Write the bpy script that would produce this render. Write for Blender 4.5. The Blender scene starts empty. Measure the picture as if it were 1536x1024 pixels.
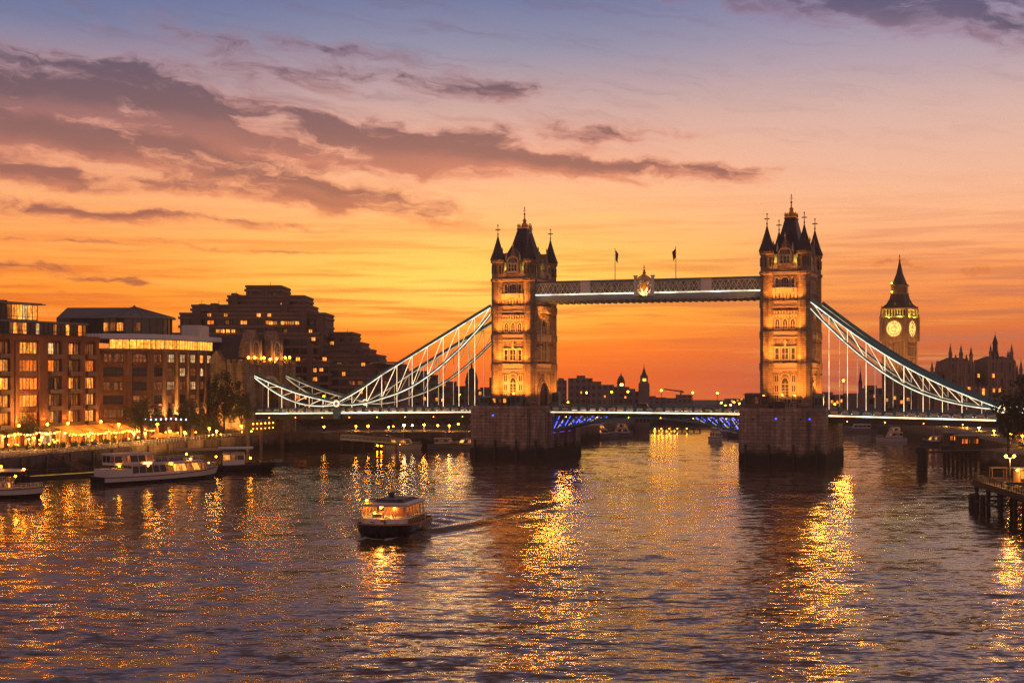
import bpy, bmesh, math, random
import numpy as np
from mathutils import Vector, Matrix
R = math.radians
rnd = random.Random(11)
scene = bpy.context.scene
COL = scene.collection

# ------------------------------------------------------------------ camera
EYE = 24.6          # metres above the water
F = 2100.0          # focal length in pixels of a 1536 wide picture
cam_d = bpy.data.cameras.new("camera")
cam = bpy.data.objects.new("camera", cam_d)
COL.objects.link(cam)
cam.location = (0, 0, EYE)
cam.rotation_euler = (R(90), 0, 0)
cam_d.sensor_width = 36.0
cam_d.lens = 36.0 * F / 1536.0
cam_d.shift_y = 48.0 / 1536.0
cam_d.clip_start = 0.5
cam_d.clip_end = 20000
scene.camera = cam

scene.render.engine = 'CYCLES'
cy = scene.cycles
cy.use_denoising = True
try:
    cy.denoiser = 'OPENIMAGEDENOISE'
    cy.denoising_input_passes = 'RGB_ALBEDO_NORMAL'
    cy.denoising_prefilter = 'NONE'
except Exception:
    pass
cy.max_bounces = 6
cy.diffuse_bounces = 2
cy.glossy_bounces = 3
cy.transmission_bounces = 4
cy.transparent_max_bounces = 8
cy.volume_bounces = 0
cy.caustics_reflective = False
cy.caustics_refractive = False
cy.sample_clamp_indirect = 6.0
cy.sample_clamp_direct = 32.0
cy.use_light_tree = True
scene.view_settings.view_transform = 'Standard'
scene.view_settings.look = 'None'
scene.view_settings.exposure = 0.18
scene.view_settings.gamma = 1.0

def s2l(c):
    out = []
    for x in c:
        x = x / 255.0
        out.append(x / 12.92 if x <= 0.04045 else ((x + 0.055) / 1.055) ** 2.4)
    return tuple(out) + (1.0,)

class Nodes:
    """small helper to write node trees as expressions"""
    def __init__(s, tree):
        s.t = tree
    def new(s, kind, **kw):
        n = s.t.nodes.new(kind)
        for k, v in kw.items():
            setattr(n, k, v)
        return n
    def put(s, sock, v):
        if isinstance(v, bpy.types.NodeSocket):
            s.t.links.new(v, sock)
        elif v is not None:
            sock.default_value = v
    def m(s, op, a, b=None, c=None, clamp=False):
        n = s.new('ShaderNodeMath', operation=op)
        n.use_clamp = clamp
        s.put(n.inputs[0], a); s.put(n.inputs[1], b); s.put(n.inputs[2], c)
        return n.outputs[0]
    def vm(s, op, a, b=None, scale=None):
        n = s.new('ShaderNodeVectorMath', operation=op)
        s.put(n.inputs[0], a); s.put(n.inputs[1], b)
        if scale is not None:
            s.put(n.inputs['Scale'], scale)
        return n.outputs['Value'] if op in ('DOT_PRODUCT', 'LENGTH') else n.outputs['Vector']
    def xyz(s, a, b, c):
        n = s.new('ShaderNodeCombineXYZ')
        s.put(n.inputs[0], a); s.put(n.inputs[1], b); s.put(n.inputs[2], c)
        return n.outputs[0]
    def sep(s, v):
        n = s.new('ShaderNodeSeparateXYZ'); s.put(n.inputs[0], v)
        return n.outputs
    def noise(s, v, scale=1.0, detail=3.0, rough=0.55, dist=0.0, out='Fac'):
        n = s.new('ShaderNodeTexNoise')
        s.put(n.inputs['Vector'], v)
        n.inputs['Scale'].default_value = scale
        n.inputs['Detail'].default_value = detail
        n.inputs['Roughness'].default_value = rough
        n.inputs['Distortion'].default_value = dist
        return n.outputs[out]
    def mr(s, v, a, b, c=0.0, d=1.0, kind='SMOOTHSTEP'):
        n = s.new('ShaderNodeMapRange', interpolation_type=kind)
        s.put(n.inputs[0], v)
        s.put(n.inputs[1], a); s.put(n.inputs[2], b); s.put(n.inputs[3], c); s.put(n.inputs[4], d)
        return n.outputs[0]
    def mix(s, f, a, b, blend='MIX'):
        n = s.new('ShaderNodeMix', data_type='RGBA', blend_type=blend)
        s.put(n.inputs[0], f); s.put(n.inputs[6], a); s.put(n.inputs[7], b)
        return n.outputs[2]
    def ramp(s, f, stops, interp='EASE'):
        n = s.new('ShaderNodeValToRGB')
        cr = n.color_ramp
        cr.interpolation = interp
        while len(cr.elements) < len(stops):
            cr.elements.new(0.5)
        for e, (p, c) in zip(cr.elements, stops):
            e.position = p; e.color = c
        s.put(n.inputs[0], f)
        return n.outputs[0]

# ------------------------------------------------------------------ sky
SUN_AZ = math.atan((690 - 768) / F)       # just left of the picture's centre
SUN_EL = R(1.5)
world = bpy.data.worlds.new("World")
scene.world = world
world.use_nodes = True
wt = world.node_tree
wt.nodes.clear()
W = Nodes(wt)
def build_sky():
    tc = W.new('ShaderNodeTexCoord')
    d = tc.outputs['Generated']
    o = W.sep(d)
    az = W.m('ARCTAN2', o[0], o[1])
    el = W.m('ARCSINE', o[2])
    AX = W.m('MULTIPLY', az, F)                    # ~pixels right of centre
    EY = W.m('MULTIPLY', el, F)                    # ~pixels above the horizon
    t = W.m('DIVIDE', EY, 1400.0, clamp=True)
    def stops(lst):
        return [(min(1, p / 1400.0), s2l(c)) for p, c in lst]
    tail = [(660, (94, 88, 112)), (800, (104, 76, 72)), (1100, (94, 62, 50)), (1400, (80, 54, 48))]
    centre = W.ramp(t, stops([(0, (222, 84, 36)), (45, (250, 108, 20)), (95, (255, 160, 30)), (135, (255, 190, 70)), (185, (255, 186, 92)), (250, (248, 182, 124)),
                    (320, (230, 170, 142)), (400, (188, 156, 154)), (480, (132, 134, 160)), (560, (92, 108, 150))] + tail), 'LINEAR')
    right = W.ramp(t, stops([(0, (176, 84, 64)), (50, (212, 100, 54)), (100, (240, 132, 64)), (160, (250, 156, 92)), (230, (246, 176, 130)), (300, (230, 176, 150)),
                    (380, (208, 170, 160)), (450, (172, 152, 164)), (540, (126, 126, 162))] + tail), 'LINEAR')
    left = W.ramp(t, stops([(0, (216, 84, 34)), (60, (250, 116, 22)), (120, (255, 146, 38)), (180, (253, 162, 76)), (260, (242, 166, 112)), (340, (222, 160, 130)),
                    (420, (168, 140, 148)), (500, (106, 116, 152)), (560, (84, 102, 148))] + tail), 'LINEAR')
    back = W.ramp(t, stops([(0, (206, 150, 124)), (200, (198, 146, 130)), (600, (156, 120, 120)), (1400, (116, 88, 92))]), 'LINEAR')
    fr = W.mr(AX, 0.0, 620.0)
    fl = W.mr(AX, -100.0, -620.0)
    base = W.mix(fr, centre, right)
    base = W.mix(fl, base, left)
    fb = W.mr(W.m('ABSOLUTE', az), R(35), R(120))
    base = W.mix(fb, base, back)
    # the place where the sun went down
    gx = W.m('MULTIPLY_ADD', AX, 1 / 270.0, 70 / 270.0)
    gy = W.m('MULTIPLY_ADD', EY, 1 / 60.0, -125 / 60.0)
    g = W.m('EXPONENT', W.m('MULTIPLY', W.m('MULTIPLY_ADD', gx, gx, W.m('MULTIPLY', gy, gy)), -1.0))
    # long thin streaks of the low air
    sv = W.xyz(W.m('MULTIPLY', AX, 1 / 420.0), W.m('MULTIPLY', EY, 1 / 20.0), 3.0)
    st = W.noise(sv, 1.0, 4.0, 0.6, 0.6)
    st2 = W.noise(W.xyz(W.m('MULTIPLY', AX, 1 / 170.0), W.m('MULTIPLY', EY, 1 / 7.0), 9.0), 1.0, 3.0, 0.6, 0.4)
    low = W.mr(EY, 330.0, 60.0)
    glow = W.m('MULTIPLY', g, W.mr(W.m('ADD', st, st2), 0.62, 1.08, 0.35, 1.0))
    base = W.mix(W.m('MULTIPLY', glow, 0.9, clamp=True), base, s2l((255, 216, 100)))
    dk = W.m('MULTIPLY', W.mr(W.m('ADD', st, W.m('MULTIPLY', st2, 0.45)), 0.66, 0.90), W.m('MULTIPLY', low, 0.75))
    streakc = W.mix(fr, s2l((216, 92, 32)), s2l((190, 108, 80)))
    base = W.mix(dk, base, streakc)
    lt = W.m('MULTIPLY', W.mr(st, 0.46, 0.30), W.m('MULTIPLY', W.mr(EY, 420.0, 120.0), 0.35))
    base = W.mix(lt, base, s2l((255, 190, 98)))
    # cloud banks
    wv = W.xyz(W.m('MULTIPLY', AX, 1 / 150.0), W.m('MULTIPLY', EY, 1 / 70.0), 0.0)
    wc = W.noise(wv, 1.0, 4.0, 0.6, 0.3, out='Color')
    wo = W.sep(wc)
    X2 = W.m('MULTIPLY_ADD', W.m('SUBTRACT', wo[0], 0.5), 190.0, AX)
    Y2 = W.m('MULTIPLY_ADD', W.m('SUBTRACT', wo[1], 0.5), 52.0, EY)
    banks = [ # pixel x, pixel y, half length, half thickness, fall to the right, weight
        (60, 140, 250, 36, .10, 1.15), (300, 170, 240, 26, .10, .9), (230, 235, 430, 26, .16, 1.05), (540, 284, 130, 13, .10, .8),
        (800, 244, 300, 22, .07, 1.0), (560, 212, 240, 26, .06, .8), (110, 312, 200, 15, .09, 1.1), (330, 328, 230, 7, .03, .8),
        (230, 366, 380, 5, .03, .62), (50, 396, 120, 11, .10, .85), (190, 421, 66, 5, .02, .85), (900, 203, 170, 12, -.02, .66),
        (1440, 40, 330, 30, .22, .78), (1330, -4, 420, 30, .08, .85), (430, 80, 400, 34, .12, .5), (1420, 398, 230, 13, .0, .45),
        (100, 442, 150, 4, .0, .5), (640, 130, 230, 20, .06, .5), (20, 215, 160, 22, .06, .7), (1000, 250, 200, 9, .03, .6),
        (150, 100, 260, 22, .08, .7), (430, 228, 260, 18, .12, .7), (700, 190, 220, 14, .0, .5), (330, 285, 260, 12, .1, .75), (60, 262, 160, 13, .1, .8)]
    E = None; S = None
    for cx, cyy, L, T, fall, wgt in banks:
        c0 = math.atan((cx - 768) / F) * F
        e0 = math.atan((560 - cyy) / F * math.cos(c0 / F)) * F
        dx = W.m('MULTIPLY_ADD', X2, 1.0 / L, -c0 / L)
        dy = W.m('MULTIPLY_ADD', Y2, 1.0 / T, W.m('MULTIPLY_ADD', X2, fall / T, -(e0 + fall * c0) / T))
        r2 = W.m('MULTIPLY_ADD', dx, dx, W.m('MULTIPLY', dy, dy))
        e = W.m('EXPONENT', W.m('MULTIPLY', r2, -1.0))
        e = W.m('MULTIPLY', e, wgt)
        S = W.m('MULTIPLY', e, dy) if S is None else W.m('MULTIPLY_ADD', e, dy, S)
        E = e if E is None else W.m('ADD', e, E)
    tilt = W.m('MULTIPLY_ADD', X2, .12, Y2)
    f1 = W.noise(W.xyz(W.m('MULTIPLY', X2, 1 / 78.0), W.m('MULTIPLY', tilt, 1 / 27.0), 5.0), 1.0, 9.0, 0.62, 0.0)
    f3 = W.noise(W.xyz(W.m('MULTIPLY', X2, 1 / 150.0), W.m('MULTIPLY', tilt, 1 / 11.0), 25.0), 1.0, 6.0, 0.65, 0.1)
    f2 = W.noise(W.xyz(W.m('MULTIPLY', X2, 1 / 240.0), W.m('MULTIPLY', W.m('MULTIPLY_ADD', X2, .18, Y2), 1 / 22.0), 15.0), 1.0, 8.0, 0.66, 0.15)
    f4 = W.noise(W.xyz(W.m('MULTIPLY', X2, 1 / 210.0), W.m('MULTIPLY', tilt, 1 / 48.0), 35.0), 1.0, 3.0, 0.5, 0.0)
    fib = W.m('ADD', W.m('MULTIPLY', W.m('SUBTRACT', f1, 0.5), 2.8), W.m('MULTIPLY', W.m('SUBTRACT', f3, 0.5), 0.75))
    dens = W.m('ADD', fib, W.m('MULTIPLY', E, W.mr(f4, 0.3, 0.7, 0.5, 1.35, 'LINEAR')))
    dens = W.m('MULTIPLY', dens, W.mr(E, 0.02, 0.5))
    cov = W.mr(dens, -0.02, 1.12)
    wisp = W.m('MULTIPLY', W.mr(W.m('ADD', f2, W.m('MULTIPLY', W.m('SUBTRACT', f3, .5), .3)), 0.46, 0.78), W.m('MULTIPLY', W.mr(EY, 120.0, 400.0), W.mr(AX, 500.0, -250.0, .28, .72)))
    wispc = W.ramp(t, stops([(0, (214, 110, 60)), (250, (224, 146, 110)), (330, (190, 132, 120)), (420, (128, 108, 126)), (560, (98, 96, 132)), (1400, (60, 64, 98))]), 'LINEAR')
    base = W.mix(wisp, base, wispc)
    cloudc = W.ramp(t, stops([(0, (190, 84, 40)), (120, (160, 84, 56)), (170, (150, 80, 66)), (240, (146, 86, 78)), (320, (136, 88, 86)), (390, (104, 78, 90)),
                    (460, (82, 72, 96)), (560, (86, 82, 116)), (1400, (54, 58, 92))]), 'LINEAR')
    thinc = W.ramp(t, stops([(0, (240, 110, 40)), (150, (238, 132, 60)), (240, (232, 136, 92)), (330, (214, 130, 108)), (420, (160, 116, 122)), (560, (128, 112, 142)), (1400, (70, 74, 110))]), 'LINEAR')
    low_side = W.mr(W.m('DIVIDE', S, W.m('ADD', E, 0.05)), 0.15, -0.75)
    thick = W.m('MULTIPLY', W.mr(dens, 0.25, 1.15), W.m('MULTIPLY_ADD', low_side, -0.62, 1.0))
    body = W.mix(thick, thinc, cloudc)
    base = W.mix(W.m('MULTIPLY', cov, 0.95), base, body)
    # below the horizon: dim ground colour
    base = W.mix(W.mr(EY, -70.0, -150.0), base, s2l((58, 36, 34)))
    sky = W.new('ShaderNodeTexSky', sky_type='NISHITA')
    sky.sun_disc = False
    sky.sun_elevation = SUN_EL
    sky.sun_rotation = SUN_AZ
    bg1 = W.new('ShaderNodeBackground'); bg1.inputs['Strength'].default_value = 0.008
    W.put(bg1.inputs['Color'], sky.outputs[0])
    bg2 = W.new('ShaderNodeBackground'); bg2.inputs['Strength'].default_value = 1.0
    W.put(bg2.inputs['Color'], base)
    ad = W.new('ShaderNodeAddShader')
    wt.links.new(bg1.outputs[0], ad.inputs[0]); wt.links.new(bg2.outputs[0], ad.inputs[1])
    out = W.new('ShaderNodeOutputWorld')
    wt.links.new(ad.outputs[0], out.inputs['Surface'])
build_sky()
try:
    world.cycles.sampling_method = 'MANUAL'
    world.cycles.sample_map_resolution = 512
except Exception:
    pass

# ------------------------------------------------------------------ sun: already at the horizon behind the bridge
sun_d = bpy.data.lights.new("sun", 'SUN')
sun_d.energy = 0.06
sun_d.angle = R(9)
sun_d.color = (1.0, 0.5, 0.22)
sun = bpy.data.objects.new("sun", sun_d)
COL.objects.link(sun)
sdir = Vector((math.sin(SUN_AZ) * math.cos(SUN_EL), math.cos(SUN_AZ) * math.cos(SUN_EL), math.sin(SUN_EL)))
sun.rotation_euler = sdir.to_track_quat('Z', 'Y').to_euler()

# ------------------------------------------------------------------ object helpers
def tag(o, label=None, cat=None, group=None, kind=None):
    if label: o["label"] = label
    if cat: o["category"] = cat
    if group: o["group"] = group
    if kind: o["kind"] = kind
    return o

def empty(name, loc=(0, 0, 0), rz=0.0, label=None, cat=None, group=None):
    o = bpy.data.objects.new(name, None)
    COL.objects.link(o)
    o.location = loc
    o.rotation_euler = (0, 0, rz)
    return tag(o, label, cat, group)

def put(name, me, parent=None, loc=(0, 0, 0), rz=0.0):
    o = bpy.data.objects.new(name, me)
    COL.objects.link(o)
    if parent is not None:
        o.parent = parent
    o.location = loc
    if rz:
        o.rotation_euler = (0, 0, rz)
    return o

def kids(o):
    return [c for c in bpy.data.objects if c.parent == o]

def copy_tree(o, parent=None, depth=0, _map=None):
    if _map is None:
        _map = {}
        for c in bpy.data.objects:
            if c.parent:
                _map.setdefault(c.parent.name, []).append(c)
    c = o.copy()
    COL.objects.link(c)
    if parent is not None:
        c.parent = parent
    for ch in _map.get(o.name, []):
        copy_tree(ch, c, depth + 1, _map)
    return c

class MB:
    def __init__(s):
        s.v = []; s.f = []; s.mi = []
    def add(s, vs, fs, mi=0):
        b = len(s.v)
        s.v.extend(tuple(p) for p in vs)
        for f in fs:
            s.f.append(tuple(b + i for i in f))
            s.mi.append(mi)
        return s
    def box(s, x0, x1, y0, y1, z0, z1, mi=0):
        vs = [(x0, y0, z0), (x1, y0, z0), (x1, y1, z0), (x0, y1, z0), (x0, y0, z1), (x1, y0, z1), (x1, y1, z1), (x0, y1, z1)]
        return s.add(vs, [(3, 2, 1, 0), (4, 5, 6, 7), (0, 1, 5, 4), (1, 2, 6, 5), (2, 3, 7, 6), (3, 0, 4, 7)], mi)
    def prism(s, poly, z0, z1, mi=0, top=None, mtop=None, bottom=True):
        n = len(poly)
        tp = top or poly
        vs = [(p[0], p[1], z0) for p in poly] + [(p[0], p[1], z1) for p in tp]
        fs = [(i, (i + 1) % n, n + (i + 1) % n, n + i) for i in range(n)]
        s.add(vs, fs, mi)
        s.add([(p[0], p[1], z1) for p in tp], [tuple(range(n))], mi if mtop is None else mtop)
        if bottom:
            s.add([(p[0], p[1], z0) for p in poly], [tuple(reversed(range(n)))], mi)
        return s
    def lathe(s, prof, n=8, c=(0, 0), mi=0, ph=0.0, cap=True):
        vs = []
        for r, z in prof:
            for k in range(n):
                a = ph + 2 * math.pi * k / n
                vs.append((c[0] + r * math.cos(a), c[1] + r * math.sin(a), z))
        fs = []
        for i in range(len(prof) - 1):
            for k in range(n):
                k2 = (k + 1) % n
                fs.append((i * n + k, i * n + k2, (i + 1) * n + k2, (i + 1) * n + k))
        if cap:
            fs.append(tuple(reversed(range(n))))
            fs.append(tuple((len(prof) - 1) * n + k for k in range(n)))
        return s.add(vs, fs, mi)
    def bar(s, p, q, w, h=None, mi=0):
        """rectangular beam from p to q, w wide (sideways), h high"""
        p = Vector(p); q = Vector(q)
        h = w if h is None else h
        d = (q - p)
        if d.length < 1e-6:
            return s
        d.normalize()
        up = Vector((0, 0, 1)) if abs(d.z) < 0.98 else Vector((1, 0, 0))
        sd = d.cross(up).normalized()
        uu = sd.cross(d).normalized()
        vs = []
        for c in (p, q):
            for a, b in ((-1, -1), (1, -1), (1, 1), (-1, 1)):
                vs.append(c + sd * (a * w / 2) + uu * (b * h / 2))
        return s.add(vs, [(3, 2, 1, 0), (4, 5, 6, 7), (0, 1, 5, 4), (1, 2, 6, 5), (2, 3, 7, 6), (3, 0, 4, 7)], mi)
    def tube(s, pts, r, n=6, mi=0):
        pts = [Vector(p) for p in pts]
        rr = r if isinstance(r, (list, tuple)) else [r] * len(pts)
        vs = []
        for i, p in enumerate(pts):
            d = (pts[min(i + 1, len(pts) - 1)] - pts[max(i - 1, 0)]).normalized()
            up = Vector((0, 0, 1)) if abs(d.z) < 0.95 else Vector((1, 0, 0))
            sd = d.cross(up).normalized(); uu = sd.cross(d).normalized()
            for k in range(n):
                a = 2 * math.pi * k / n
                vs.append(p + sd * (math.cos(a) * rr[i]) + uu * (math.sin(a) * rr[i]))
        fs = []
        for i in range(len(pts) - 1):
            for k in range(n):
                k2 = (k + 1) % n
                fs.append((i * n + k, i * n + k2, (i + 1) * n + k2, (i + 1) * n + k))
        fs.append(tuple(reversed(range(n))))
        fs.append(tuple((len(pts) - 1) * n + k for k in range(n)))
        return s.add(vs, fs, mi)
    def quad(s, a, b, c, d, mi=0):
        return s.add([a, b, c, d], [(0, 1, 2, 3)], mi)
    def ball(s, c, r, mi=0, n=8, m=5, sz=1.0):
        prof = []
        for i in range(m + 1):
            a = -math.pi / 2 + math.pi * i / m
            prof.append((max(0.001, r * math.cos(a)), c[2] + sz * r * math.sin(a)))
        return s.lathe(prof, n, (c[0], c[1]), mi)
    def mesh(s, name, mats, smooth=False):
        me = bpy.data.meshes.new(name)
        me.from_pydata(s.v, [], s.f)
        if not isinstance(mats, (list, tuple)):
            mats = [mats]
        for m in mats:
            me.materials.append(m)
        me.polygons.foreach_set('material_index', s.mi)
        if smooth:
            me.polygons.foreach_set('use_smooth', [True] * len(me.polygons))
        me.update()
        return me
    def build(s, name, mats, parent=None, loc=(0, 0, 0), rz=0.0, smooth=False):
        return put(name, s.mesh(name, mats, smooth), parent, loc, rz)

def at(px, py, Y):
    """the world point at depth Y seen at a picture position"""
    return Vector(((px - 768.0) / F * Y, Y, EYE + (560.0 - py) / F * Y))
def gx(px, Y):
    return (px - 768.0) / F * Y
def gz(py, Y):
    return EYE + (560.0 - py) / F * Y

# ------------------------------------------------------------------ materials
def mat(name):
    m = bpy.data.materials.new(name)
    m.use_nodes = True
    m.node_tree.nodes.clear()
    n = Nodes(m.node_tree)
    b = n.new('ShaderNodeBsdfPrincipled')
    o = n.new('ShaderNodeOutputMaterial')
    m.node_tree.links.new(b.outputs[0], o.inputs['Surface'])
    return m, n, b

def plain(name, col, rough=0.6, metal=0.0, var=0.25, scale=0.6, bump=0.0, bscale=3.0):
    """painted / cast surface: base colour with uneven wear"""
    m, n, b = mat(name)
    tc = n.new('ShaderNodeTexCoord').outputs['Object']
    f = n.noise(tc, scale, 5.0, 0.62)
    f2 = n.noise(n.vm('MULTIPLY', tc, (scale * 4, scale * 4, scale * 0.6)), 1.0, 3.0)
    k = n.m('MULTIPLY_ADD', n.m('ADD', f, f2), var, 1.0 - var)
    c = n.mix(1.0, tuple(col) + (1,), n.xyz(k, k, k), 'MULTIPLY')
    n.put(b.inputs['Base Color'], c)
    n.put(b.inputs['Roughness'], n.mr(f, 0.3, 0.7, max(0.05, rough - 0.12), min(1, rough + 0.12), 'LINEAR'))
    b.inputs['Metallic'].default_value = metal
    if bump:
        bn = n.new('ShaderNodeBump'); bn.inputs['Strength'].default_value = bump; bn.inputs['Distance'].default_value = 0.05
        n.put(bn.inputs['Height'], n.noise(tc, bscale, 4.0))
        n.put(b.inputs['Normal'], bn.outputs[0])
    return m

def masonry(name, c1, c2, mortar, bw=1.1, bh=0.42, rough=0.85, moss=None, stain=0.35, msize=0.035):
    """stone or brick laid in courses, with soot streaks"""
    m, n, b = mat(name)
    tc = n.new('ShaderNodeTexCoord').outputs['Object']
    o = n.sep(tc)
    w = n.m('ADD', o[0], o[1])
    br = n.new('ShaderNodeTexBrick')
    n.put(br.inputs['Vector'], n.xyz(w, o[2], 0.0))
    br.inputs['Color1'].default_value = tuple(c1) + (1,)
    br.inputs['Color2'].default_value = tuple(c2) + (1,)
    br.inputs['Mortar'].default_value = tuple(mortar) + (1,)
    br.inputs['Scale'].default_value = 1.0
    br.inputs['Brick Width'].default_value = bw
    br.inputs['Row Height'].default_value = bh
    br.inputs['Mortar Size'].default_value = msize
    br.inputs['Mortar Smooth'].default_value = 0.3
    f = n.noise(tc, 0.22, 6.0, 0.65)
    dr = n.noise(n.vm('MULTIPLY', tc, (0.9, 0.9, 0.09)), 1.0, 4.0, 0.6)
    k = n.m('MULTIPLY', n.mr(f, 0.3, 0.7, 0.72, 1.2, 'LINEAR'), n.mr(dr, 0.35, 0.65, 1.0 - stain, 1.08, 'LINEAR'))
    c = n.mix(1.0, br.outputs['Color'], n.xyz(k, k, k), 'MULTIPLY')
    if moss:
        z0, z1, mc = moss
        edge = n.m('MULTIPLY_ADD', n.m('SUBTRACT', n.noise(tc, 0.35, 4.0), 0.5), 4.0, o[2])
        c = n.mix(n.mr(edge, z1, z0), c, tuple(mc) + (1,))
    n.put(b.inputs['Base Color'], c)
    b.inputs['Roughness'].default_value = rough
    bn = n.new('ShaderNodeBump'); bn.inputs['Strength'].default_value = 0.6; bn.inputs['Distance'].default_value = 0.06
    n.put(bn.inputs['Height'], n.m('MULTIPLY_ADD', br.outputs['Fac'], -0.8, n.noise(tc, 2.5, 4.0)))
    n.put(b.inputs['Normal'], bn.outputs[0])
    return m

def glow(name, col, strength, var=0.0, scale=(1, 1, 1)):
    m = bpy.data.materials.new(name)
    m.use_nodes = True
    m.node_tree.nodes.clear()
    n = Nodes(m.node_tree)
    e = n.new('ShaderNodeEmission')
    o = n.new('ShaderNodeOutputMaterial')
    m.node_tree.links.new(e.outputs[0], o.inputs['Surface'])
    e.inputs['Color'].default_value = tuple(col) + (1,)
    e.inputs['Strength'].default_value = strength
    if var:
        tc = n.new('ShaderNodeTexCoord').outputs['Object']
        f = n.noise(n.vm('MULTIPLY', tc, scale), 1.0, 2.0, 0.6)
        k = n.mr(f, 0.34, 0.62, strength * (1 - var), strength * (1 + 0.5 * var), 'LINEAR')
        n.put(e.inputs['Strength'], k)
    return m

def room(name, col, strength, dark=0.25):
    """a lit room behind a pane: lamp, curtains, furniture seen as uneven brightness, different in every window"""
    m, n, b = mat(name)
    tc = n.new('ShaderNodeTexCoord').outputs['Object']
    oi = n.new('ShaderNodeObjectInfo')
    off = n.m('MULTIPLY', oi.outputs['Random'], 57.0)
    v = n.vm('ADD', tc, n.xyz(off, off, off))
    o = n.sep(v)
    cur = n.noise(n.xyz(n.m('MULTIPLY', o[0], 1.1), 0.0, n.m('MULTIPLY', o[2], 0.12)), 1.0, 2.0, 0.6)
    blot = n.noise(v, 1.3, 3.0, 0.6)
    k = n.m('MULTIPLY', n.mr(cur, 0.38, 0.6, dark, 1.1, 'LINEAR'), n.mr(blot, 0.3, 0.68, 0.45, 1.5, 'LINEAR'))
    k = n.m('MULTIPLY', k, n.m('MULTIPLY_ADD', oi.outputs['Random'], 0.8, 0.55))
    c2 = (col[0], col[1] * 0.72, col[2] * 0.5)
    n.put(b.inputs['Emission Color'], n.mix(blot, tuple(c2) + (1,), tuple(col) + (1,)))
    n.put(b.inputs['Emission Strength'], n.m('MULTIPLY', k, strength))
    b.inputs['Base Color'].default_value = (0.03, 0.025, 0.02, 1)
    b.inputs['Roughness'].default_value = 0.08
    return m

STONE = masonry('tower stone', (0.44, 0.32, 0.205), (0.27, 0.195, 0.135), (0.12, 0.09, 0.07), 1.5, 0.62, stain=.5, msize=.05)
TRIMSTONE = plain('dressed stone', (0.52, 0.42, 0.31), 0.8, var=0.22, scale=0.8, bump=0.2)
PIERSTONE = masonry('pier granite', (0.46, 0.35, 0.285), (0.30, 0.235, 0.20), (0.10, 0.08, 0.07), 2.4, 0.95, moss=(2.4, 4.6, (0.02, 0.022, 0.012)), stain=0.5, msize=0.06)
QUAYSTONE = masonry('quay wall stone', (0.22, 0.175, 0.145), (0.165, 0.13, 0.11), (0.08, 0.07, 0.06), 2.0, 0.8, moss=(1.5, 3.4, (0.015, 0.016, 0.010)), stain=0.4)
PAVING = masonry('paving', (0.17, 0.15, 0.13), (0.13, 0.115, 0.10), (0.07, 0.06, 0.055), 1.2, 0.8)
SLATE = masonry('roof slate', (0.055, 0.055, 0.065), (0.04, 0.04, 0.05), (0.02, 0.02, 0.025), 0.7, 0.35, 0.55)
BLUE = plain('blue bridge paint', (0.05, 0.20, 0.29), 0.45, var=0.3)
PALE = plain('pale bridge paint', (0.70, 0.71, 0.68), 0.5, var=0.2)
STEEL = plain('dark steel', (0.045, 0.045, 0.05), 0.5, 0.4, var=0.3)
ASPHALT = plain('asphalt', (0.05, 0.05, 0.052), 0.9, var=0.2, scale=2.0)
BRICK = masonry('brown brick', (0.30, 0.12, 0.07), (0.24, 0.095, 0.055), (0.15, 0.10, 0.075), 0.45, 0.16, stain=0.25, msize=0.02)
BRICK2 = masonry('tan brick', (0.36, 0.19, 0.10), (0.30, 0.155, 0.085), (0.17, 0.12, 0.09), 0.45, 0.16, stain=0.25, msize=0.02)
CONCRETE = plain('dark ribbed concrete', (0.145, 0.098, 0.083), 0.9, var=0.35, scale=0.25, bump=0.3)
CONCRETE2 = plain('balcony concrete', (0.2, 0.14, 0.12), 0.9, var=0.3, scale=0.3)
SKYLINE = plain('far masonry', (0.2, 0.155, 0.145), 0.95, var=0.35, scale=0.12)
GLASSDK = plain('dark glazing', (0.02, 0.024, 0.03), 0.08, 0.0, var=0.3, scale=0.5)
GLASSRF = plain('sky glazing', (0.05, 0.065, 0.075), 0.06, 0.3, var=0.35, scale=0.25)
FRAME = plain('window frames', (0.05, 0.042, 0.036), 0.6)
PALEFRAME = plain('stone window frames', (0.44, 0.39, 0.31), 0.75, var=0.15)
ROOM_A = room('lit room amber', (1.0, 0.34, 0.045), 1.9)
ROOM_B = room('lit room orange', (1.0, 0.22, 0.02), 1.5, 0.5)
ROOM_C = room('lit room pale', (1.0, 0.62, 0.28), 1.2, 0.1)
ROOM_D = room('dim room', (1.0, 0.3, 0.06), 0.28, 0.05)
ROOMS = [ROOM_A, ROOM_B, ROOM_C, ROOM_D]
GOLD = plain('gilding', (0.75, 0.36, 0.06), 0.32, 0.85, var=0.2)
LAMP = glow('lamp glass', (1.0, 0.29, 0.010), 60.0)
LAMPW = glow('pale lamp glass', (1.0, 0.66, 0.3), 40.0)
BULB = glow('festoon bulbs', (1.0, 0.34, 0.03), 22.0)
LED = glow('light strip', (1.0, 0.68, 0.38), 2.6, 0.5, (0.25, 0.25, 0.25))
LEDW = glow('cool light strip', (1.0, 0.84, 0.58), 1.7, 0.5, (0.3, 0.3, 0.3))
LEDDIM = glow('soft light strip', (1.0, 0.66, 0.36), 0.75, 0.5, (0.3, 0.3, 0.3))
LEDBLUE = glow('blue light strip', (0.06, 0.10, 1.0), 2.4)
LEDVIO = glow('violet light strip', (0.28, 0.10, 0.8), 0.8)
WOOD = plain('weathered timber', (0.085, 0.06, 0.045), 0.9, var=0.4, scale=0.7, bump=0.3)
WOODDK = plain('wet timber', (0.025, 0.02, 0.017), 0.6, var=0.4, scale=0.7, bump=0.3)
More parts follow.
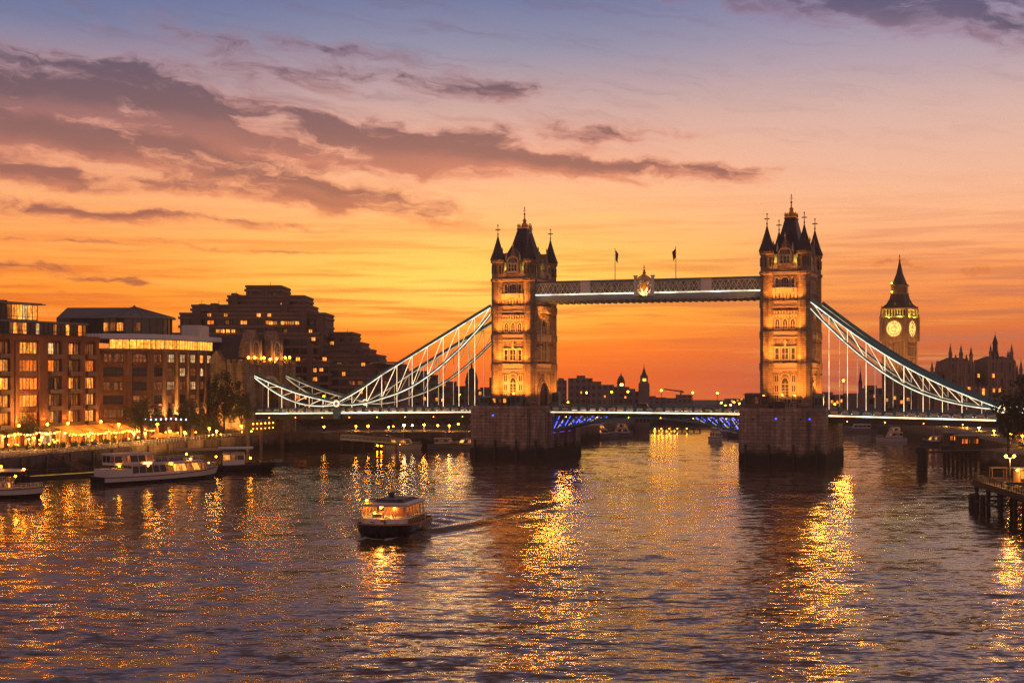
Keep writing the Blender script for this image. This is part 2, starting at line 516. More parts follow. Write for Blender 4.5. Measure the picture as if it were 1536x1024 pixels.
WHITE = plain('white boat paint', (0.62, 0.60, 0.58), 0.4, var=0.15)
BLACKHULL = plain('black hull paint', (0.012, 0.012, 0.014), 0.3, var=0.3)
REDHULL = plain('maroon hull paint', (0.07, 0.02, 0.018), 0.4, var=0.3)
RUB = plain('orange rubbing band', (0.5, 0.17, 0.05), 0.5)
CANVAS = plain('canvas', (0.55, 0.36, 0.2), 0.85, var=0.15)
ROOFGREY = plain('zinc roofing', (0.16, 0.17, 0.19), 0.45, 0.3, var=0.25, scale=0.3)
# ================================================================== WATER
BOAT_C = Vector((-18.2, 216.0, 0.0))
BOAT_H = Vector((-0.207, -0.978, 0.0)).normalized()      # the way the small boat is heading
def axis(segs):
    out = [segs[0][0]]
    for a, b, st in segs:
        n = max(1, int(round((b - a) / st)))
        for i in range(1, n + 1):
            out.append(a + (b - a) * i / n)
    return np.array(out)
def build_water():
    xs = axis([(-2600, -300, 460), (-300, -62, 20), (-62, 26, 0.5), (26, 300, 20), (300, 2600, 460)])
    ys = axis([(-60, 180, 12), (180, 300, 0.5), (300, 780, 20), (780, 1060, 70)])
    X, Y = np.meshgrid(xs, ys)
    rx = X - BOAT_C.x; ry = Y - BOAT_C.y
    s = 8.2 - (rx * BOAT_H.x + ry * BOAT_H.y)            # metres behind the bow
    d = np.abs(rx * -BOAT_H.y + ry * BOAT_H.x)
    sp = np.maximum(s, 0.0)
    d0 = 2.0 + 0.30 * sp
    ph = d - d0
    on = (s > -2.5)
    w = 1.1 + 0.045 * sp
    Z = 0.80 * np.exp(-sp / 42.0) * np.exp(-(ph / w) ** 2) * on
    Z -= 0.42 * np.exp(-sp / 42.0) * np.exp(-((ph + 2.0 * w) / w) ** 2) * on
    Z += 0.34 * np.exp(-sp / 28.0) * np.exp(-((ph + 4.2 * w) / w) ** 2) * on * (s > 9)
    tr = np.cos(2 * np.pi * (sp - 17) / 6.0 + 0.25 * d) * np.exp(-(d / (0.55 * d0 + 0.5)) ** 4) * np.exp(-sp / 45.0)
    Z += 0.24 * tr * (s > 17)
    rough = np.sin(X * 2.3 + Y * 1.1) * np.sin(Y * 1.9 - X * 0.7) + 0.6 * np.sin(3.7 * X - 2.9 * Y)
    Z += 0.10 * rough * np.exp(-(d / 3.4) ** 2) * np.exp(-sp / 50.0) * (s > 15)
    Z += 0.22 * np.exp(-sp / 26.0) * np.exp(-((ph - 3.6 * w) / w) ** 2) * on - 0.16 * np.exp(-sp / 26.0) * np.exp(-((ph - 1.8 * w) / w) ** 2) * on
    Z *= 0.18 + 0.82 * np.clip((s - 1.0) / 11.0, 0, 1)
    Z += 0.12 * np.exp(-((s + 0.6) / 1.6) ** 2 - (d / 4.2) ** 2)
    # gentle swell near the boat so that its water belongs to the rest
    fade = np.clip((X + 62) / 14, 0, 1) * np.clip((26 - X) / 14, 0, 1) * np.clip((Y - 180) / 12, 0, 1) * np.clip((300 - Y) / 30, 0, 1)
    Z *= fade
    ny, nx = X.shape
    co = np.stack([X, Y, Z], -1).reshape(-1, 3)
    me = bpy.data.meshes.new('river_water')
    idx = np.arange(ny * nx).reshape(ny, nx)
    q = np.stack([idx[:-1, :-1], idx[:-1, 1:], idx[1:, 1:], idx[1:, :-1]], -1).reshape(-1, 4)
    me.vertices.add(len(co)); me.vertices.foreach_set('co', co.ravel())
    me.loops.add(q.size); me.loops.foreach_set('vertex_index', q.ravel().astype(np.int32))
    me.polygons.add(len(q)); me.polygons.foreach_set('loop_start', np.arange(0, q.size, 4, dtype=np.int32))
    me.polygons.foreach_set('use_smooth', np.ones(len(q), dtype=bool))
    me.update(calc_edges=True)
    foam = (np.exp(-(ph / 0.42) ** 2) * np.exp(-sp / 11.0) * on * (d < 9.5) * 0.95 + 1.0 * np.exp(-(d / 3.0) ** 2) * np.exp(-np.maximum(s - 16, 0) / 20.0) * (s > 16)
            + 0.9 * np.exp(-((s + 0.4) / 0.8) ** 2 - (d / 2.4) ** 2)) * fade
    at_ = me.attributes.new('foam', 'FLOAT', 'POINT')
    at_.data.foreach_set('value', foam.ravel().astype(np.float32))
    m, n, b = mat('river water')
    pos = n.new('ShaderNodeNewGeometry').outputs['Position']
    p = n.sep(pos)
    far = n.mr(p[1], 370.0, 540.0)
    gust = n.noise(n.xyz(n.m('MULTIPLY', p[0], 0.012), n.m('MULTIPLY', p[1], 0.02), 0.0), 1.0, 3.0)
    near = n.mr(p[1], 105.0, 260.0, 1.9, 0.85)
    cur = n.noise(n.xyz(n.m('MULTIPLY', p[0], 0.05), n.m('MULTIPLY_ADD', p[1], 0.012, n.m('MULTIPLY', p[0], .01)), 4.0), 1.0, 4.0, 0.6, 0.8)
    amp = n.m('MULTIPLY', n.m('MULTIPLY', n.m('MULTIPLY_ADD', far, -0.82, 1.0), near), n.m('MULTIPLY', n.mr(gust, 0.3, 0.7, 0.6, 1.4, 'LINEAR'), n.mr(cur, 0.32, 0.66, 0.62, 1.3, 'LINEAR')))
    slope = None
    for sc, stx, kx, ky in ((0.09, 0.4, 0.05, 0.07), (0.30, 0.38, 0.14, 0.22), (0.95, 0.4, 0.42, 0.26), (2.6, 0.45, 0.36, 0.17), (7.3, 0.7, 0.14, 0.05)):
        v = n.xyz(n.m('MULTIPLY', p[0], sc * stx), n.m('MULTIPLY', p[1], sc), sc * 31.7)
        c = n.noise(v, 1.0, 2.0, 0.55, 0.35, out='Color')
        q_ = n.vm('MULTIPLY', n.vm('SUBTRACT', c, (0.5, 0.5, 0.5)), (kx, ky, 0.0))
        slope = q_ if slope is None else n.vm('ADD', slope, q_)
    slope = n.vm('SCALE', slope, scale=amp)
    gn = n.new('ShaderNodeNewGeometry').outputs['Normal']
    nn = n.vm('NORMALIZE', n.vm('ADD', gn, slope))
    fa = n.new('ShaderNodeAttribute'); fa.attribute_name = 'foam'
    fn = n.noise(n.vm('MULTIPLY', pos, (1.3, 2.2, 1.0)), 1.0, 5.0, 0.7)
    fm = n.mr(n.m('MULTIPLY', fa.outputs['Fac'], n.m('ADD', fn, 0.35)), 0.30, 0.72)
    n.put(b.inputs['Base Color'], n.mix(fm, (0.09, 0.052, 0.026, 1), (0.42, 0.42, 0.42, 1)))
    n.put(b.inputs['Roughness'], n.m('MULTIPLY_ADD', fm, 0.5, n.mr(p[1], 150.0, 430.0, 0.12, 0.07)))
    b.inputs['IOR'].default_value = 1.42
    n.put(b.inputs['Normal'], nn)
    me.materials.append(m)
    o = put('river_water', me)
    tag(o, kind='structure')
build_water()

# ================================================================== BANKS
def bank(name, poly, z1, mside, mtop, z0=-2.0):
    b = MB().prism(poly, z0, z1, 0, mtop=1)
    o = b.build(name, [mside, mtop])
    tag(o, kind='structure')
    return o
QZ = 5.0
bank('quay', [(-600, 180), (-137, 180), (-128, 290), (-116, 330), (-108, 360), (-101, 388), (-92, 418), (-82.5, 441.5),
              (-74, 463.5), (-60, 466), (-38, 467), (-18, 470), (6, 482), (30, 520), (52, 600), (70, 692), (-600, 692)], QZ, QUAYSTONE, PAVING)
bank('far_bank', [(-2600, 696), (2600, 696), (2600, 1060), (-2600, 1060)], 4.6, QUAYSTONE, PAVING)
bank('east_bank', [(131, 180), (131, 285), (124, 330), (121, 362), (137, 376), (139, 400), (146, 470), (156, 560), (160, 692), (700, 692), (700, 180)], QZ, QUAYSTONE, PAVING)

# ================================================================== BRIDGE
PHI = R(21.5)
BM = Vector((41.0, 406.65, 0.0))
BA = Vector((math.cos(PHI), -math.sin(PHI), 0)); BB = Vector((math.sin(PHI), math.cos(PHI), 0))
def bw(u, v, z=0.0):
    return BM + BA * u + BB * v + Vector((0, 0, z))
bridge = empty('bridge', BM, -PHI, 'stone bridge with two floodlit gothic towers, lit suspension chains and high walkway', 'bridge')
def deck_z(u):
    return 13.55 - 0.00011 * u * u if abs(u) < 53 else 13.24 - 0.0165 * (abs(u) - 53)

def arch_poly(w, h, spring, n=8):
    """outline of a pointed arch, width w, height h"""
    pts = [(-w / 2, 0), (w / 2, 0)]
    for i in range(n + 1):
        t = i / n
        pts.append((w / 2 * math.cos(t * math.pi / 2) ** 1.0, spring + (h - spring) * math.sin(t * math.pi / 2) ** 0.85))
    for i in range(n - 1, -1, -1):
        t = i / n
        pts.append((-w / 2 * math.cos(t * math.pi / 2) ** 1.0, spring + (h - spring) * math.sin(t * math.pi / 2) ** 0.85))
    return pts

def face_frame(side):
    """local frame of a tower face: origin on the face, outward normal; returns f(s, out, z)"""
    hw, hd = TW, TD
    if side == 'front': return lambda s, o, z: (s, -hd - o, z)
    if side == 'back': return lambda s, o, z: (-s, hd + o, z)
    if side == 'right': return lambda s, o, z: (hw + o, s, z)
    return lambda s, o, z: (-hw - o, -s, z)
TW, TD = 5.75, 9.4        # half sizes of the tower's core

def add_arch(b, fr, s0, z0, w, h, spring, o0, o1, mi):
    pts = arch_poly(w, h, spring)
    n = len(pts)
    vs = [fr(s0 + p[0], o0, z0 + p[1]) for p in pts] + [fr(s0 + p[0], o1, z0 + p[1]) for p in pts]
    fs = [(i, (i + 1) % n, n + (i + 1) % n, n + i) for i in range(n)]
    fs.append(tuple(range(n, 2 * n)))
    b.add(vs, fs, mi)

def add_arch_ring(b, fr, s0, z0, w, h, spring, t, o0, o1, mi):
    """raised moulding around a pointed arch"""
    a = arch_poly(w, h, spring)[1:]; c = arch_poly(w + 2 * t, h + t, spring)[1:]
    a = a[:] + [(-w / 2, 0)]; c = c[:] + [(-w / 2 - t, 0)]
    for i in range(len(a) - 1):
        p = [a[i], a[i + 1], c[i + 1], c[i]]
        vs = [fr(s0 + x, o0, z0 + z) for x, z in p] + [fr(s0 + x, o1, z0 + z) for x, z in p]
        b.add(vs, [(4, 5, 6, 7), (0, 1, 5, 4), (1, 2, 6, 5), (2, 3, 7, 6), (3, 0, 4, 7)], mi)

def fbox(b, fr, s0, s1, o0, o1, z0, z1, mi=0):
    vs = [fr(s0, o0, z0), fr(s1, o0, z0), fr(s1, o1, z0), fr(s0, o1, z0), fr(s0, o0, z1), fr(s1, o0, z1), fr(s1, o1, z1), fr(s0, o1, z1)]
    b.add(vs, [(3, 2, 1, 0), (4, 5, 6, 7), (0, 1, 5, 4), (1, 2, 6, 5), (2, 3, 7, 6), (3, 0, 4, 7)], mi)

def wall_window(b, fr, s0, z0, w, h, pointed=True, lights=2, trans=1):
    """dark glass set in a pale stone frame with mullions; mi 1 = glass, 2 = pale stone"""
    if pointed:
        add_arch(b, fr, s0, z0, w, h, h * 0.62, -0.05, 0.05, 1)
        add_arch_ring(b, fr, s0, z0, w, h, h * 0.62, 0.22, -0.05, 0.30, 2)
    else:
        fbox(b, fr, s0 - w / 2, s0 + w / 2, -0.05, 0.05, z0, z0 + h, 1)
        fbox(b, fr, s0 - w / 2 - .2, s0 - w / 2, -0.05, 0.28, z0 - .2, z0 + h + .2, 2)
        fbox(b, fr, s0 + w / 2, s0 + w / 2 + .2, -0.05, 0.28, z0 - .2, z0 + h + .2, 2)
        fbox(b, fr, s0 - w / 2, s0 + w / 2, -0.05, 0.28, z0 + h, z0 + h + .2, 2)
    fbox(b, fr, s0 - w / 2 - 0.3, s0 + w / 2 + 0.3, -0.05, 0.38, z0 - 0.28, z0, 2)
    for i in range(1, lights):
        x = s0 - w / 2 + w * i / lights
        fbox(b, fr, x - .07, x + .07, 0.05, 0.2, z0, z0 + h * (0.8 if pointed else 1.0), 2)
    for i in range(1, trans + 1):
        z = z0 + h * (0.62 if pointed else 1) * i / (trans + 1)
        fbox(b, fr, s0 - w / 2, s0 + w / 2, 0.05, 0.16, z - .06, z + .06, 2)

ZT = 14.9
LEVELS_Z = [(25.4, 27.5), (34.2, 36.2), (42.6, 44.6), (51.6, 52.5)]

def build_tower(u0):
    tw = MB()
    tw.box(-TW, TW, -TD, TD, ZT, 53.3)
    o = tw.build('tower', STONE, bridge, (u0, 0, 0))
    # corner shafts, one mesh each, carrying the cone roofs
    for sx in (-1, 1):
        for sy in (-1, 1):
            b = MB()
            cx, cyy = sx * (TW - 0.65), sy * (TD - 0.65)
            b.lathe([(2.25, ZT), (2.25, ZT + 1.2), (1.95, ZT + 1.5), (1.95, 25.4), (2.15, 25.45), (2.15, 27.4), (1.93, 27.5), (1.93, 34.2), (2.12, 34.25), (2.12, 36.1), (1.9, 36.2),
                     (1.9, 42.6), (2.1, 42.65), (2.1, 44.5), (1.88, 44.6), (1.88, 51.6), (2.2, 51.9), (2.2, 52.5), (1.8, 52.8), (1.8, 57.0), (2.15, 57.5), (2.15, 58.1)], 8, (cx, cyy), 0, math.pi / 8)
            for k in range(8):
                a = k * math.pi / 4
                fx, fy = cx + 1.74 * math.cos(a), cyy + 1.74 * math.sin(a)
                b.bar((fx, fy, 54.0), (fx, fy, 56.4), 0.42, 0.42, 1)
            t = b.build('turret', [STONE, GLASSDK], o)
            c = MB()
            c.lathe([(2.32, 58.1), (2.32, 58.35), (1.55, 60.4), (0.62, 63.4), (0.16, 65.2), (0.12, 65.6)], 8, (cx, cyy), 0, math.pi / 8)
            c.build('turret_roof', SLATE, o)
            c = MB()
            c.lathe([(0.12, 65.5), (0.3, 65.8), (0.12, 66.1), (0.1, 68.4)], 6, (cx, cyy))
            c.box(cx - .75, cx + .75, cyy - .13, cyy + .13, 67.0, 67.3)
            c.box(cx - .13, cx + .13, cyy - .75, cyy + .75, 67.02, 67.28)
            c.box(cx - .18, cx + .18, cyy - .18, cyy + .18, 68.3, 68.65)
            c.build('finial', TRIMSTONE, o)
    # string courses between the shafts
    b = MB()
    for z0, z1 in LEVELS_Z:
        for side in ('front', 'back', 'right', 'left'):
            fr = face_frame(side)
            L = (TW if side in ('front', 'back') else TD) - 2.4
            fbox(b, fr, -L, L, -0.1, 0.34, z0, z0 + .42, 0)
            fbox(b, fr, -L, L, -0.1, 0.14, z0 + .42, z1 - .4, 0)
            fbox(b, fr, -L, L, -0.1, 0.40, z1 - .4, z1, 0)
    # plinth
    for side in ('front', 'back'):
        fbox(b, face_frame(side), -3.3, 3.3, -0.1, 0.3, ZT, ZT + 1.0, 0)
    b.build('string_course', TRIMSTONE, o)
    b = MB()
    # battlements
    for side in ('front', 'back', 'right', 'left'):
        fr = face_frame(side)
        L = (TW if side in ('front', 'back') else TD) - 2.4
        fbox(b, fr, -L, L, -0.5, 0.1, 53.1, 54.2, 0)
        n = int(2 * L / 1.3)
        for i in range(n):
            s0 = -L + (i + 0.25) * 2 * L / n
            fbox(b, fr, s0, s0 + L / n, -0.5, 0.1, 54.2, 55.0, 0)
    b.build('battlement', TRIMSTONE, o)
    # windows of the river faces, one part per storey
    for side in ('front', 'back'):
        fr = face_frame(side)
        b = MB()   # storey 1: great traceried window with small square ones beside it
        wall_window(b, fr, 0, 18.2, 1.9, 5.2, True, 2, 3)
        for sx in (-2.35, 2.35):
            for zz in (17.0, 19.6, 22.3):
                wall_window(b, fr, sx, zz, 1.0, 1.7, False, 2, 0)
        for x in (-1.15, 0, 1.15):
            wall_window(b, fr, x, 16.4, 0.8, 1.15, False, 1, 0)
        add_arch_ring(b, fr, 0, 18.2, 2.5, 6.3, 4.6, 0.25, 0.0, 0.3, 2)
        fbox(b, fr, -3.2, 3.2, 0, 0.22, 21.6, 21.85, 2)
        fbox(b, fr, -3.2, 3.2, 0, 0.22, 16.05, 16.3, 2)
        b.build('window', [STONE, GLASSDK, PALEFRAME], o)
        b = MB()   # storey 2: group of three
        for x, w in ((-2.2, .95), (0, 1.7), (2.2, .95)):
            wall_window(b, fr, x, 28.5, w, 3.0, False, 1 if w < 1 else 2, 1)
        fbox(b, fr, -3.1, 3.1, 0, 0.34, 31.75, 32.05, 2)
        fbox(b, fr, -0.22, 0.22, 0, 0.34, 32.05, 34.0, 2)
        fbox(b, fr, -0.55, 0.55, 0, 0.3, 33.0, 33.3, 2)
        b.build('window', [STONE, GLASSDK, PALEFRAME], o)
        b = MB()   # storey 3: three windows under a band of corbels
        for x in (-2.1, 0, 2.1):
            wall_window(b, fr, x, 36.9, 1.15, 2.6, True, 2, 1)
        for row, zz in ((0, 40.0), (1, 41.0)):
            for i in range(9):
                x = -3.2 + i * 0.8 + 0.15 * row
                fbox(b, fr, x - .2, x + .2, 0, 0.4 + 0.2 * row, zz, zz + .55, 2)
            fbox(b, fr, -3.45, 3.45, 0, 0.45 + 0.2 * row, zz + .6, zz + .78, 2)
        b.build('window', [STONE, GLASSDK, PALEFRAME], o)
        b = MB()   # storey 4: three lights over a balcony
        for x, w in ((-2.2, .85), (0, 2.0), (2.2, .85)):
            wall_window(b, fr, x, 48.2, w, 2.7, True, 1 if w < 1 else 3, 1)
        b.build('window', [STONE, GLASSDK, PALEFRAME], o)
        b = MB()
        fbox(b, fr, -2.2, 2.2, 0, 1.15, 46.9, 47.9, 0)
        fbox(b, fr, -2.4, 2.4, 0, 1.3, 47.9, 48.1, 0)
        fbox(b, fr, -3.4, -2.5, 0, 0.7, 46.9, 48.0, 0); fbox(b, fr, 2.5, 3.4, 0, 0.7, 46.9, 48.0, 0)
        fbox(b, fr, -3.5, 3.5, 0, 0.8, 46.5, 46.85, 0)
        for i in range(7):
            x = -3.0 + i
            fbox(b, fr, x - .22, x + .22, 0, 0.7, 45.3, 46.5, 0)
            add_arch_ring(b, fr, x + .5, 45.0, 0.5, 1.2, 0.7, 0.1, 0.0, 0.4, 0)
        b.build('balcony', TRIMSTONE, o)
        # gabled dormer rising above the battlements
        b = MB()
        vs = []
        for oo in (0.25, -3.2):
            vs += [fr(-2.1, oo, 52.6), fr(2.1, oo, 52.6), fr(2.1, oo, 58.3), fr(1.4, oo, 58.9), fr(0, oo, 61.6), fr(-1.4, oo, 58.9), fr(-2.1, oo, 58.3)]
        b.add(vs, [(0, 1, 2, 3, 4, 5, 6), (13, 12, 11, 10, 9, 8, 7)] + [(i, (i + 7), ((i + 1) % 7) + 7, (i + 1) % 7) for i in range(7)], 0)
        fr2 = lambda s, oo, z: fr(s, oo + 0.25, z)
        for x in (-.95, 0, .95):
            wall_window(b, fr2, x, 54.7, 0.66, 2.1, False, 1, 1)
        add_arch_ring(b, fr2, 0, 54.5, 3.2, 4.4, 2.5, 0.25, 0, 0.25, 2)
        for x in (-2.1, 2.1):
            p = fr(x, 0.1, 0)
            b.lathe([(0.34, 58.0), (0.34, 59.0), (0.02, 60.6)], 4, p[:2], 2)
        p = fr(0, 0.1, 0)
        b.lathe([(0.2, 61.4), (0.14, 62.1), (0.3, 62.3), (0.02, 63.3)], 6, p[:2], 2)
        b.build('dormer', [STONE, GLASSDK, PALEFRAME], o)
    for side in ('right', 'left'):
        fr = face_frame(side)
        b = MB()   # road arch
        add_arch(b, fr, 0, ZT - 1.6, 7.2, 8.6, 4.6, -0.05, 0.06, 1)
        add_arch_ring(b, fr, 0, ZT - 1.6, 7.2, 8.6, 4.6, 0.6, -0.05, 0.6, 2)
        add_arch_ring(b, fr, 0, ZT - 1.6, 8.6, 9.5, 4.6, 0.35, -0.05, 0.35, 2)
        b.build('archway', [STONE, GLASSDK, TRIMSTONE], o)
        b = MB()
        add_arch(b, fr, 0, 28.2, 5.4, 12.6, 8.4, -0.05, 0.06, 1)
        add_arch_ring(b, fr, 0, 28.2, 5.4, 12.6, 8.4, 0.5, -0.05, 0.7, 2)
        for x in (-1.35, 0, 1.35):
            fbox(b, fr, x - .12, x + .12, .05, .35, 28.2, 38.8, 2)
        for zz in (31.0, 34.2, 36.2):
            fbox(b, fr, -2.7, 2.7, .05, .3, zz, zz + .3, 2)
        for x in (-4.6, 4.6):
            wall_window(b, fr, x, 28.6, 1.2, 3.6, True, 2, 1)
            wall_window(b, fr, x, 37.0, 1.2, 3.2, True, 2, 1)
        fbox(b, fr, -6.6, 6.6, 0, .5, 34.3, 35.6, 2)
        b.build('window', [STONE, GLASSDK, PALEFRAME], o)
        b = MB()
        for x in (-4.4, -1.5, 1.5, 4.4):
            wall_window(b, fr, x, 47.2, 1.2, 3.0, True, 2, 1)
        b.build('window', [STONE, GLASSDK, PALEFRAME], o)
        b = MB()
        for x in (-3.6, 3.6):
            vs = []
            for oo in (0.15, -3.0):
                vs += [fr(x - 1.3, oo, 53.0), fr(x + 1.3, oo, 53.0), fr(x + 1.3, oo, 57.8), fr(x, oo, 60.6), fr(x - 1.3, oo, 57.8)]
            b.add(vs, [(0, 1, 2, 3, 4), (9, 8, 7, 6, 5)] + [(i, i + 5, ((i + 1) % 5) + 5, (i + 1) % 5) for i in range(5)], 0)
            fr2 = lambda s, oo, z: fr(s, oo + 0.15, z)
            wall_window(b, fr2, x, 54.6, 0.8, 2.4, True, 1, 1)
            p = fr(x, 0.0, 0)
            b.lathe([(0.2, 60.4), (0.12, 61.2), (0.26, 61.4), (0.02, 62.4)], 6, p[:2], 2)
        b.build('dormer', [STONE, GLASSDK, PALEFRAME], o)
    # steep main roof with a crested platform
    b = MB()
    q = lambda x, y: [(-x, -y), (x, -y), (x, y), (-x, y)]
    b.prism(q(4.4, 7.7), 57.5, 57.9, 0)
    b.prism(q(4.2, 7.4), 57.9, 63.2, 0, q(2.35, 4.0), bottom=False)
    b.prism(q(2.35, 4.0), 63.2, 67.6, 0, q(1.45, 2.2), bottom=False)
    b.prism(q(1.6, 2.4), 67.6, 68.0, 0)
    for sx in (-1, 1):   # small roof dormers
        b.box(-0.5, 0.5, sx * 4.3 - 0.6, sx * 4.3 + 0.6, 62.4, 63.8)
    b.build('main_roof', SLATE, o)
    MB().prism(q(4.15, 7.35), 53.3, 57.5, 0).build('attic_wall', TRIMSTONE, o)
    b = MB()
    b.prism(q(1.5, 2.2), 68.0, 68.3)
    for x in np.linspace(-1.4, 1.4, 5):
        for y in (-2.1, 2.1):
            b.lathe([(0.1, 68.3), (0.22, 68.8), (0.02, 69.6)], 4, (x, y))
    for y in (-1.2, 0, 1.2):
        for x in (-1.4, 1.4):
            b.lathe([(0.1, 68.3), (0.22, 68.8), (0.02, 69.6)], 4, (x, y))
    b.lathe([(0.8, 68.3), (0.95, 69.2), (0.5, 70.0), (0.62, 70.6), (0.24, 71.1), (0.18, 72.2), (0.36, 72.5), (0.12, 72.8), (0.08, 74.0), (0.2, 74.2), (0.02, 74.9)], 8)
    b.box(-.4, .4, -.07, .07, 73.5, 73.7)
    b.build('crown_finial', GOLD, o)
    return o
tower_a = build_tower(-40)
tower_b = copy_tree(tower_a)
tower_b.location.x = 40
# ---- piers
def build_pier(u0):
    b = MB()
    hw, f, k = 11.6, -15.2, 22.0
    poly = [(-hw, f + 1.2), (-hw + 1.2, f), (hw - 1.2, f), (hw, f + 1.2), (hw, 4), (hw, k - 4), (hw - 4, k), (-hw + 4, k), (-hw, k - 4)]
    g = lambda s: [(x * s, (y - 3) * s + 3) for x, y in poly]
    b.prism(g(1.025), -2.0, 3.4, 0, g(1.012))
    b.prism(poly, 3.4, 13.9, 0, bottom=False)
    b.prism(g(1.012), 13.9, 14.35, 0)
    b.prism(g(0.992), 14.35, ZT + 0.25, 0)
    o = b.build('pier', PIERSTONE, bridge, (u0, 0, 0))
    b = MB()   # low parapet round the top
    n = len(poly)
    for i in range(n):
        p, q = poly[i], poly[(i + 1) % n]
        if abs(p[0] - q[0]) < .01 and abs(p[0]) > hw - .1 and min(p[1], q[1]) < 10 and max(p[1], q[1]) > -5:
            continue
        b.bar((p[0] * .975, p[1] * .975, ZT + .85), (q[0] * .975, q[1] * .975, ZT + .85), 0.12, 0.1)
        L = math.hypot(q[0] - p[0], q[1] - p[1]); m_ = max(1, int(L / 1.6))
        for j in range(m_):
            t = j / m_
            b.box(*[v for c in ((p[0] + (q[0] - p[0]) * t) * .975, (p[1] + (q[1] - p[1]) * t) * .975) for v in (c - .05, c + .05)], ZT + .2, ZT + .85)
    b.build('railing', STEEL, o)
    return o
pier_a = build_pier(-40)
pier_b = copy_tree(pier_a); pier_b.location.x = 40
def pier_dots(p, lst):
    for s, z in lst:
        b = MB().lathe([(0.02, 0), (0.28, 0.02), (0.28, 0.1), (0.02, 0.12)], 8)
        o = b.build('marker_light', LEDBLUE, p, (s, -15.32, z))
        o.rotation_euler = (R(90), 0, 0)
pier_dots(pier_a, [(-4.0, 12.4)])
pier_dots(pier_b, [(-1.4, 12.4), (7.6, 12.4)])
for p in (pier_a, pier_b):
    b = MB()
    for s in (-7.6, 0.8, 5.2):
        b.box(s - .25, s + .25, -15.3, -15.1, 12.0, 12.5)
    b.build('weep_hole', GLASSDK, p)
b = MB().bar((11.75, -9.0, 7.3), (11.75, 8.0, 7.3), 0.12)
b.build('light_strip', LEDVIO, pier_a)
for p in (pier_a, pier_b):
    b = MB()
    for x in (6.9, 7.5):
        b.bar((x, -15.55, -.5), (x, -15.55, 14.6), .09, .09)
    for i in range(36):
        b.bar((6.9, -15.55, .2 + i * .4), (7.5, -15.55, .2 + i * .4), .05, .05)
    b.build('ladder', STEEL, p)
    for x in (-9.6, -3.2, 3.4, 9.4):
        MB().box(x - .25, x + .25, -15.95, -15.45, -1, 5.4).build('fender', WOODDK, p)
# recessed bays on the inner sides of the piers
for p, sg in ((pier_a, 1), (pier_b, -1)):
    b = MB()
    for y in (-10.5, -4.5, 3.5, 11.5):
        b.box(min(sg * 11.6, sg * 12.5), max(sg * 11.6, sg * 12.5), y - .7, y + .7, 3.0, 13.0)
    b.box(min(sg * 11.6, sg * 12.8), max(sg * 11.6, sg * 12.8), -11.5, 12.5, 12.0, 13.2)
    b.build('buttress', PIERSTONE, p)

# ---- decks
def deck_span(u0, u1, name, depth, n):
    o = empty(name, (0, 0, 0)); o.parent = bridge
    us = np.linspace(u0, u1, n + 1)
    b = MB(); S_ = {-1: MB(), 1: MB()}; PAR = {-1: MB(), 1: MB()}; PAN = {-1: MB(), 1: MB()}; road = MB()
    for i in range(n):
        a, c = us[i], us[i + 1]
        za, zc = deck_z(a), deck_z(c)
        for (y0, y1, dz0, dz1) in ((-9.0, 9.0, -0.75, -0.05), (-8.9, -8.2, -depth, -0.75), (8.2, 8.9, -depth, -0.75), (-3, -2.4, -depth, -.75), (2.4, 3.0, -depth, -.75)):
            vs = [(a, y0, za + dz0), (c, y0, zc + dz0), (c, y1, zc + dz0), (a, y1, za + dz0), (a, y0, za + dz1), (c, y0, zc + dz1), (c, y1, zc + dz1), (a, y1, za + dz1)]
            b.add(vs, [(3, 2, 1, 0), (4, 5, 6, 7), (0, 1, 5, 4), (1, 2, 6, 5), (2, 3, 7, 6), (3, 0, 4, 7)], 0)
        road.quad((a, -6.4, za + .0), (c, -6.4, zc + .0), (c, 6.4, zc + .0), (a, 6.4, za + .0))
        for y in (-9.1, 9.1):
            S_[1 if y > 0 else -1].bar((a, y, za - .12), (c, y, zc - .12), .26, .36)
    L = u1 - u0
    m_ = max(2, int(round(L / 2.9)))
    for i in range(m_):
        a = u0 + L * i / m_; c = u0 + L * (i + 1) / m_
        za, zc = deck_z(a), deck_z(c)
        for y in (-8.85, 8.85):
            par = PAR[1 if y > 0 else -1]; pan = PAN[1 if y > 0 else -1]
            par.box(a - .22, a + .22, y - .2, y + .2, za - .05, za + 1.75)
            par.bar((a, y, za + 1.6), (c, y, zc + 1.6), .34, .24)
            par.bar((a, y, za + .2), (c, y, zc + .2), .3, .3)
            pan.bar((a + .5, y, za + .85), (c - .5, y, zc + .85), .1, .72)
            if i % 3 == 0:
                par.box(a - .35, a + .35, y - .3, y + .3, za - .05, za + 2.0)
    b.build('girder', STEEL, o)
    road.build('roadway', ASPHALT, o)
    for k in (-1, 1):
        p_ = PAR[k].build('parapet', BLUE, o)
        PAN[k].build('parapet_panel', PANEL, o)
        S_[k].build('light_strip', LED, o)
    # small lamps under the edge
    d = MB()
    k = int(L / 9)
    for i in range(k):
        u = u0 + L * (i + .5) / k
        d.ball((u, -8.98, deck_z(u) - 1.5), .11)
    d.build('edge_lamp', BULB, o)
    return o
PANEL = plain('parapet panels', (0.62, 0.5, 0.42), 0.6, var=0.25, scale=0.8)
deck_span(-128, -51.7, 'side_span', 2.0, 14)
deck_span(51.7, 121, 'side_span', 2.0, 13)
mid = deck_span(-28.3, 28.3, 'centre_span', 1.1, 16)
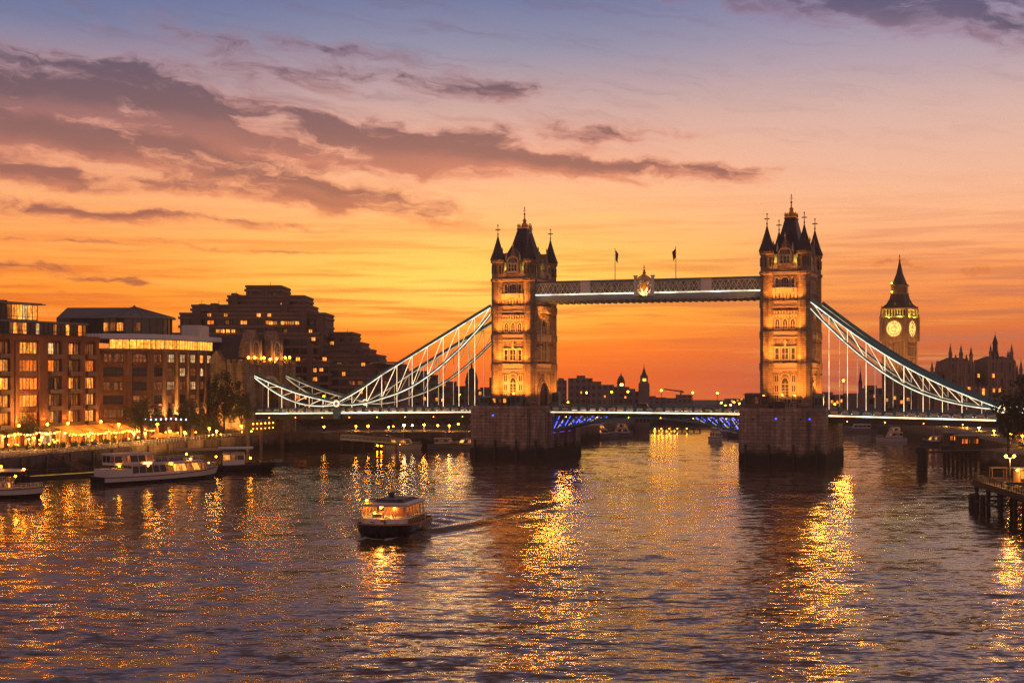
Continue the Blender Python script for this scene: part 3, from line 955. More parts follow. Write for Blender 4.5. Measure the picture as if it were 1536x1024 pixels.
# arched lifting leaves with open blue lattice
def leaf_girder(y):
    b = MB(); glow_bar = MB(); led2 = MB()
    zb = lambda u: 11.95 - 3.9 * (abs(u) / 28.0) ** 2.0
    zt = lambda u: deck_z(u) - 1.0
    us = np.linspace(-28, 28, 29)
    for i in range(28):
        a, c = us[i], us[i + 1]
        b.bar((a, y, zb(a)), (c, y, zb(c)), .5, .55)
        b.bar((a, y, zt(a)), (c, y, zt(c)), .4, .3)
    pts = [-28, -24.6, -21.2, -17.8, -14.4, -11.0, -8]
    for sg in (-1, 1):
        for i in range(len(pts) - 1):
            a, c = sg * pts[i], sg * pts[i + 1]
            b.bar((a, y, zb(a)), (a, y, zt(a)), .42, .42)
            b.bar((a, y, zt(a)), (c, y, zb(c)), .36, .36)
            if i < 4:
                mm = (a + c) / 2
                glow_bar.bar((a + sg * -.0, y + .9, zb(a) + .5), (mm, y + .9, zt(mm) - .3), .22, .22)
                glow_bar.bar((mm, y + 1.3, zb(mm) + .5), (c, y + 1.3, zt(c) - .3), .22, .22)
                led2.bar((a * .5 + mm * .5, y + 1.1, zb(a) + .4), (c, y + 1.1, zt(c) - .6), .16, .16)
    b.build('leaf_girder', BLUE, mid)
    glow_bar.build('blue_light', LEDBLUE, mid)
    led2.build('orange_light', LEDDIM, mid)
leaf_girder(-8.0)
leaf_girder(8.0)
b = MB()
for u in np.linspace(-26, 26, 14):
    z = 11.9 - 3.9 * (abs(u) / 28.0) ** 2
    b.bar((u, -7.6, z + .5), (u, 7.6, z + .5), .3, .5)
b.build('cross_beam', BLUE, mid)

# ---- suspension chains
def lerp(a, c, t): return a + (c - a) * t
def build_chain(sg, y, lit):
    o = empty('suspension_chain', (0, 0, 0)); o.parent = bridge
    uT, uP, uA = 47.0, (98.5 if sg < 0 else 96.0), 128.0
    zT, zP, zA = 44.6, 15.3, 24.3
    top = MB(); bot = MB(); br = MB(); st = MB(); pin = MB(); hang = MB(); glow_bar = MB()
    def ztop(s): return lerp(zT, zP + .7, s) - (1.5 * max(0, s - .7) / .3 * (1 - s) / .3 * 1.2 if sg < 0 else 3.1 * math.sin(math.pi * s))
    def dep(s): return 2.2 * (1 - s) + (8.2 if sg < 0 else 4.2) * max(0.0, math.sin(math.pi * s)) ** .85 * (1.0 if s < .5 else 1.0 - .28 * (s - .5)) + .55 * s
    N = 10
    ss = [i / N for i in range(N + 1)]
    P = [(sg * lerp(uT, uP, s), y, ztop(s)) for s in ss]
    Q = [(sg * lerp(uT, uP, s), y, ztop(s) - dep(s)) for s in ss]
    fine = np.linspace(0, 1, 45)
    ptop = [(sg * lerp(uT, uP, s), y, ztop(s)) for s in fine]
    pbot = [(sg * lerp(uT, uP, s), y, ztop(s) - dep(s)) for s in fine]
    def chord(m, pts, w, h):
        for i in range(len(pts) - 1):
            m.bar(pts[i], pts[i + 1], w, h)
    off = lambda pts, dy, dz: [(p[0], p[1] + dy, p[2] + dz) for p in pts]
    chord(top, ptop, .7, 1.0 if sg < 0 else 1.15); chord(bot, pbot, .6, .8)
    e = -.40
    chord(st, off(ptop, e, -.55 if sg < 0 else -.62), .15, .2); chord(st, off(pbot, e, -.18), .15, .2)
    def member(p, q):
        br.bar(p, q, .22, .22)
        glow_bar.bar((p[0], p[1] - .17, p[2]), (q[0], q[1] - .17, q[2]), .07, .08)  # added glowing bars stand in for floodlight falling on the bracing
    for i in range(1, N):
        member(P[i], Q[i])
    for i in range(N):
        member(P[i], Q[i + 1])
    hangs = []
    for i in range(1, N):
        hangs.append(Q[i])
    # short link to the abutment
    M_ = 6
    tt = [i / M_ for i in range(M_ + 1)]
    def zt2(s): return lerp(zP + .6, zA, s) - 1.1 * math.sin(math.pi * s)
    def dp2(s): return .9 + 2.4 * math.sin(math.pi * s) ** .9
    P2 = [(sg * lerp(uP, uA, s), y, zt2(s)) for s in tt]
    Q2 = [(sg * lerp(uP, uA, s), y, zt2(s) - dp2(s)) for s in tt]
    f2 = np.linspace(0, 1, 17)
    p2 = [(sg * lerp(uP, uA, s), y, zt2(s)) for s in f2]
    q2 = [(sg * lerp(uP, uA, s), y, zt2(s) - dp2(s)) for s in f2]
    chord(top, p2, .7, 1.0); chord(bot, q2, .6, .65)
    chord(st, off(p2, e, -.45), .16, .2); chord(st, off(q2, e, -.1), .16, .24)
    for i in range(M_):
        member(P2[i], Q2[i]) if i else None
        member(P2[i], Q2[i + 1])
    hangs += [Q2[i] for i in range(1, M_ + 1)]
    for q in hangs:
        zb = deck_z(q[0]) + 1.6
        if q[2] - zb > .4 and abs(q[0]) < 126:
            h = MB().bar((q[0], q[1], zb), (q[0], q[1], q[2]), .17, .17)
            h.bar((q[0], q[1] - .14, zb), (q[0], q[1] - .14, q[2]), .07, .07, 1)
            h.build('hanger', [PALE, LED if lit else LEDDIM], o)
    top.build('top_chord', BLUE, o); bot.build('bottom_chord', BLUE, o)
    br.build('bracing', PALE, o)
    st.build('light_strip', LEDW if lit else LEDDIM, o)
    glow_bar.build('bracing_glow', LED if lit else LEDDIM, o)
    # pin with its round boss
    pc = (sg * uP, y, zP)
    for r, a_, c_, mi in ((1.25, -.5, .5, 0), (1.0, -.62, -.5, 1), (.62, -.74, -.62, 0)):
        n = 20
        vs = [(pc[0] + r * math.cos(2 * math.pi * k / n), y + a_, pc[2] + r * math.sin(2 * math.pi * k / n)) for k in range(n)]
        vs += [(pc[0] + r * math.cos(2 * math.pi * k / n), y + c_, pc[2] + r * math.sin(2 * math.pi * k / n)) for k in range(n)]
        pin.add(vs, [(k, (k + 1) % n, n + (k + 1) % n, n + k) for k in range(n)] + [tuple(range(n)), tuple(reversed(range(n, 2 * n)))], mi)
    pin.build('pin_boss', [PALE, LED], o)
    b = MB()
    b.box(pc[0] - .9, pc[0] + .9, y - .55, y + .55, deck_z(pc[0]) - 1.9, zP - 1.0)
    b.box(pc[0] - 1.2, pc[0] + 1.2, y - .7, y + .7, deck_z(pc[0]) - .6, deck_z(pc[0]) + .9)
    b.build('pin_post', BLUE, o)
    return o
for sg in (-1, 1):
    build_chain(sg, -9.6, True)
    build_chain(sg, 9.6, False)

# ---- high walkways
def build_walkway(y0, y1, lit):
    o = empty('walkway', (0, 0, 0)); o.parent = bridge
    b = MB(); lat = MB(); roof = MB(); st = MB(); gl = MB()
    U = 34.6
    b.box(-U, U, y0, y1, 45.7, 46.0)                       # floor soffit
    for y in (y0, y1):
        b.box(-U, U, y - .2, y + .2, 46.0, 47.35)
        b.box(-U, U, y - .16, y + .16, 50.6, 51.0)
        b.box(-U, U, y - .1, y + .1, 47.35, 47.75)
    for u in np.arange(-U, U + .1, 1.9):
        b.box(u - .14, u + .14, y0, y1, 45.45, 45.7)
    roof.prism([(-U, y0 - .3), (U, y0 - .3), (U, y1 + .3), (-U, y1 + .3)], 51.0, 51.55, 0, [(-U, y0 + .6), (U, y0 + .6), (U, y1 - .6), (-U, y1 - .6)])
    gl.box(-U, U, y0 + .3, y1 - .3, 47.0, 50.7)
    n = 46
    for y in (y0, y1):
        for i in range(n):
            a = -U + 2 * U * i / n; c = -U + 2 * U * (i + 1) / n
            lat.bar((a, y, 47.75), (c, y, 50.6), .13, .13); lat.bar((a, y, 50.6), (c, y, 47.75), .13, .13)
            lat.bar((a, y, 49.18), (c, y, 49.18), .08, .08)
        for u in (-17.8, 17.8):
            lat.box(u - 1.5, u + 1.5, y - .22, y + .22, 47.4, 51.3)
            lat.box(u - .9, u + .9, y - .3, y + .3, 47.9, 50.6)
    yy = y0 - .28
    if lit:
        st.box(-U, -2.9, yy - .08, yy + .08, 47.38, 47.72); st.box(2.9, U, yy - .08, yy + .08, 47.38, 47.72)
    b.build('walkway_girder', WALKBLUE, o); roof.build('walkway_roof', ROOFGREY, o)
    gl.build('walkway_glazing', WALKGLASS, o)
    lat.build('lattice', PALE, o)
    if lit:
        st.build('light_strip', LEDW, o)
    return o
WALKBLUE = plain('walkway paint', (0.30, 0.38, 0.42), 0.45, var=0.3)
WALKGLASS = room('walkway interior', (1.0, 0.62, 0.3), 0.06, 0.2)
walk = build_walkway(-8.6, -5.2, True)
build_walkway(5.2, 8.6, False)
# coat of arms in a gilded frame in the middle of the near walkway
b = MB()
yc = -9.0
fr = lambda s, o, z: (s, yc - o, z)
fbox(b, fr, -2.9, -2.2, 0, .8, 46.6, 52.2, 2); fbox(b, fr, 2.2, 2.9, 0, .8, 46.6, 52.2, 2)
fbox(b, fr, -3.1, -2.0, -.1, .9, 52.2, 52.5, 2); fbox(b, fr, 2.0, 3.1, -.1, .9, 52.2, 52.5, 2)
fbox(b, fr, -2.2, 2.2, 0, .8, 46.6, 47.2, 2)
pts = [(-2.2, 47.2), (2.2, 47.2), (2.2, 51.0), (0, 52.6), (-2.2, 51.0)]
vs = [fr(s, 0.1, z) for s, z in pts] + [fr(s, .35, z) for s, z in pts]
b.add(vs, [(5, 6, 7, 8, 9)] + [(i, (i + 1) % 5, 5 + (i + 1) % 5, 5 + i) for i in range(5)], 2)
for p, q in ((pts[2], pts[3]), (pts[3], pts[4])):
    b.bar(fr(p[0] * 1.1, .6, p[1] + .2), fr(q[0] * 1.1, .6, q[1] + .2), .4, .4, 0)
r2 = random.Random(4)
shield = [(-.85, 50.4), (.85, 50.4), (.85, 49.2), (0, 47.9), (-.85, 49.2)]
vs = [fr(s, .35, z) for s, z in shield] + [fr(s, .62, z) for s, z in shield]
b.add(vs, [(5, 6, 7, 8, 9)] + [(i, (i + 1) % 5, 5 + (i + 1) % 5, 5 + i) for i in range(5)], 0)
b.bar(fr(0, .7, 47.9), fr(0, .7, 50.4), .12, .12, 0); b.bar(fr(-.85, .7, 49.5), fr(.85, .7, 49.5), .12, .12, 0)
for sg in (-1, 1):
    b.tube([fr(sg * 1.0, .5, 47.7), fr(sg * 1.5, .55, 48.6), fr(sg * 1.2, .55, 49.5), fr(sg * 1.65, .5, 50.4)], [.22, .3, .26, .12], 6, 0)
    b.tube([fr(sg * 1.2, .5, 49.4), fr(sg * 1.95, .5, 48.9)], [.16, .08], 5, 0)
    b.tube([fr(sg * .4, .5, 50.9), fr(sg * .9, .5, 51.1)], [.16, .1], 5, 0)
b.ball(fr(0, .5, 51.1), .42, 0)
b.lathe([(.3, 52.6), (.55, 53.2), (.3, 53.5), (.4, 53.8), (.1, 54.2), (.06, 54.9), (.18, 55.0), (.02, 55.4)], 8, (0, yc - .4), 0)
b.box(-.35, .35, yc - .46, yc - .34, 54.5, 54.7, 0)
b.build('crest', [GOLD, STEEL, PALE], walk)
cl = bpy.data.lights.new('crest_lamp', 'SPOT'); cl.energy = 1500; cl.color = (1, .6, .22); cl.spot_size = R(60); cl.spot_blend = .6; cl.shadow_soft_size = .2
co = bpy.data.objects.new('crest_lamp', cl); COL.objects.link(co); co.parent = walk; co.location = (0, -13.0, 46.8)
co.rotation_euler = (R(90 + 22), 0, 0)
MB().box(-.3, .3, -13.2, -12.9, 46.4, 46.7).bar((0, -13, 46.4), (0, -9.2, 46.3), .1, .1).build('lamp_bracket', STEEL, walk)

# ---- abutment gatehouse on the north bank
def build_abutment():
    b = MB()
    b.box(-152, -128.4, -14.5, 14.5, 0.0, 12.0)
    b.box(-150.5, -128.6, -13.6, -6.2, 12.0, 27.2); b.box(-150.5, -128.6, 6.2, 13.6, 12.0, 27.2)
    b.box(-150.5, -128.6, -6.2, 6.2, 22.5, 27.2)
    for y in (-14.3, -6.6, 6.6, 14.3):
        b.lathe([(1.2, 0), (1.2, 12), (1.0, 12.3), (1.0, 26.6), (1.3, 27.2), (1.3, 28.4)], 8, (-128.4, y), 0, math.pi / 8)
    b.box(-150.9, -128.2, -13.9, 13.9, 27.2, 27.9)
    for i in range(14):
        y = -13.6 + i * 2.0
        b.box(-128.9, -128.2, y, y + 1.1, 27.9, 29.0)
    for i in range(11):
        u = -150.5 + i * 2.1
        b.box(u, u + 1.2, -13.9, -13.2, 27.9, 29.0)
    o = b.build('abutment', STONE, bridge)
    b = MB()
    # steep slate roof with stone gables on the river front
    b.prism([(-149, -12.2), (-131, -12.2), (-131, 12.2), (-149, 12.2)], 27.9, 36.6, 0, [(-147, -3.5), (-133, -3.5), (-133, 3.5), (-147, 3.5)])
    b.build('roof', SLATE, o)
    for yy in (-7.2, 5.6):
        b = MB()
        pr = [(-3.1, 27.9), (3.1, 27.9), (3.1, 32.6), (0.5, 37.6), (0, 38.6), (-.5, 37.6), (-3.1, 32.6)]
        vs = [(-129.2, yy + s, z) for s, z in pr] + [(-133.5, yy + s, z) for s, z in pr]
        n = len(pr)
        b.add(vs, [tuple(range(n)), tuple(reversed(range(n, 2 * n)))] + [(i, n + i, n + (i + 1) % n, (i + 1) % n) for i in range(n)], 0)
        fr = lambda s, oo, z: (-129.2 + oo, yy + s, z)
        wall_window(b, fr, 0, 29.4, 3.0, 5.4, True, 3, 2)
        for s in (-3.1, 3.1):
            b.lathe([(.4, 27.9), (.4, 33.4), (.02, 35.6)], 4, (-129.2, yy + s), 2)
        b.build('gable', [STONE, GLASSDK, PALEFRAME], o)
    b = MB()   # smaller gable facing down river
    pr = [(-3.6, 12.0), (3.6, 12.0), (3.6, 27.8), (0, 32.0), (-3.6, 27.8)]
    vs = [(-139.5 + s, -14.2, z) for s, z in pr] + [(-139.5 + s, -12.5, z) for s, z in pr]
    b.add(vs, [tuple(range(5)), tuple(reversed(range(5, 10)))] + [(i, 5 + i, 5 + (i + 1) % 5, (i + 1) % 5) for i in range(5)], 0)
    fr = lambda s, oo, z: (-139.5 + s, -14.2 - oo, z)
    wall_window(b, fr, 0, 21.0, 1.0, 2.0, True, 1, 0)
    wall_window(b, fr, -1.6, 14.5, .7, 1.6, False, 1, 0); wall_window(b, fr, 1.6, 14.5, .7, 1.6, False, 1, 0)
    b.build('gable', [STONE, GLASSDK, PALEFRAME], o)
    b = MB()
    fr = lambda s, oo, z: (-128.45 + oo, s, z)
    add_arch_ring(b, fr, 0, 11.8, 10.4, 11.2, 5.5, .8, 0, .7, 0)
    b.build('arch_moulding', TRIMSTONE, o)
    b = MB()   # rows of little lights in the wall under the road
    for r_, zz in enumerate((8.7, 7.1)):
        for i in range(6):
            b.ball((-127.0, -12.3 + i * 2.4, zz), .19 if r_ == 0 else .13)
    b.build('wall_light', BULB, o)
    for y, z in ((-13.6, 29.6), (-9.9, 29.6), (-4.4, 29.6), (-0.6, 29.2), (3.2, 29.4), (8.8, 29.8), (11.6, 29.9)):
        MB().lathe([(.1, 27.2), (.1, z - .5), (.22, z - .4)], 6, (-127.9, y)).ball((-127.9, y, z), .36, 1).build('lamp', [STEEL, LAMP], o)
    return o
abut = build_abutment()

# ---- floodlights that wash the towers (spot with optional fitting; also makes the added streak spots)
def flood(parent, loc, aim, energy, col=(1.0, .30, .03), size=95, soft=.25, blend=.7, fitting=True):
    d = bpy.data.lights.new('floodlight_lamp', 'SPOT')
    d.energy = energy; d.color = col; d.spot_size = R(size); d.spot_blend = blend; d.shadow_soft_size = soft
    o = bpy.data.objects.new('floodlight_lamp', d); COL.objects.link(o)
    o.parent = parent; o.location = loc
    o.rotation_euler = (Vector(aim) - Vector(loc)).to_track_quat('-Z', 'Y').to_euler()
    if fitting:
        x, y, z = loc
        MB().box(x - .3, x + .3, y - .22, y + .22, z - .42, z - .12).box(x - .06, x + .06, y - .06, y + .06, z - .7, z - .42).build('floodlight', STEEL, parent)
    return o
for t, k in ((tower_a, 1.0), (tower_b, 1.12)):
    for x, e in ((-5.0, 5200), (-1.8, 5600), (1.8, 5600), (5.0, 6000)):
        flood(t, (x, -14.2, 18.6), (x * .8, -9.4, 23.5), e * k, size=125, blend=.9)
        MB().bar((x, -14.2, ZT + .2), (x, -14.2, 18.2), .14, .14).build('floodlight_mast', STEEL, t)
    # ledge lamps at the upper storeys, on brackets
    for z, aim, e in ((28.0, 34.0, 3800), (36.8, 42.5, 3300), (45.0, 51.0, 2600)):
        for x in (-3.4, 0, 3.4):
            flood(t, (x, -12.2, z), (x, -9.4, aim), e * k, size=130, blend=.9)
            MB().bar((x, -9.4, z - .55), (x, -12.2, z - .55), .1, .1).build('lamp_bracket', STEEL, t)
    for y in (-6.5, 0, 6.5):
        flood(t, (10.4, y, 15.9), (5.8, y, 30), 8500 * k)
    # yellow lamps behind the battlements
    for x in (-3.0, 3.0):
        d = flood(t, (x, -8.75, 54.2), (x, -7.2, 57.5), 420, (1.0, .8, .12), 140, .2, .8, False)
    for y in (-6.0, 0, 6.0):
        d = flood(t, (5.2, y, 54.2), (4.2, y, 57.5), 380, (1.0, .8, .12), 140, .2, .8, False)
flood(tower_a, (8.6, 4.0, 44.5), (6, 2, 36), 1500, size=120, fitting=False)
flood(tower_a, (8.6, -3.0, 41.0), (5.7, 0, 46), 1500, size=130, fitting=False)

# ---- added spots on piers and towers, turned to the viewer to streak the water
def added_streak_lamp(p, x, y, z, e, wall):
    flood(p, (x, y, z), (x + (140.0 if p in (pier_a, tower_a) else 58.0), y - 393.0, z - 6.0), e * 1.5, (1.0, .38, .04), 24, .7, 1.0)
    MB().bar((wall, y, z - .2), (x, y, z - .35), .14, .14).build('lamp_bracket', STEEL, p)  # fitting and bracket belong to the added spot
for y, e in ((-4.0, 1500), (3.0, 1500), (11.0, 1200)):
    added_streak_lamp(pier_a, 12.9, y, 11.6, e, 11.5)
for y, e in ((-7.0, 2400), (0.0, 3600), (7.0, 2700), (17.0, 1800)):
    added_streak_lamp(pier_b, 12.9, y, 11.6, e, 11.5)
for t in (tower_a, tower_b):
    for y, z, e in ((-4.5, 24.6, 3400), (4.5, 24.6, 3400), (-5.5, 33.4, 3800), (3.5, 33.4, 3800), (5.5, 42.0, 4600)):
        added_streak_lamp(t, 7.6, y, z, e, 5.7)

# ---- abutment wall washers
flood(abut, (-137, -18.5, 6.2), (-133, -14.2, 13), 9000, (1, .42, .08))
flood(abut, (-131, -18.5, 6.2), (-130, -14.2, 11), 5000, (1, .42, .08))
for y in (-4, 2.5, 9):
    flood(abut, (-127.6, y, 28.0), (-130.5, y, 33), 900, (1, .45, .1), 130, .2, .8, False)
flood(abut, (-126.5, 0, 13.4), (-129, 0, 20), 500, (1, .5, .14), 140, .2, .8, False)
# ================================================================== BUILDINGS ON THE NORTH BANK
_win = {}
def win_meshes(w, h, nm, nt, rm, fm):
    k = (round(w, 2), round(h, 2), nm, nt, rm.name, fm.name)
    if k not in _win:
        p = MB().add([(-w / 2, -.05, 0), (w / 2, -.05, 0), (w / 2, -.05, h), (-w / 2, -.05, h)], [(0, 1, 2, 3)]).mesh('pane', rm)
        f = MB()
        f.box(-w / 2 - .1, -w / 2 + .06, -.18, -.02, -.08, h + .1); f.box(w / 2 - .06, w / 2 + .1, -.18, -.02, -.08, h + .1)
        f.box(-w / 2 + .06, w / 2 - .06, -.18, -.02, h - .04, h + .1); f.box(-w / 2 + .06, w / 2 - .06, -.22, -.02, -.1, .05)
        for i in range(1, nm):
            x = -w / 2 + w * i / nm
            f.box(x - .06, x + .06, -.15, -.02, .05, h - .04)
        for i in range(1, nt):
            z = h * i / nt
            f.box(-w / 2 + .06, w / 2 - .06, -.13, -.02, z - .05, z + .05)
        _win[k] = (p, f.mesh('frame', fm))
    return _win[k]
def window(parent, loc, ang, w, h, nm, nt, rm, fm=None):
    p, f = win_meshes(w, h, nm, nt, rm, fm or FRAME)
    o = put('window', p, parent, loc, ang)
    put('frame', f, o)
    return o

# ---- brick riverside block with penthouses (far left)
HA = math.atan2(35.0, 14.8)
h1 = empty('apartment_block', (-133.5, 365.0, QZ), HA, 'dark brick apartment block with tall orange-lit windows and two glazed penthouse floors', 'building')
HL = -30.0
MB().box(HL, 38, 0, 17, -.5, 30).build('wall', BRICK, h1)
bays = [(-24, 5.5), (-16.5, 5.5), (-8.5, 5.2), (0.6, 4.4), (10.0, 7.4), (19.8, 5.4), (27.6, 5.0), (34.4, 4.2)]
edges = []
for x, w in bays:
    edges += [x - w / 2, x + w / 2]
piers = MB()
segs = [(HL, edges[0])] + [(edges[i], edges[i + 1]) for i in range(1, len(edges) - 1, 2)] + [(edges[-1], 38)]
for a, c in segs:
    piers.box(a, c, -.9, .1, -.5, 29.0)
piers.box(4.3, 4.9, -1.25, -.9, 5.5, 28.6)
piers.box(HL, 38, -1.15, .1, 28.6, 30.02)
piers.box(HL, 38, -1.6, .1, 29.2, 29.6)
piers.build('brick_pier', BRICK, h1)
tops = [9.3, 13.9, 18.5, 23.3, 28.0]
r3 = random.Random(5)
pat = {4: [ROOM_B, ROOM_B, ROOM_B, ROOM_B, ROOM_A], 5: [ROOM_A, ROOM_D, GLASSDK, ROOM_B, ROOM_C], 6: [ROOM_A, ROOM_D, ROOM_A, ROOM_D, ROOM_A],
       7: [ROOM_A, ROOM_A, ROOM_A, ROOM_B, ROOM_D], 3: [ROOM_B, ROOM_A, ROOM_A, ROOM_A, ROOM_D]}
bal = MB(); balr = MB()
for bi, (x, w) in enumerate(bays):
    for r_, zt in enumerate(tops):
        rm = pat.get(bi, [r3.choice(ROOMS) for _ in tops])[r_]
        if bi in (5, 6):   # half the bay is a dark balcony door
            window(h1, (x - w * .22, -.12, zt - 3.1), 0, w * .5, 3.0, 3, 1, rm)
            window(h1, (x + w * .26, -.12, zt - 3.1), 0, w * .36, 3.0, 2, 1, ROOM_D)
        else:
            window(h1, (x, -.12, zt - 3.1), 0, w - .5, 3.0, 5 if w > 5 else 4, 1, rm)
        if bi in (5, 6, 3, 7):
            bal.box(x - w / 2 + .05, x + w / 2 - .05, -1.7, .0, zt - 4.35, zt - 4.1)
            bal.box(x - w / 2 + .05, x + w / 2 - .05, -1.75, -1.65, zt - 4.1, zt - 3.2)
        else:
            balr.box(x - w / 2, x + w / 2, -.5, .05, zt - 4.6, zt - 3.25)
bal.build('balcony', CONCRETE2, h1); balr.build('spandrel', BRICK, h1)
# setback glazed floors
def glazed(parent, x0, x1, y0, y1, z0, z1, step, gm, roofm, over, lit=()):
    b = MB(); b.box(x0, x1, y0, y1, z0, z1); b.build('glazing', gm, parent)
    m_ = MB()
    n = max(1, int((x1 - x0) / step))
    for i in range(n + 1):
        x = x0 + (x1 - x0) * i / n
        m_.box(x - .09, x + .09, y0 - .12, y0 + .02, z0, z1)
    k = max(1, int((y1 - y0) / step))
    for i in range(k + 1):
        y = y0 + (y1 - y0) * i / k
        m_.box(x1 - .02, x1 + .12, y - .09, y + .09, z0, z1)
    m_.box(x0, x1, y0 - .16, y0 + .02, z0 + 1.0, z0 + 1.12)
    m_.build('mullion', FRAME, parent)
    r_ = MB(); r_.box(x0 - .2, x1 + over, y0 - over, y1, z1, z1 + .28); r_.box(x0, x1 + over * .6, y0 - over * .6, y1, z1 + .28, z1 + .5)
    r_.build('flat_roof', roofm, parent)
    for i, rm in lit:
        w = (x1 - x0) / n
        p, f = win_meshes(w - .25, (z1 - z0) - .5, 1, 1, rm, FRAME)
        put('lit_pane', p, parent, (x0 + (i + .5) * w, y0 - .02, z0 + .3))
glazed(h1, HL, 36.5, 2.6, 15, 30.0, 33.4, 1.7, GLASSRF, ROOFGREY, .7, [(21, ROOM_D), (22, ROOM_A), (23, ROOM_D), (24, ROOM_A), (27, ROOM_C), (31, ROOM_D), (34, ROOM_A), (37, ROOM_B), (38, ROOM_D)])
glazed(h1, HL, 19.0, 4.6, 15, 33.95, 38.3, 1.9, GLASSRF, ROOFGREY, 1.6, [(19, ROOM_D), (20, ROOM_A), (21, ROOM_A), (22, ROOM_C), (23, ROOM_A), (24, ROOM_A)])
gr = MB()
for x in np.arange(HL, 37.9, 1.5):
    gr.box(x - .04, x + .04, -.9, -.84, 30.02, 31.1)
gr.box(HL, 38, -.92, -.82, 31.1, 31.18)
gr.build('railing', STEEL, h1)
MB().box(6.0, 6.8, 8, 8.8, 38.7, 40.0).box(10, 12.4, 9, 11, 38.7, 39.5).build('roof_plant', STEEL, h1)
# ground floor of lit restaurant fronts
for i in range(11):
    x = -26 + i * 6.0
    window(h1, (x, -1.0, .3), 0, 4.6, 3.6, 4, 1, [ROOM_A, ROOM_B, ROOM_A, ROOM_C][i % 4])
MB().box(HL, 38, -1.4, -.9, 4.25, 5.2).build('fascia', STEEL, h1)
for x, e in ((4.6, 26000), (15.4, 1500), (23.6, 1500), (37.3, 2500)):
    d = bpy.data.lights.new('wall_lamp_light', 'SPOT'); d.energy = e; d.color = (1, .42, .06); d.spot_size = R(130); d.spot_blend = .8; d.shadow_soft_size = .15
    o = bpy.data.objects.new('wall_lamp_light', d); COL.objects.link(o); o.parent = h1; o.location = (x, -2.1, 6.3); o.rotation_euler = (R(180 - 12), 0, 0)
    MB().box(x - .08, x + .08, -2.1, -.8, 5.5, 5.6, 0).ball((x, -2.1, 5.9), .34, 1).build('wall_lamp', [STEEL, LAMP], h1)

# ---- curved tan block with rotunda
h2 = empty('office_block', (0, 0, QZ), 0, 'curved tan brick office block with lit glass top floor and grey conical roof', 'building')
pp = [(147, 406), (193, 407.5), (225, 411), (246, 416), (264, 422), (280, 429), (295, 436.5), (306, 442), (317.5, 448)]
front = [(gx(px, Y), Y) for px, Y in pp]
rear = [(-84, 470), (-100, 486), (-136, 486), (-136, 425), (front[0][0] - .5, 408)]
MB().prism(front + rear, -.5, 26.6).build('wall', BRICK2, h2)
pr = MB(); sp = MB()
zr = [9.3, 13.2, 17.2, 21.3, 25.4]
litc = {(0, 0): ROOM_D, (0, 4): ROOM_D, (1, 4): ROOM_D, (2, 4): ROOM_D, (3, 4): ROOM_C, (4, 4): ROOM_C, (5, 4): ROOM_C, (6, 4): ROOM_A, (7, 4): ROOM_C, (4, 2): ROOM_D, (3, 2): ROOM_C,
        (5, 3): ROOM_D, (4, 3): ROOM_C, (3, 3): ROOM_D, (5, 2): ROOM_C, (3, 1): ROOM_D, (2, 2): ROOM_D, (0, 2): ROOM_D, (6, 3): ROOM_C}
for i in range(len(front) - 1):
    a = Vector(front[i] + (0,)); c = Vector(front[i + 1] + (0,))
    L = (c - a).length; ang = math.atan2(c.y - a.y, c.x - a.x)
    dx = (c - a).normalized(); nrm = Vector((dx.y, -dx.x, 0))
    mid_ = (a + c) / 2
    bw_ = max(1.0, min(L * .64, 6.4))
    for r_, zt in enumerate(zr):
        rm = litc.get((i, r_), ROOM_D if (i * 3 + r_) % 4 == 0 else GLASSDK)
        p = mid_ + nrm * .05
        window(h2, (p.x, p.y, zt - 2.5), ang, bw_, 2.4, 4 if bw_ > 3 else 2, 2, rm)
        q0 = mid_ - dx * (bw_ / 2 + .1) + nrm * .25; q1 = mid_ + dx * (bw_ / 2 + .1) + nrm * .25
        sp.bar((q0.x, q0.y, zt - 3.0), (q1.x, q1.y, zt - 3.0), .5, .8)
        # thin rail
        sp.bar((q0.x, q0.y, zt - 1.5), (q1.x, q1.y, zt - 1.5), .06, .06)
    for pt in ([a] if i else [a, ]) + ([c] if i == len(front) - 2 else []):
        p = pt + nrm * .35
        pr.lathe([(.95 if i < 3 else .8, -.5), (.95 if i < 3 else .8, 26.4)], 4, (p.x, p.y), 0, ang + math.pi / 4)
    m0 = a + nrm * .55; m1 = c + nrm * .55
    pr.bar((m0.x, m0.y, 26.5), (m1.x, m1.y, 26.5), 1.3, .7); pr.bar((m0.x, m0.y, 5.0), (m1.x, m1.y, 5.0), 1.0, .8)
pr.build('brick_pier', BRICK2, h2); sp.build('spandrel', BRICK, h2)
# lit glass storey, set back
fb = [Vector((x, y, 0)) + Vector((-.15, 1.6, 0)) for x, y in front]
fb[0].x = gx(166, 409)
gb = MB(); gm = MB()
for i in range(len(fb) - 1):
    a, c = fb[i], fb[i + 1]
    gb.quad((a.x, a.y, 26.6), (c.x, c.y, 26.6), (c.x, c.y, 29.5), (a.x, a.y, 29.5))
    n = max(2, int((c - a).length / 1.7))
    for j in range(n):
        p = a + (c - a) * (j / n)
        gm.box(p.x - .08, p.x + .08, p.y - .14, p.y, 26.6, 29.5)
gb.build('lit_glazing', room('lit top floor', (1.0, .42, .05), 1.9, .55), h2); gm.build('mullion', FRAME, h2)
ov = [(p.x, p.y - .7) for p in fb] + [(-89, 466), (-134, 484), (-134, 411)]
iv = [(p.x - .2 - (.03 * k), p.y + 2.2) for k, p in enumerate(fb)] + [(-91, 464), (-132, 482), (-132, 414)]
MB().prism(ov, 29.5, 29.8, 0).build('eaves', ROOFGREY, h2)
MB().prism(ov, 29.8, 31.3, 0, iv).build('terrace_roof', PALE, h2)
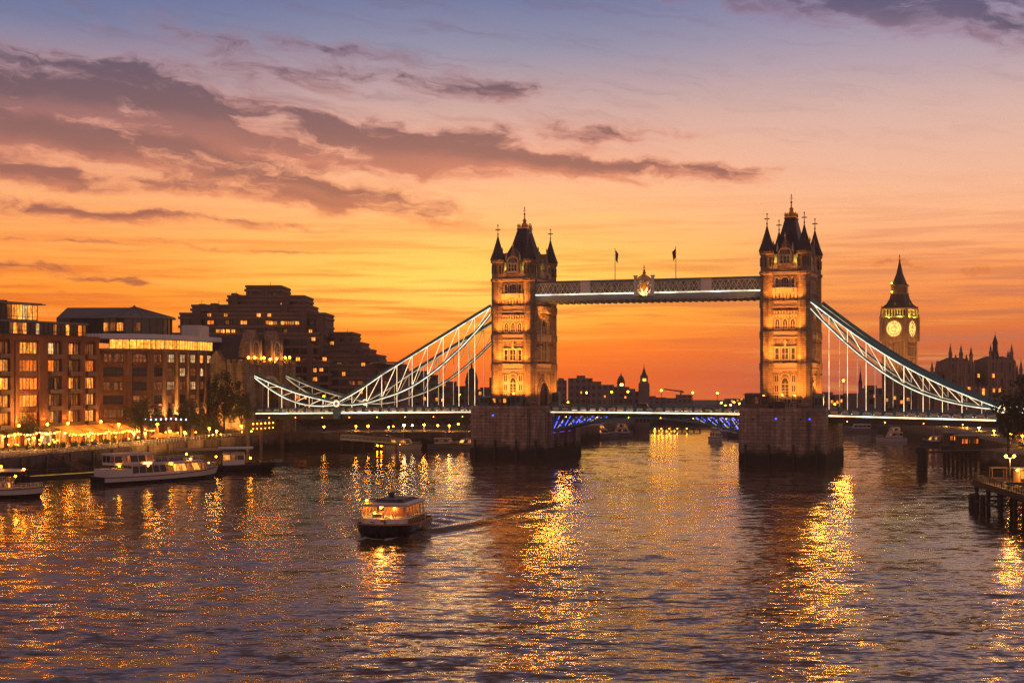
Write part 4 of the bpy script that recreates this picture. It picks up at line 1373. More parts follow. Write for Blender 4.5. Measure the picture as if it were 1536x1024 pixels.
# rotunda glazing and roof
rc = (gx(196, 420), 424.0)
gl = MB(); gl.lathe([(11.0, 31.0), (11.0, 36.0)], 28, rc); gl.box(gx(92, 420), rc[0], rc[1] - 8.5, rc[1] + 10, 31.0, 36.0)
gl.build('rotunda_glazing', GLASSRF, h2)
m_ = MB()
for k in range(28):
    a = 2 * math.pi * k / 28
    m_.box(rc[0] + 11.08 * math.cos(a) - .1, rc[0] + 11.08 * math.cos(a) + .1, rc[1] + 11.08 * math.sin(a) - .1, rc[1] + 11.08 * math.sin(a) + .1, 31, 36)
for x in np.arange(gx(93, 420), rc[0] - 9, 1.8):
    m_.box(x - .08, x + .08, rc[1] - 8.65, rc[1] - 8.4, 31, 36)
m_.build('mullion', FRAME, h2)
rf = MB()
rf.lathe([(12.4, 36.0), (12.4, 36.35), (0.6, 39.6), (.1, 40.3)], 20, rc)
rf.add([(gx(90, 418), rc[1] - 9.6, 36.0), (rc[0], rc[1] - 9.6, 36.0), (rc[0], rc[1] + 9.6, 36.0), (gx(90, 418), rc[1] + 9.6, 36.0), (gx(92, 420) + .5, rc[1], 39.5), (rc[0], rc[1], 39.55)],
       [(0, 1, 5, 4), (2, 3, 4, 5), (3, 0, 4), (3, 2, 1, 0)])
for k in range(20):
    a = 2 * math.pi * (k + .5) / 20
    rf.bar((rc[0] + 12.2 * math.cos(a), rc[1] + 12.2 * math.sin(a), 36.5), (rc[0] + .6 * math.cos(a), rc[1] + .6 * math.sin(a), 39.68), .12, .14)
rf.build('conical_roof', ROOFGREY, h2)
for k, rm in ((17, ROOM_A), (18, ROOM_A), (19, ROOM_D), (20, ROOM_A), (22, ROOM_D)):
    a = 2 * math.pi * (k + .5) / 28
    p, f = win_meshes(1.9, 2.4, 2, 1, rm, FRAME)
    o = put('lit_pane', p, h2, (rc[0] + 11.0 * math.cos(a), rc[1] + 11.0 * math.sin(a), 32.2), a + math.pi / 2)
pb = MB(); x0, x1 = gx(272, 440), gx(301, 440)
pb.box(x0, x1, 441, 452, 29.6, 34.8)
for x in np.arange(x0, x1, .9):
    pb.box(x - .12, x + .12, 440.8, 441, 30, 34.7)
pb.build('plant_room', PALE, h2)
for i, e in ((3, 14000), (4, 16000), (5, 2500), (6, 2500), (2, 2500), (7, 3500)):
    x, y = front[i]
    d = bpy.data.lights.new('uplight_lamp', 'SPOT'); d.energy = e; d.color = (1, .5, .12); d.spot_size = R(70); d.spot_blend = .8; d.shadow_soft_size = .12
    o = bpy.data.objects.new('uplight_lamp', d); COL.objects.link(o); o.parent = h2; o.location = (x + .7, y - 2.0, 5.6); o.rotation_euler = (R(180 - 15), 0, 0)
    MB().box(x + .5, x + .9, y - 2.2, y - 1.8, 5.1, 5.4).bar((x + .7, y - 2.0, 5.2), (x + .2, y - .4, 5.2), .1, .1).build('uplight', STEEL, h2)
for i in range(9):
    t = (i + .5) / 9
    px = 150 + t * 165
    Y = np.interp(px, [p[0] for p in pp], [p[1] for p in pp])
    k = max(j for j in range(len(pp) - 1) if pp[j][0] <= px)
    a = Vector(front[k] + (0,)); c = Vector(front[k + 1] + (0,))
    ang = math.atan2(c.y - a.y, c.x - a.x)
    window(h2, (gx(px, Y) + .3, Y - .35, .3), ang, 2.4, 3.4, 3, 1, [ROOM_A, ROOM_B, ROOM_C][i % 3])

# ---- the big stepped concrete hotel behind
hotel = empty('hotel', (0, 0, QZ), 0, 'huge stepped dark concrete hotel with long balcony bands and a few lit rooms', 'building')
tiers = [(369, 421, 429, 552), (342, 456, 444, 546), (288, 463, 458, 540), (270, 487, 470, 534), (258, 478, 500, 527), (300, 494, 541, 520),
         (488, 528, 499, 546), (472, 541, 514, 541), (484, 552, 524, 536), (488, 567, 533, 531), (494, 602, 547, 526)]
wb = MB(); band = MB(); gls = MB(); mul = MB()
r4 = random.Random(8); n_lit = 0
for ti, (a, c, yt, Y) in enumerate(tiers):
    x0, x1 = gx(a, Y), gx(c, Y); zt = gz(yt, Y) - QZ
    dep = 24 + ti
    wb.box(x0, x1, Y, Y + dep, -.5, zt)
    # ribbed corner towers
    ch = 1.3
    z = zt - 1.2
    lo = max(4.0, max([gz(t2[2], t2[3]) - QZ for t2 in tiers if t2[3] < Y and t2[0] < c and t2[1] > a and (min(c, t2[1]) - max(a, t2[0])) > .8 * (c - a)] + [4.0]) - 4)
    while z > lo:
        band.box(x0 - .5, x1 + .5, Y - 1.1, Y + dep - 1, z - .95, z)
        gls.box(x0 + .6, x1 - .6, Y - .14, Y + .1, z - 3.2, z - .95)
        n = max(2, int((x1 - x0) / 3.1)); w = (x1 - x0 - 1.2) / n
        for i in range(n):
            xx = x0 + .6 + i * w
            mul.box(xx - .28, xx + .28, Y - .75, Y, z - 3.3, z - .9)
            if r4.random() < .17 and n_lit < 78 and z > 8:
                window(hotel, (xx + w / 2, Y - .18, z - 3.0), 0, w * r4.choice([.4, .55, .75]), 1.5, 2, 1, r4.choice([ROOM_A, ROOM_D, ROOM_D, ROOM_B])); n_lit += 1
        z -= 3.35
    band.box(x0 - .3, x1 + .3, Y - .4, Y + dep, zt - .5, zt + .35)
wb.build('wall', CONCRETE, hotel); band.build('balcony', CONCRETE2, hotel); gls.build('glazing', GLASSDK, hotel); mul.build('concrete_fin', CONCRETE, hotel)
st_ = MB()
for px, wd, yt, Y in ((296, 7, 462, 531), (322, 9, 455, 537), (352, 7, 440, 543), (398, 10, 434, 549), (428, 8, 450, 540), (457, 8, 464, 532), (480, 7, 474, 530), (505, 8, 500, 542), (530, 7, 517, 535), (546, 7, 528, 531), (562, 6, 536, 526), (330, 8, 505, 521), (372, 9, 498, 523), (420, 8, 507, 521), (465, 7, 515, 519), (590, 6, 549, 522)):
    x = gx(px, Y); w_ = wd / F * Y / 2
    st_.box(x - w_, x + w_, Y - 2.2, Y + 3, -.4, gz(yt, Y) - QZ)
    st_.box(x - w_ * .3, x + w_ * .3, Y - 2.5, Y - 2.2, 2, gz(yt, Y) - QZ - 1.5)
st_.build('stair_tower', CONCRETE, hotel)
for px, py, Y in ((406, 487, 525.6), (413, 487, 525.6), (424, 487, 525.6), (431, 487, 525.6), (438, 487, 525.6), (446, 487, 525.6), (327, 499, 525.4), (334, 499, 525.4), (342, 499, 525.4), (350, 499, 525.4), (314, 475, 532.4), (339, 475, 532.4), (388, 475, 532.4), (404, 475, 532.4), (470, 511, 518.6), (487, 541, 518.6), (447, 541, 518.6), (482, 557, 518.6), (498, 517, 533.8), (545, 549, 524.5)):
    window(hotel, (gx(px, Y), Y, gz(py, Y) - QZ), 0, 1.5, 1.3, 2, 1, ROOM_A)
rp = MB()
for px, yt, Y in ((300, 452, 545), (326, 453, 545), (352, 438, 550), (404, 425, 556), (520, 496, 550), (560, 530, 536)):
    x = gx(px, Y); z = gz(yt, Y) - QZ
    rp.box(x - 1.2, x + 1.4, Y + 3, Y + 6, z - 3.2, z - .8); rp.box(x - .06, x + .06, Y + 3, Y + 3.12, z - 1, z + .8)
rp.build('roof_plant', STEEL, hotel)
x0, x1 = gx(560, 524), gx(604, 524)
MB().box(x0, x1, 520.5, 532, gz(546, 524) - QZ + .3, gz(544, 524) - QZ + .4).build('canopy_roof', ROOFGREY, hotel)

# ================================================================== TREES
def leaf_mat(name, c1, c2):
    m, n, b = mat(name)
    tc = n.new('ShaderNodeTexCoord').outputs['Object']
    f = n.noise(tc, .9, 3.0, .7)
    g = n.noise(tc, 6.0, 1.0)
    n.put(b.inputs['Base Color'], n.mix(n.m('MULTIPLY_ADD', g, .5, n.m('MULTIPLY', f, .6), clamp=True), tuple(c1) + (1,), tuple(c2) + (1,)))
    b.inputs['Roughness'].default_value = .7
    return m
LEAF = leaf_mat('leaves', (.022, .035, .010), (.085, .10, .03))
LEAFDK = leaf_mat('dark leaves', (.014, .024, .010), (.045, .06, .02))
BARK = plain('bark', (.07, .05, .035), .95, var=.4, scale=2, bump=.4)
def tree_meshes(seed, n_cl=56, n_leaf=58, lm=None, ls=.05):
    """crown of unit height standing on a trunk: crown radius about .42, from z .22 to 1"""
    r = random.Random(seed)
    cl = []
    for i in range(n_cl):
        while True:
            p = Vector((r.uniform(-1, 1), r.uniform(-1, 1), r.uniform(-1, 1)))
            if .25 < p.length < 1: break
        wob = 1 + .25 * math.sin(3 * math.atan2(p.y, p.x) + seed)
        cl.append((Vector((p.x * .38 * wob, p.y * .38 * wob, .61 + p.z * (.36 if p.z > 0 else .36))), r.uniform(.07, .13)))
    b = MB()
    for c, rad in cl:
        for j in range(n_leaf):
            d = Vector((r.gauss(0, 1), r.gauss(0, 1), r.gauss(0, .75)))
            d = d.normalized() * rad * (r.random() ** .45)
            p = c + d
            n1 = Vector((r.gauss(0, 1), r.gauss(0, 1), r.gauss(0, 1))).normalized()
            n2 = n1.cross(Vector((r.gauss(0, 1), r.gauss(0, 1), r.gauss(0, 1)))).normalized()
            s = ls * r.uniform(.5, 1.0) * .5
            b.add([p - n1 * s, p + n2 * s * .6, p + n1 * s, p - n2 * s * .6], [(0, 1, 2, 3)])
    crown = b.mesh('crown', lm or LEAF)
    t = MB()
    t.tube([(0, 0, -.01), (.004, 0, .14), (-.006, .004, .3), (.004, -.004, .52)], [.03, .024, .02, .012], 7)
    for c, rad in cl[::5]:
        z0 = r.uniform(.24, .46)
        m0 = Vector((0, 0, z0)); m1 = m0.lerp(c, .5) + Vector((0, 0, -.03))
        t.tube([m0, m1, c], [.012, .008, .003], 5)
    return crown, t.mesh('trunk', BARK)
TREES = [tree_meshes(s) for s in (1, 2, 3)] + [tree_meshes(7, lm=LEAFDK)]
_tn = [0]
def tree(px, ytop, Y, zb, wpx, label, group='trees along the river', kind=None, X=None, name='tree'):
    """wpx = crown width in picture pixels"""
    i = _tn[0] % 3 if kind is None else kind
    _tn[0] += 1
    h = gz(ytop, Y) - zb
    w = wpx / F * Y / .86
    o = empty(name, (gx(px, Y) if X is None else X, Y, zb), _tn[0] * 1.7, label, 'tree', group)
    o.scale = (w, w, h)
    c, t = TREES[i]
    put('trunk', t, o); put('crown', c, o)
    return o
g1 = 'trees on the promenade'
tree(42, 617, 372, QZ, 32, 'small round tree in front of the brick apartment block beside a glowing pier', g1)
tree(6, 632, 366, QZ, 26, 'small dark tree at the left end of the promenade', g1)
tree(212, 592, 400, QZ, 62, 'broad olive tree before the curved office block, next to the last awning', g1)
tree(283, 597, 412, QZ, 46, 'dark bushy tree before the uplit piers of the curved office block', g1, 3)
tree(336, 553, 436, QZ, 56, 'tallest promenade tree, against the stone gatehouse wall', g1)
tree(362, 580, 432, QZ, 44, 'thin leaning tree at the corner of the floodlit gatehouse', g1)
tree(308, 622, 420, QZ, 30, 'low tree between the office block and the gatehouse terrace', g1)
g2 = 'trees on the far quay under the bridge'
k = 0
for px, yt, w in ((462, 624, 34), (484, 620, 40), (508, 622, 44), (532, 619, 40), (556, 622, 46), (580, 620, 40), (604, 623, 44), (628, 619, 42), (652, 622, 44), (676, 620, 40), (700, 623, 44), (722, 620, 36)):
    tree(px, yt, 494 + (k * 7) % 13, QZ, w, 'dark leafy tree in the row on the quay seen under the left side span', g2, 3 if k % 2 else None); k += 1
# ================================================================== CLOCK TOWER
def clock_tower():
    D = 620.0
    o = empty('clock_tower', (gx(1349.5, D), D, QZ), -R(40), 'tall gothic clock tower with lit round dials and a yellow lit belfry', 'clock tower')
    z = lambda py: gz(py, D) - QZ
    hs = 5.15
    def sq(h): return [(-h, -h), (h, -h), (h, h), (-h, h)]
    b = MB()
    b.prism(sq(hs), -.5, z(511))
    for k in range(4):   # vertical ribs and string courses
        a = k * math.pi / 2
        M_ = Matrix.Rotation(a, 4, 'Z')
        for i in range(8):
            s = -hs + .6 + i * (2 * hs - 1.2) / 7
            vs = [M_ @ Vector(p) for p in ((s - .22, -hs - .28, 0), (s + .22, -hs - .28, 0), (s + .22, -hs, 0), (s - .22, -hs, 0))]
            b.prism([(v.x, v.y) for v in vs], 0, z(513))
    for zz in np.linspace(8, z(520), 6):
        b.prism(sq(hs + .36), zz, zz + .5)
    for sx in (-1, 1):
        for sy in (-1, 1):
            b.lathe([(.85, 0), (.85, z(511))], 8, (sx * hs, sy * hs))
    b.build('shaft', CLOCKSTONE, o)
    b = MB()
    b.prism(sq(hs), z(514), z(510), 0, sq(hs + .7)); b.prism(sq(hs + .7), z(510), z(479), 0, bottom=False); b.prism(sq(hs + 1.1), z(479), z(476.5))
    for sx in (-1, 1):
        for sy in (-1, 1):
            b.lathe([(.95, z(512)), (.95, z(476)), (1.1, z(475.5)), (.7, z(474)), (.5, z(468)), (.05, z(458))], 8, (sx * (hs + .7), sy * (hs + .7)))
    b.build('clock_storey', CLOCKSTONE, o)
    zc = z(493.3); rr = 3.55
    for k in range(4):
        f = MB()
        n = 40
        ring = lambda r, y: [(r * math.cos(2 * math.pi * i / n), y, zc + r * math.sin(2 * math.pi * i / n)) for i in range(n)]
        y = -(hs + .74)
        f.add(ring(rr, y), [tuple(range(n))], 0)
        def annulus(r0, r1, y0, mi):
            f.add(ring(r0, y0) + ring(r1, y0), [(i, (i + 1) % n, n + (i + 1) % n, n + i) for i in range(n)], mi)
        annulus(rr, rr + .45, y - .06, 2)
        annulus(rr * .70, rr * .75, y - .03, 1); annulus(rr * .93, rr * .97, y - .03, 1); annulus(rr * .28, rr * .33, y - .03, 1)
        for i in range(12):
            a = 2 * math.pi * i / 12
            p = Vector((math.cos(a), 0, math.sin(a)))
            f.bar(Vector((0, y - .04, zc)) + p * rr * .74, Vector((0, y - .04, zc)) + p * rr * .94, .28 if i % 3 else .45, .04, 1)
            f.bar(Vector((0, y - .04, zc)) + p * rr * .2, Vector((0, y - .04, zc)) + p * rr * .7, .07, .03, 1)
        f.bar((0, y - .1, zc), (-1.9, y - .1, zc + .75), .38, .06, 1)
        f.bar((0, y - .12, zc), (1.0, y - .12, zc + 2.6), .26, .06, 1)
        f.build('clock_face', [DIAL, DIALINK, GOLD], o, rz=k * math.pi / 2)
    # lit belfry with open arches
    b = MB(); g = MB()
    b.prism(sq(hs + .55), z(476.5), z(474.5)); b.prism(sq(hs + .6), z(464.5), z(462.5))
    g.prism(sq(hs - .9), z(474.5), z(464.5))
    for k in range(4):
        M_ = Matrix.Rotation(k * math.pi / 2, 4, 'Z')
        for i in range(9):
            s = -hs + i * 2 * hs / 8
            v = M_ @ Vector((s, -hs, 0))
            b.lathe([(.34, z(474.5)), (.28, z(466.5)), (.5, z(464.5))], 6, (v.x, v.y))
    b.build('belfry', BELFSTONE, o); g.build('belfry_louvre', STEEL, o)
    for k in range(4):
        M_ = Matrix.Rotation(k * math.pi / 2, 4, 'Z')
        for s in (-2.6, 2.6):
            v = M_ @ Vector((s, -hs - .8, z(476.2)))
            d = bpy.data.lights.new('belfry_lamp', 'POINT'); d.energy = 800; d.color = (1, .72, .06); d.shadow_soft_size = .25
            l = bpy.data.objects.new('belfry_lamp', d); COL.objects.link(l); l.parent = o; l.location = v
    b = MB()
    b.prism(sq(hs + .9), z(462.5), z(461.5)); b.prism(sq(hs + .8), z(461.5), z(456), 0, sq(4.3), bottom=False); b.prism(sq(4.3), z(456), z(448), 0, sq(3.3), bottom=False); b.prism(sq(3.3), z(448), z(441.5), 0, sq(2.85), bottom=False)
    b.build('roof', SLATE, o)
    for k in range(4):
        M_ = Matrix.Rotation(k * math.pi / 2, 4, 'Z')
        v = M_ @ Vector((0, -4.6, 0)); bb = MB()
        bb.lathe([(.5, z(459)), (.5, z(457)), (.02, z(453))], 4, (v.x, v.y)); bb.build('roof_dormer', GOLD, o)
    b = MB()
    b.prism(sq(3.1), z(441.5), z(440)); b.prism(sq(2.2), z(440), z(429.5)); b.prism(sq(3.0), z(429.5), z(427.5))
    for k in range(4):
        M_ = Matrix.Rotation(k * math.pi / 2, 4, 'Z')
        for s in np.linspace(-2.6, 2.6, 6):
            v = M_ @ Vector((s, -2.6, 0)); b.lathe([(.16, z(440)), (.16, z(429.5))], 5, (v.x, v.y))
    b.build('lantern', CLOCKSTONE, o)
    b = MB()
    b.prism(sq(2.9), z(427.5), z(425), 0, sq(2.3)); b.prism(sq(2.3), z(425), z(410), 0, sq(1.05), bottom=False); b.prism(sq(1.05), z(410), z(393), 0, sq(.28), bottom=False)
    b.lathe([(.28, z(393)), (.5, z(391)), (.2, z(389.5)), (.12, z(386)), (.3, z(385)), (.03, z(381))], 6)
    b.build('spire', SLATE, o)
    for py in (441, 428):
        bb = MB(); bb.ball((-2.2, -3.3, z(py) + .9), .35); bb.build('lantern_lamp', BULB, o)
    for lx, ly in ((0.0, -24.0), (24.0, 0.0)):
        d = bpy.data.lights.new('shaft_lamp', 'SPOT'); d.energy = 32000; d.color = (1, .38, .08); d.spot_size = R(70); d.shadow_soft_size = .3; d.spot_blend = .8
        l = bpy.data.objects.new('shaft_lamp', d); COL.objects.link(l); l.parent = o; l.location = (lx, ly, 15); l.rotation_euler = (Vector((0, 0, 40)) - Vector((lx, ly, 15))).to_track_quat('-Z', 'Y').to_euler()
        MB().box(lx - .4, lx + .4, ly - .3, ly + .3, 13.8, 14.5).bar((lx, ly, -.5), (lx, ly, 14), .3, .3).build('lamp_mast', STEEL, o)
CLOCKSTONE = masonry('clock tower stone', (.36, .25, .16), (.31, .21, .135), (.2, .14, .1), 1.4, .6)
BELFSTONE = plain('belfry stone', (.6, .5, .3), .7)
DIAL = glow('opal dial', (1.0, .58, .13), 1.7, .35, (.5, .5, .5))
DIALINK = plain('dial ironwork', (.03, .025, .02), .6)
clock_tower()

# ================================================================== PALACE
PALSTONE = masonry('palace stone', (.36, .25, .2), (.3, .21, .17), (.14, .11, .09), 1.4, .6)
def gothic_block(o, D, px0, px1, ytop, depth, turrets, roof=None, spire=None, name='block', rows=3):
    """a battlemented block with pinnacled turrets; turrets = [(px, width px, tip y)]"""
    x0, x1 = gx(px0, D), gx(px1, D); zt = gz(ytop, D) - QZ
    b = MB()
    b.box(x0, x1, D, D + depth, -.5, zt)
    n = max(2, int((x1 - x0) / 1.6))
    for i in range(n):
        xx = x0 + (x1 - x0) * (i + .25) / n
        b.box(xx, xx + (x1 - x0) / n * .5, D - .2, D + .3, zt, zt + .9)
    n = max(2, int((x1 - x0) / 2.6))
    for i in range(n + 1):
        xx = x0 + (x1 - x0) * i / n
        b.box(xx - .3, xx + .3, D - .6, D + .1, -.5, zt - .5)
    for k in range(rows):
        zz = zt * (k + 1) / (rows + 1)
        b.box(x0 - .1, x1 + .1, D - .45, D + .1, zz, zz + .5)
    p = b.build(name, PALSTONE, o)
    w = MB()
    for i in range(n):
        xx = x0 + (x1 - x0) * (i + .5) / n
        for k in range(rows + 1):
            zz = zt * k / (rows + 1) + 1.2
            w.box(xx - .5, xx + .5, D - .06, D + .05, zz, zz + zt / (rows + 1) * .62)
    w.build('window_bay', GLASSDK, p)
    for px, wp, tip in turrets:
        r = wp / F * D / 2 * .82; xx = gx(px, D); zz = gz(tip, D) - QZ
        t = MB(); h = (zz - zt)
        t.lathe([(r, -.5), (r, zt + h * .38), (r * 1.18, zt + h * .4), (r * 1.18, zt + h * .44), (r * .8, zt + h * .5), (r * .62, zt + h * .66), (r * .4, zt + h * .8), (r * .12, zt + h * .9), (r * .2, zt + h * .92), (.05, zt + h)], 8, (xx, D + .4), 0, math.pi / 8)
        t.build('turret', PALSTONE, p)
    if roof:
        a, c, yt = roof
        xa, xc = gx(a, D), gx(c, D); zr = gz(yt, D) - QZ
        q = MB().prism([(xa, D + 1), (xc, D + 1), (xc, D + depth), (xa, D + depth)], zt, zr, 0, [(xa + 1, D + depth * .45), (xc - 1, D + depth * .45), (xc - 1, D + depth * .55), (xa + 1, D + depth * .55)])
        q.build('roof', SLATE, p)
    if spire:
        px, wp, tip = spire
        r = wp / F * D / 2; xx = gx(px, D); zz = gz(tip, D) - QZ; h = zz - zt
        s = MB().lathe([(r * 1.5, zt), (r * 1.5, zt + h * .12), (r, zt + h * .35), (r * .95, zt + h * .55), (r * 1.1, zt + h * .57), (r * .85, zt + h * .66), (r * .35, zt + h * .8), (.1, zt + h * .88), (.05, zt + h)], 8, (xx, D + depth * .4))
        s.build('spire', SLATE, p)
    return p
pal = empty('palace', (0, 0, QZ), 0, 'long gothic palace with pinnacled towers and dark roofs beyond the right chain', 'palace')
gothic_block(pal, 566, 1395, 1421, 560, 18, [(1398.5, 5, 541), (1405, 5.5, 542), (1418, 5, 543)], (1398, 1419, 557), None, 'wing')
gothic_block(pal, 560, 1423, 1460, 541, 16, [(1426, 6.5, 515), (1442, 7, 516), (1457, 6.5, 519), (1450, 4, 530), (1434, 4, 530)], (1427, 1456, 536), None, 'tower')
gothic_block(pal, 564, 1460, 1483, 575, 16, [], (1458, 1485, 561), None, 'wing')
gothic_block(pal, 558, 1483, 1522, 539, 18, [(1486.5, 6, 515), (1518, 6, 515), (1493, 4, 527), (1512, 4, 526), (1514, 3.5, 524)], (1487, 1519, 534), (1502, 8, 496), 'tower')
gothic_block(pal, 566, 1522, 1580, 566, 18, [(1526, 5, 545), (1532, 6, 538), (1545, 6, 538)], (1524, 1580, 561), None, 'wing')
gothic_block(pal, 552, 1410, 1580, 582, 8, [], None, None, 'terrace_wing', 2)
for px, py in ((1441, 590), (1449.5, 588), (1454, 586), (1476, 588), (1475.5, 592.5), (1475, 597), (1491, 588), (1499.5, 588), (1490, 566), (1468, 566)):
    p, f = win_meshes(.9, 1.5, 1, 1, ROOM_A, FRAME)
    put('window', p, pal, (gx(px, 551), 551.2, gz(py, 551) - QZ))

# ================================================================== SKYLINE
PALFLAT = plain('pale far masonry', (.2, .165, .15), .95, var=.3, scale=.12)
def block(name, label, px0, px1, ytop, Y, parts=(), depth=None, lit=(), steps=(), floors=True, mat_=None, group=None, zb=4.6, cat='building'):
    o = empty(name, (gx((px0 + px1) / 2, Y), Y, zb), 0, label, cat, group)
    hw = (px1 - px0) / F * Y / 2; zt = gz(ytop, Y) - zb
    dep = depth or max(10, hw * 1.2)
    b = MB(); b.box(-hw, hw, 0, dep, -.5, zt)
    for a, c, yt in steps:
        b.box(gx(a, Y) - o.location.x, gx(c, Y) - o.location.x, .8, dep - .6, zt - .05, gz(yt, Y) - zb)
    b.build('wall', mat_ or SKYLINE, o)
    if floors:
        g = MB()
        nf = max(2, int(zt / 3.6)); nx = max(2, int(2 * hw / 3.2))
        for k in range(nf):
            z = (k + .35) * zt / nf
            for i in range(nx):
                x = -hw + (i + .5) * 2 * hw / nx
                g.box(x - .95, x + .95, -.12, .1, z, z + zt / nf * .5)
        g.build('window_grid', GLASSDK, o)
    for px, py in lit:
        p, f = win_meshes(1.1, 1.4, 1, 1, ROOM_A, FRAME)
        put('window', p, o, (gx(px, Y) - o.location.x, -.16, gz(py, Y) - zb))
    return o, hw, zt, dep
def dome(o, x, y, z, r, h, mat_=None, n=14):
    b = MB().lathe([(r, z), (r, z + h * .25), (r * 1.08, z + h * .27), (r * .98, z + h * .4), (r * .8, z + h * .58), (r * .5, z + h * .74), (r * .16, z + h * .82), (r * .14, z + h * .92), (.05, z + h)], n, (x, y))
    return b.build('dome', mat_ or SLATE, o)
gsk = 'far buildings on the skyline'
block('building', 'squat grey building touching the right edge of the first bridge tower', 836, 850, 570, 900, steps=[(838, 846, 567)], group=gsk)
block('building', 'broad grey block with a rooftop box between bridge tower and pale flats', 853, 889, 567, 880, steps=[(866, 878, 563)], lit=[(872, 590)], group=gsk)
block('building', 'pale banded flats with long window strips left of the small dome', 886, 921, 577, 860, steps=[(888, 902, 572)], mat_=PALFLAT, lit=[(907, 596)], group=gsk)
o, hw, zt, dp = block('domed_building', 'far building topped by a small pointed dome with a lit window', 919, 944, 580, 900, lit=[(938, 597)], group=gsk)
dome(o, gx(932.5, 900) - o.location.x, 6, zt, 2.5, 9.0)
MB().box(gx(933, 900) - o.location.x - .9, gx(933, 900) - o.location.x + .9, 3.2, 3.45, zt + .6, zt + 2.0).build('lit_window', BULB, o)
block('building', 'stepped dark building directly left of the little spired clock tower', 941, 960, 587, 890, steps=[(944, 953, 583)], group=gsk)
def church(px, D):
    o = empty('church_tower', (gx(px, D), D, 4.6), 0, 'slender far church tower with spire and one square lit opening', 'church tower', gsk)
    z = lambda py: gz(py, D) - 4.6
    k = D / F
    b = MB()
    sq = lambda h: [(-h, -h), (h, -h), (h, h), (-h, h)]
    b.prism(sq(7.5 * k), -.5, z(590)); b.prism(sq(6.3 * k), z(590), z(578)); b.prism(sq(5 * k), z(578), z(566))
    for sx in (-1, 1):
        for sy in (-1, 1):
            b.lathe([(1.2 * k, z(590)), (1.1 * k, z(578)), (.1, z(573))], 6, (sx * 6.6 * k, sy * 6.6 * k))
            b.lathe([(.9 * k, z(578)), (.8 * k, z(566)), (.1, z(562))], 6, (sx * 4.6 * k, sy * 4.6 * k))
    b.build('tower', SKYLINE, o)
    MB().prism(sq(4.6 * k), z(566), z(552), 0, sq(.8 * k)).prism(sq(.5 * k), z(552), z(545.5), 0, sq(.1)).build('spire', SLATE, o)
    MB().box(-2.6 * k, 2.6 * k, -5.0 * k - .3, -5.0 * k - .05, z(571.5), z(567.5)).build('lit_opening', DIAL, o)
church(966, 880)
block('building', 'low far building right of the little spired clock tower', 971, 1000, 596, 900, steps=[(976, 984, 594)], group=gsk)
block('building', 'low far building with a flat top left of the crane block', 998, 1018, 597, 930, group=gsk)
o, hw, zt, dp = block('building', 'block of flats under construction standing beneath the tower crane', 1016, 1038, 592, 940, group=gsk)
block('building', 'far low buildings seen in front of the wooded hill near right bridge tower', 1090, 1118, 598, 900, lit=[(1112, 600), (1106, 602), (1098, 603)], group=gsk)
cr = empty('tower_crane', (gx(1022.5, 945), 950, gz(592, 945)), 0, 'thin tower crane with long jib above the far flats', 'crane')
k = 945 / F
MB().bar((0, 0, -.2), (0, 0, 6 * k), .9, .9).build('mast', STEEL, cr)
MB().bar((2 * k, 0, 4.6 * k), (-25 * k, 0, 8.6 * k), .7, .8).bar((0, 0, 6 * k), (4 * k, 0, 4.2 * k), .8, .9).bar((0, 0, 7.5 * k), (-12 * k, 0, 6.9 * k), .2, .2).build('jib', STEEL, cr)
MB().box(2.6 * k, 4.4 * k, -1, 1, 2.6 * k, 4.2 * k).build('counterweight', STEEL, cr)
# left of the first tower, between the chains
o, hw, zt, dp = block('domed_building', 'dark building with a tall dark dome seen between the left chain hangers', 696, 722, 584, 640, group=gsk, lit=[(720, 592)])
dome(o, gx(707, 640) - o.location.x, 5, zt, 2.9, 12.0)
block('building', 'plain dark block behind the far chain, left of the tall dark dome', 655, 699, 579, 650, steps=[(668, 684, 572)], lit=[(664, 602)], group=gsk)
block('building', 'dark building between the tall dark dome and the first bridge tower', 720, 742, 581, 660, steps=[(734, 741, 566)], group=gsk)
block('building', 'long low dark block behind the chains right of the stepped hotel', 596, 657, 562, 620, steps=[(600, 640, 556)], lit=[(637, 600), (655, 601)], group=gsk)
# right of the second tower
block('building', 'dark terrace of buildings just right of the second bridge tower', 1230, 1268, 592, 700, steps=[(1236, 1250, 588)], lit=[(1256, 605), (1262, 603), (1248, 604)], group=gsk)
block('building', 'tall dark block behind the hangers left of the big clock tower', 1300, 1328, 582, 660, steps=[(1304, 1316, 578)], lit=[(1312, 596), (1322, 601)], group=gsk)
block('building', 'dark office block directly right of the big clock tower', 1368, 1402, 586, 640, lit=[(1374, 600), (1382, 594), (1394, 604)], group=gsk)
block('building', 'low dark block in front of the foot of the big clock tower', 1322, 1372, 592, 600, lit=[(1330, 602), (1342, 599), (1352, 605), (1362, 601)], group=gsk)
D = 690
o = empty('church_tower', (gx(1290.5, D), D, 4.6), 0, 'needle thin dark church spire between the right hand bridge hangers', 'church tower', gsk)
k = D / F
z = lambda py: gz(py, D) - 4.6
MB().box(-2.4 * k, 2.4 * k, -2.4 * k, 2.4 * k, -.5, z(574)).build('tower', SKYLINE, o)
MB().lathe([(3.2 * k, z(574)), (2.6 * k, z(572)), (1.6 * k, z(566)), (1.7 * k, z(565)), (.5 * k, z(556)), (.05, z(547))], 8).build('spire', SLATE, o)
block('building', 'church nave below the needle thin spire', 1272, 1306, 590, 695, floors=False, group=gsk)
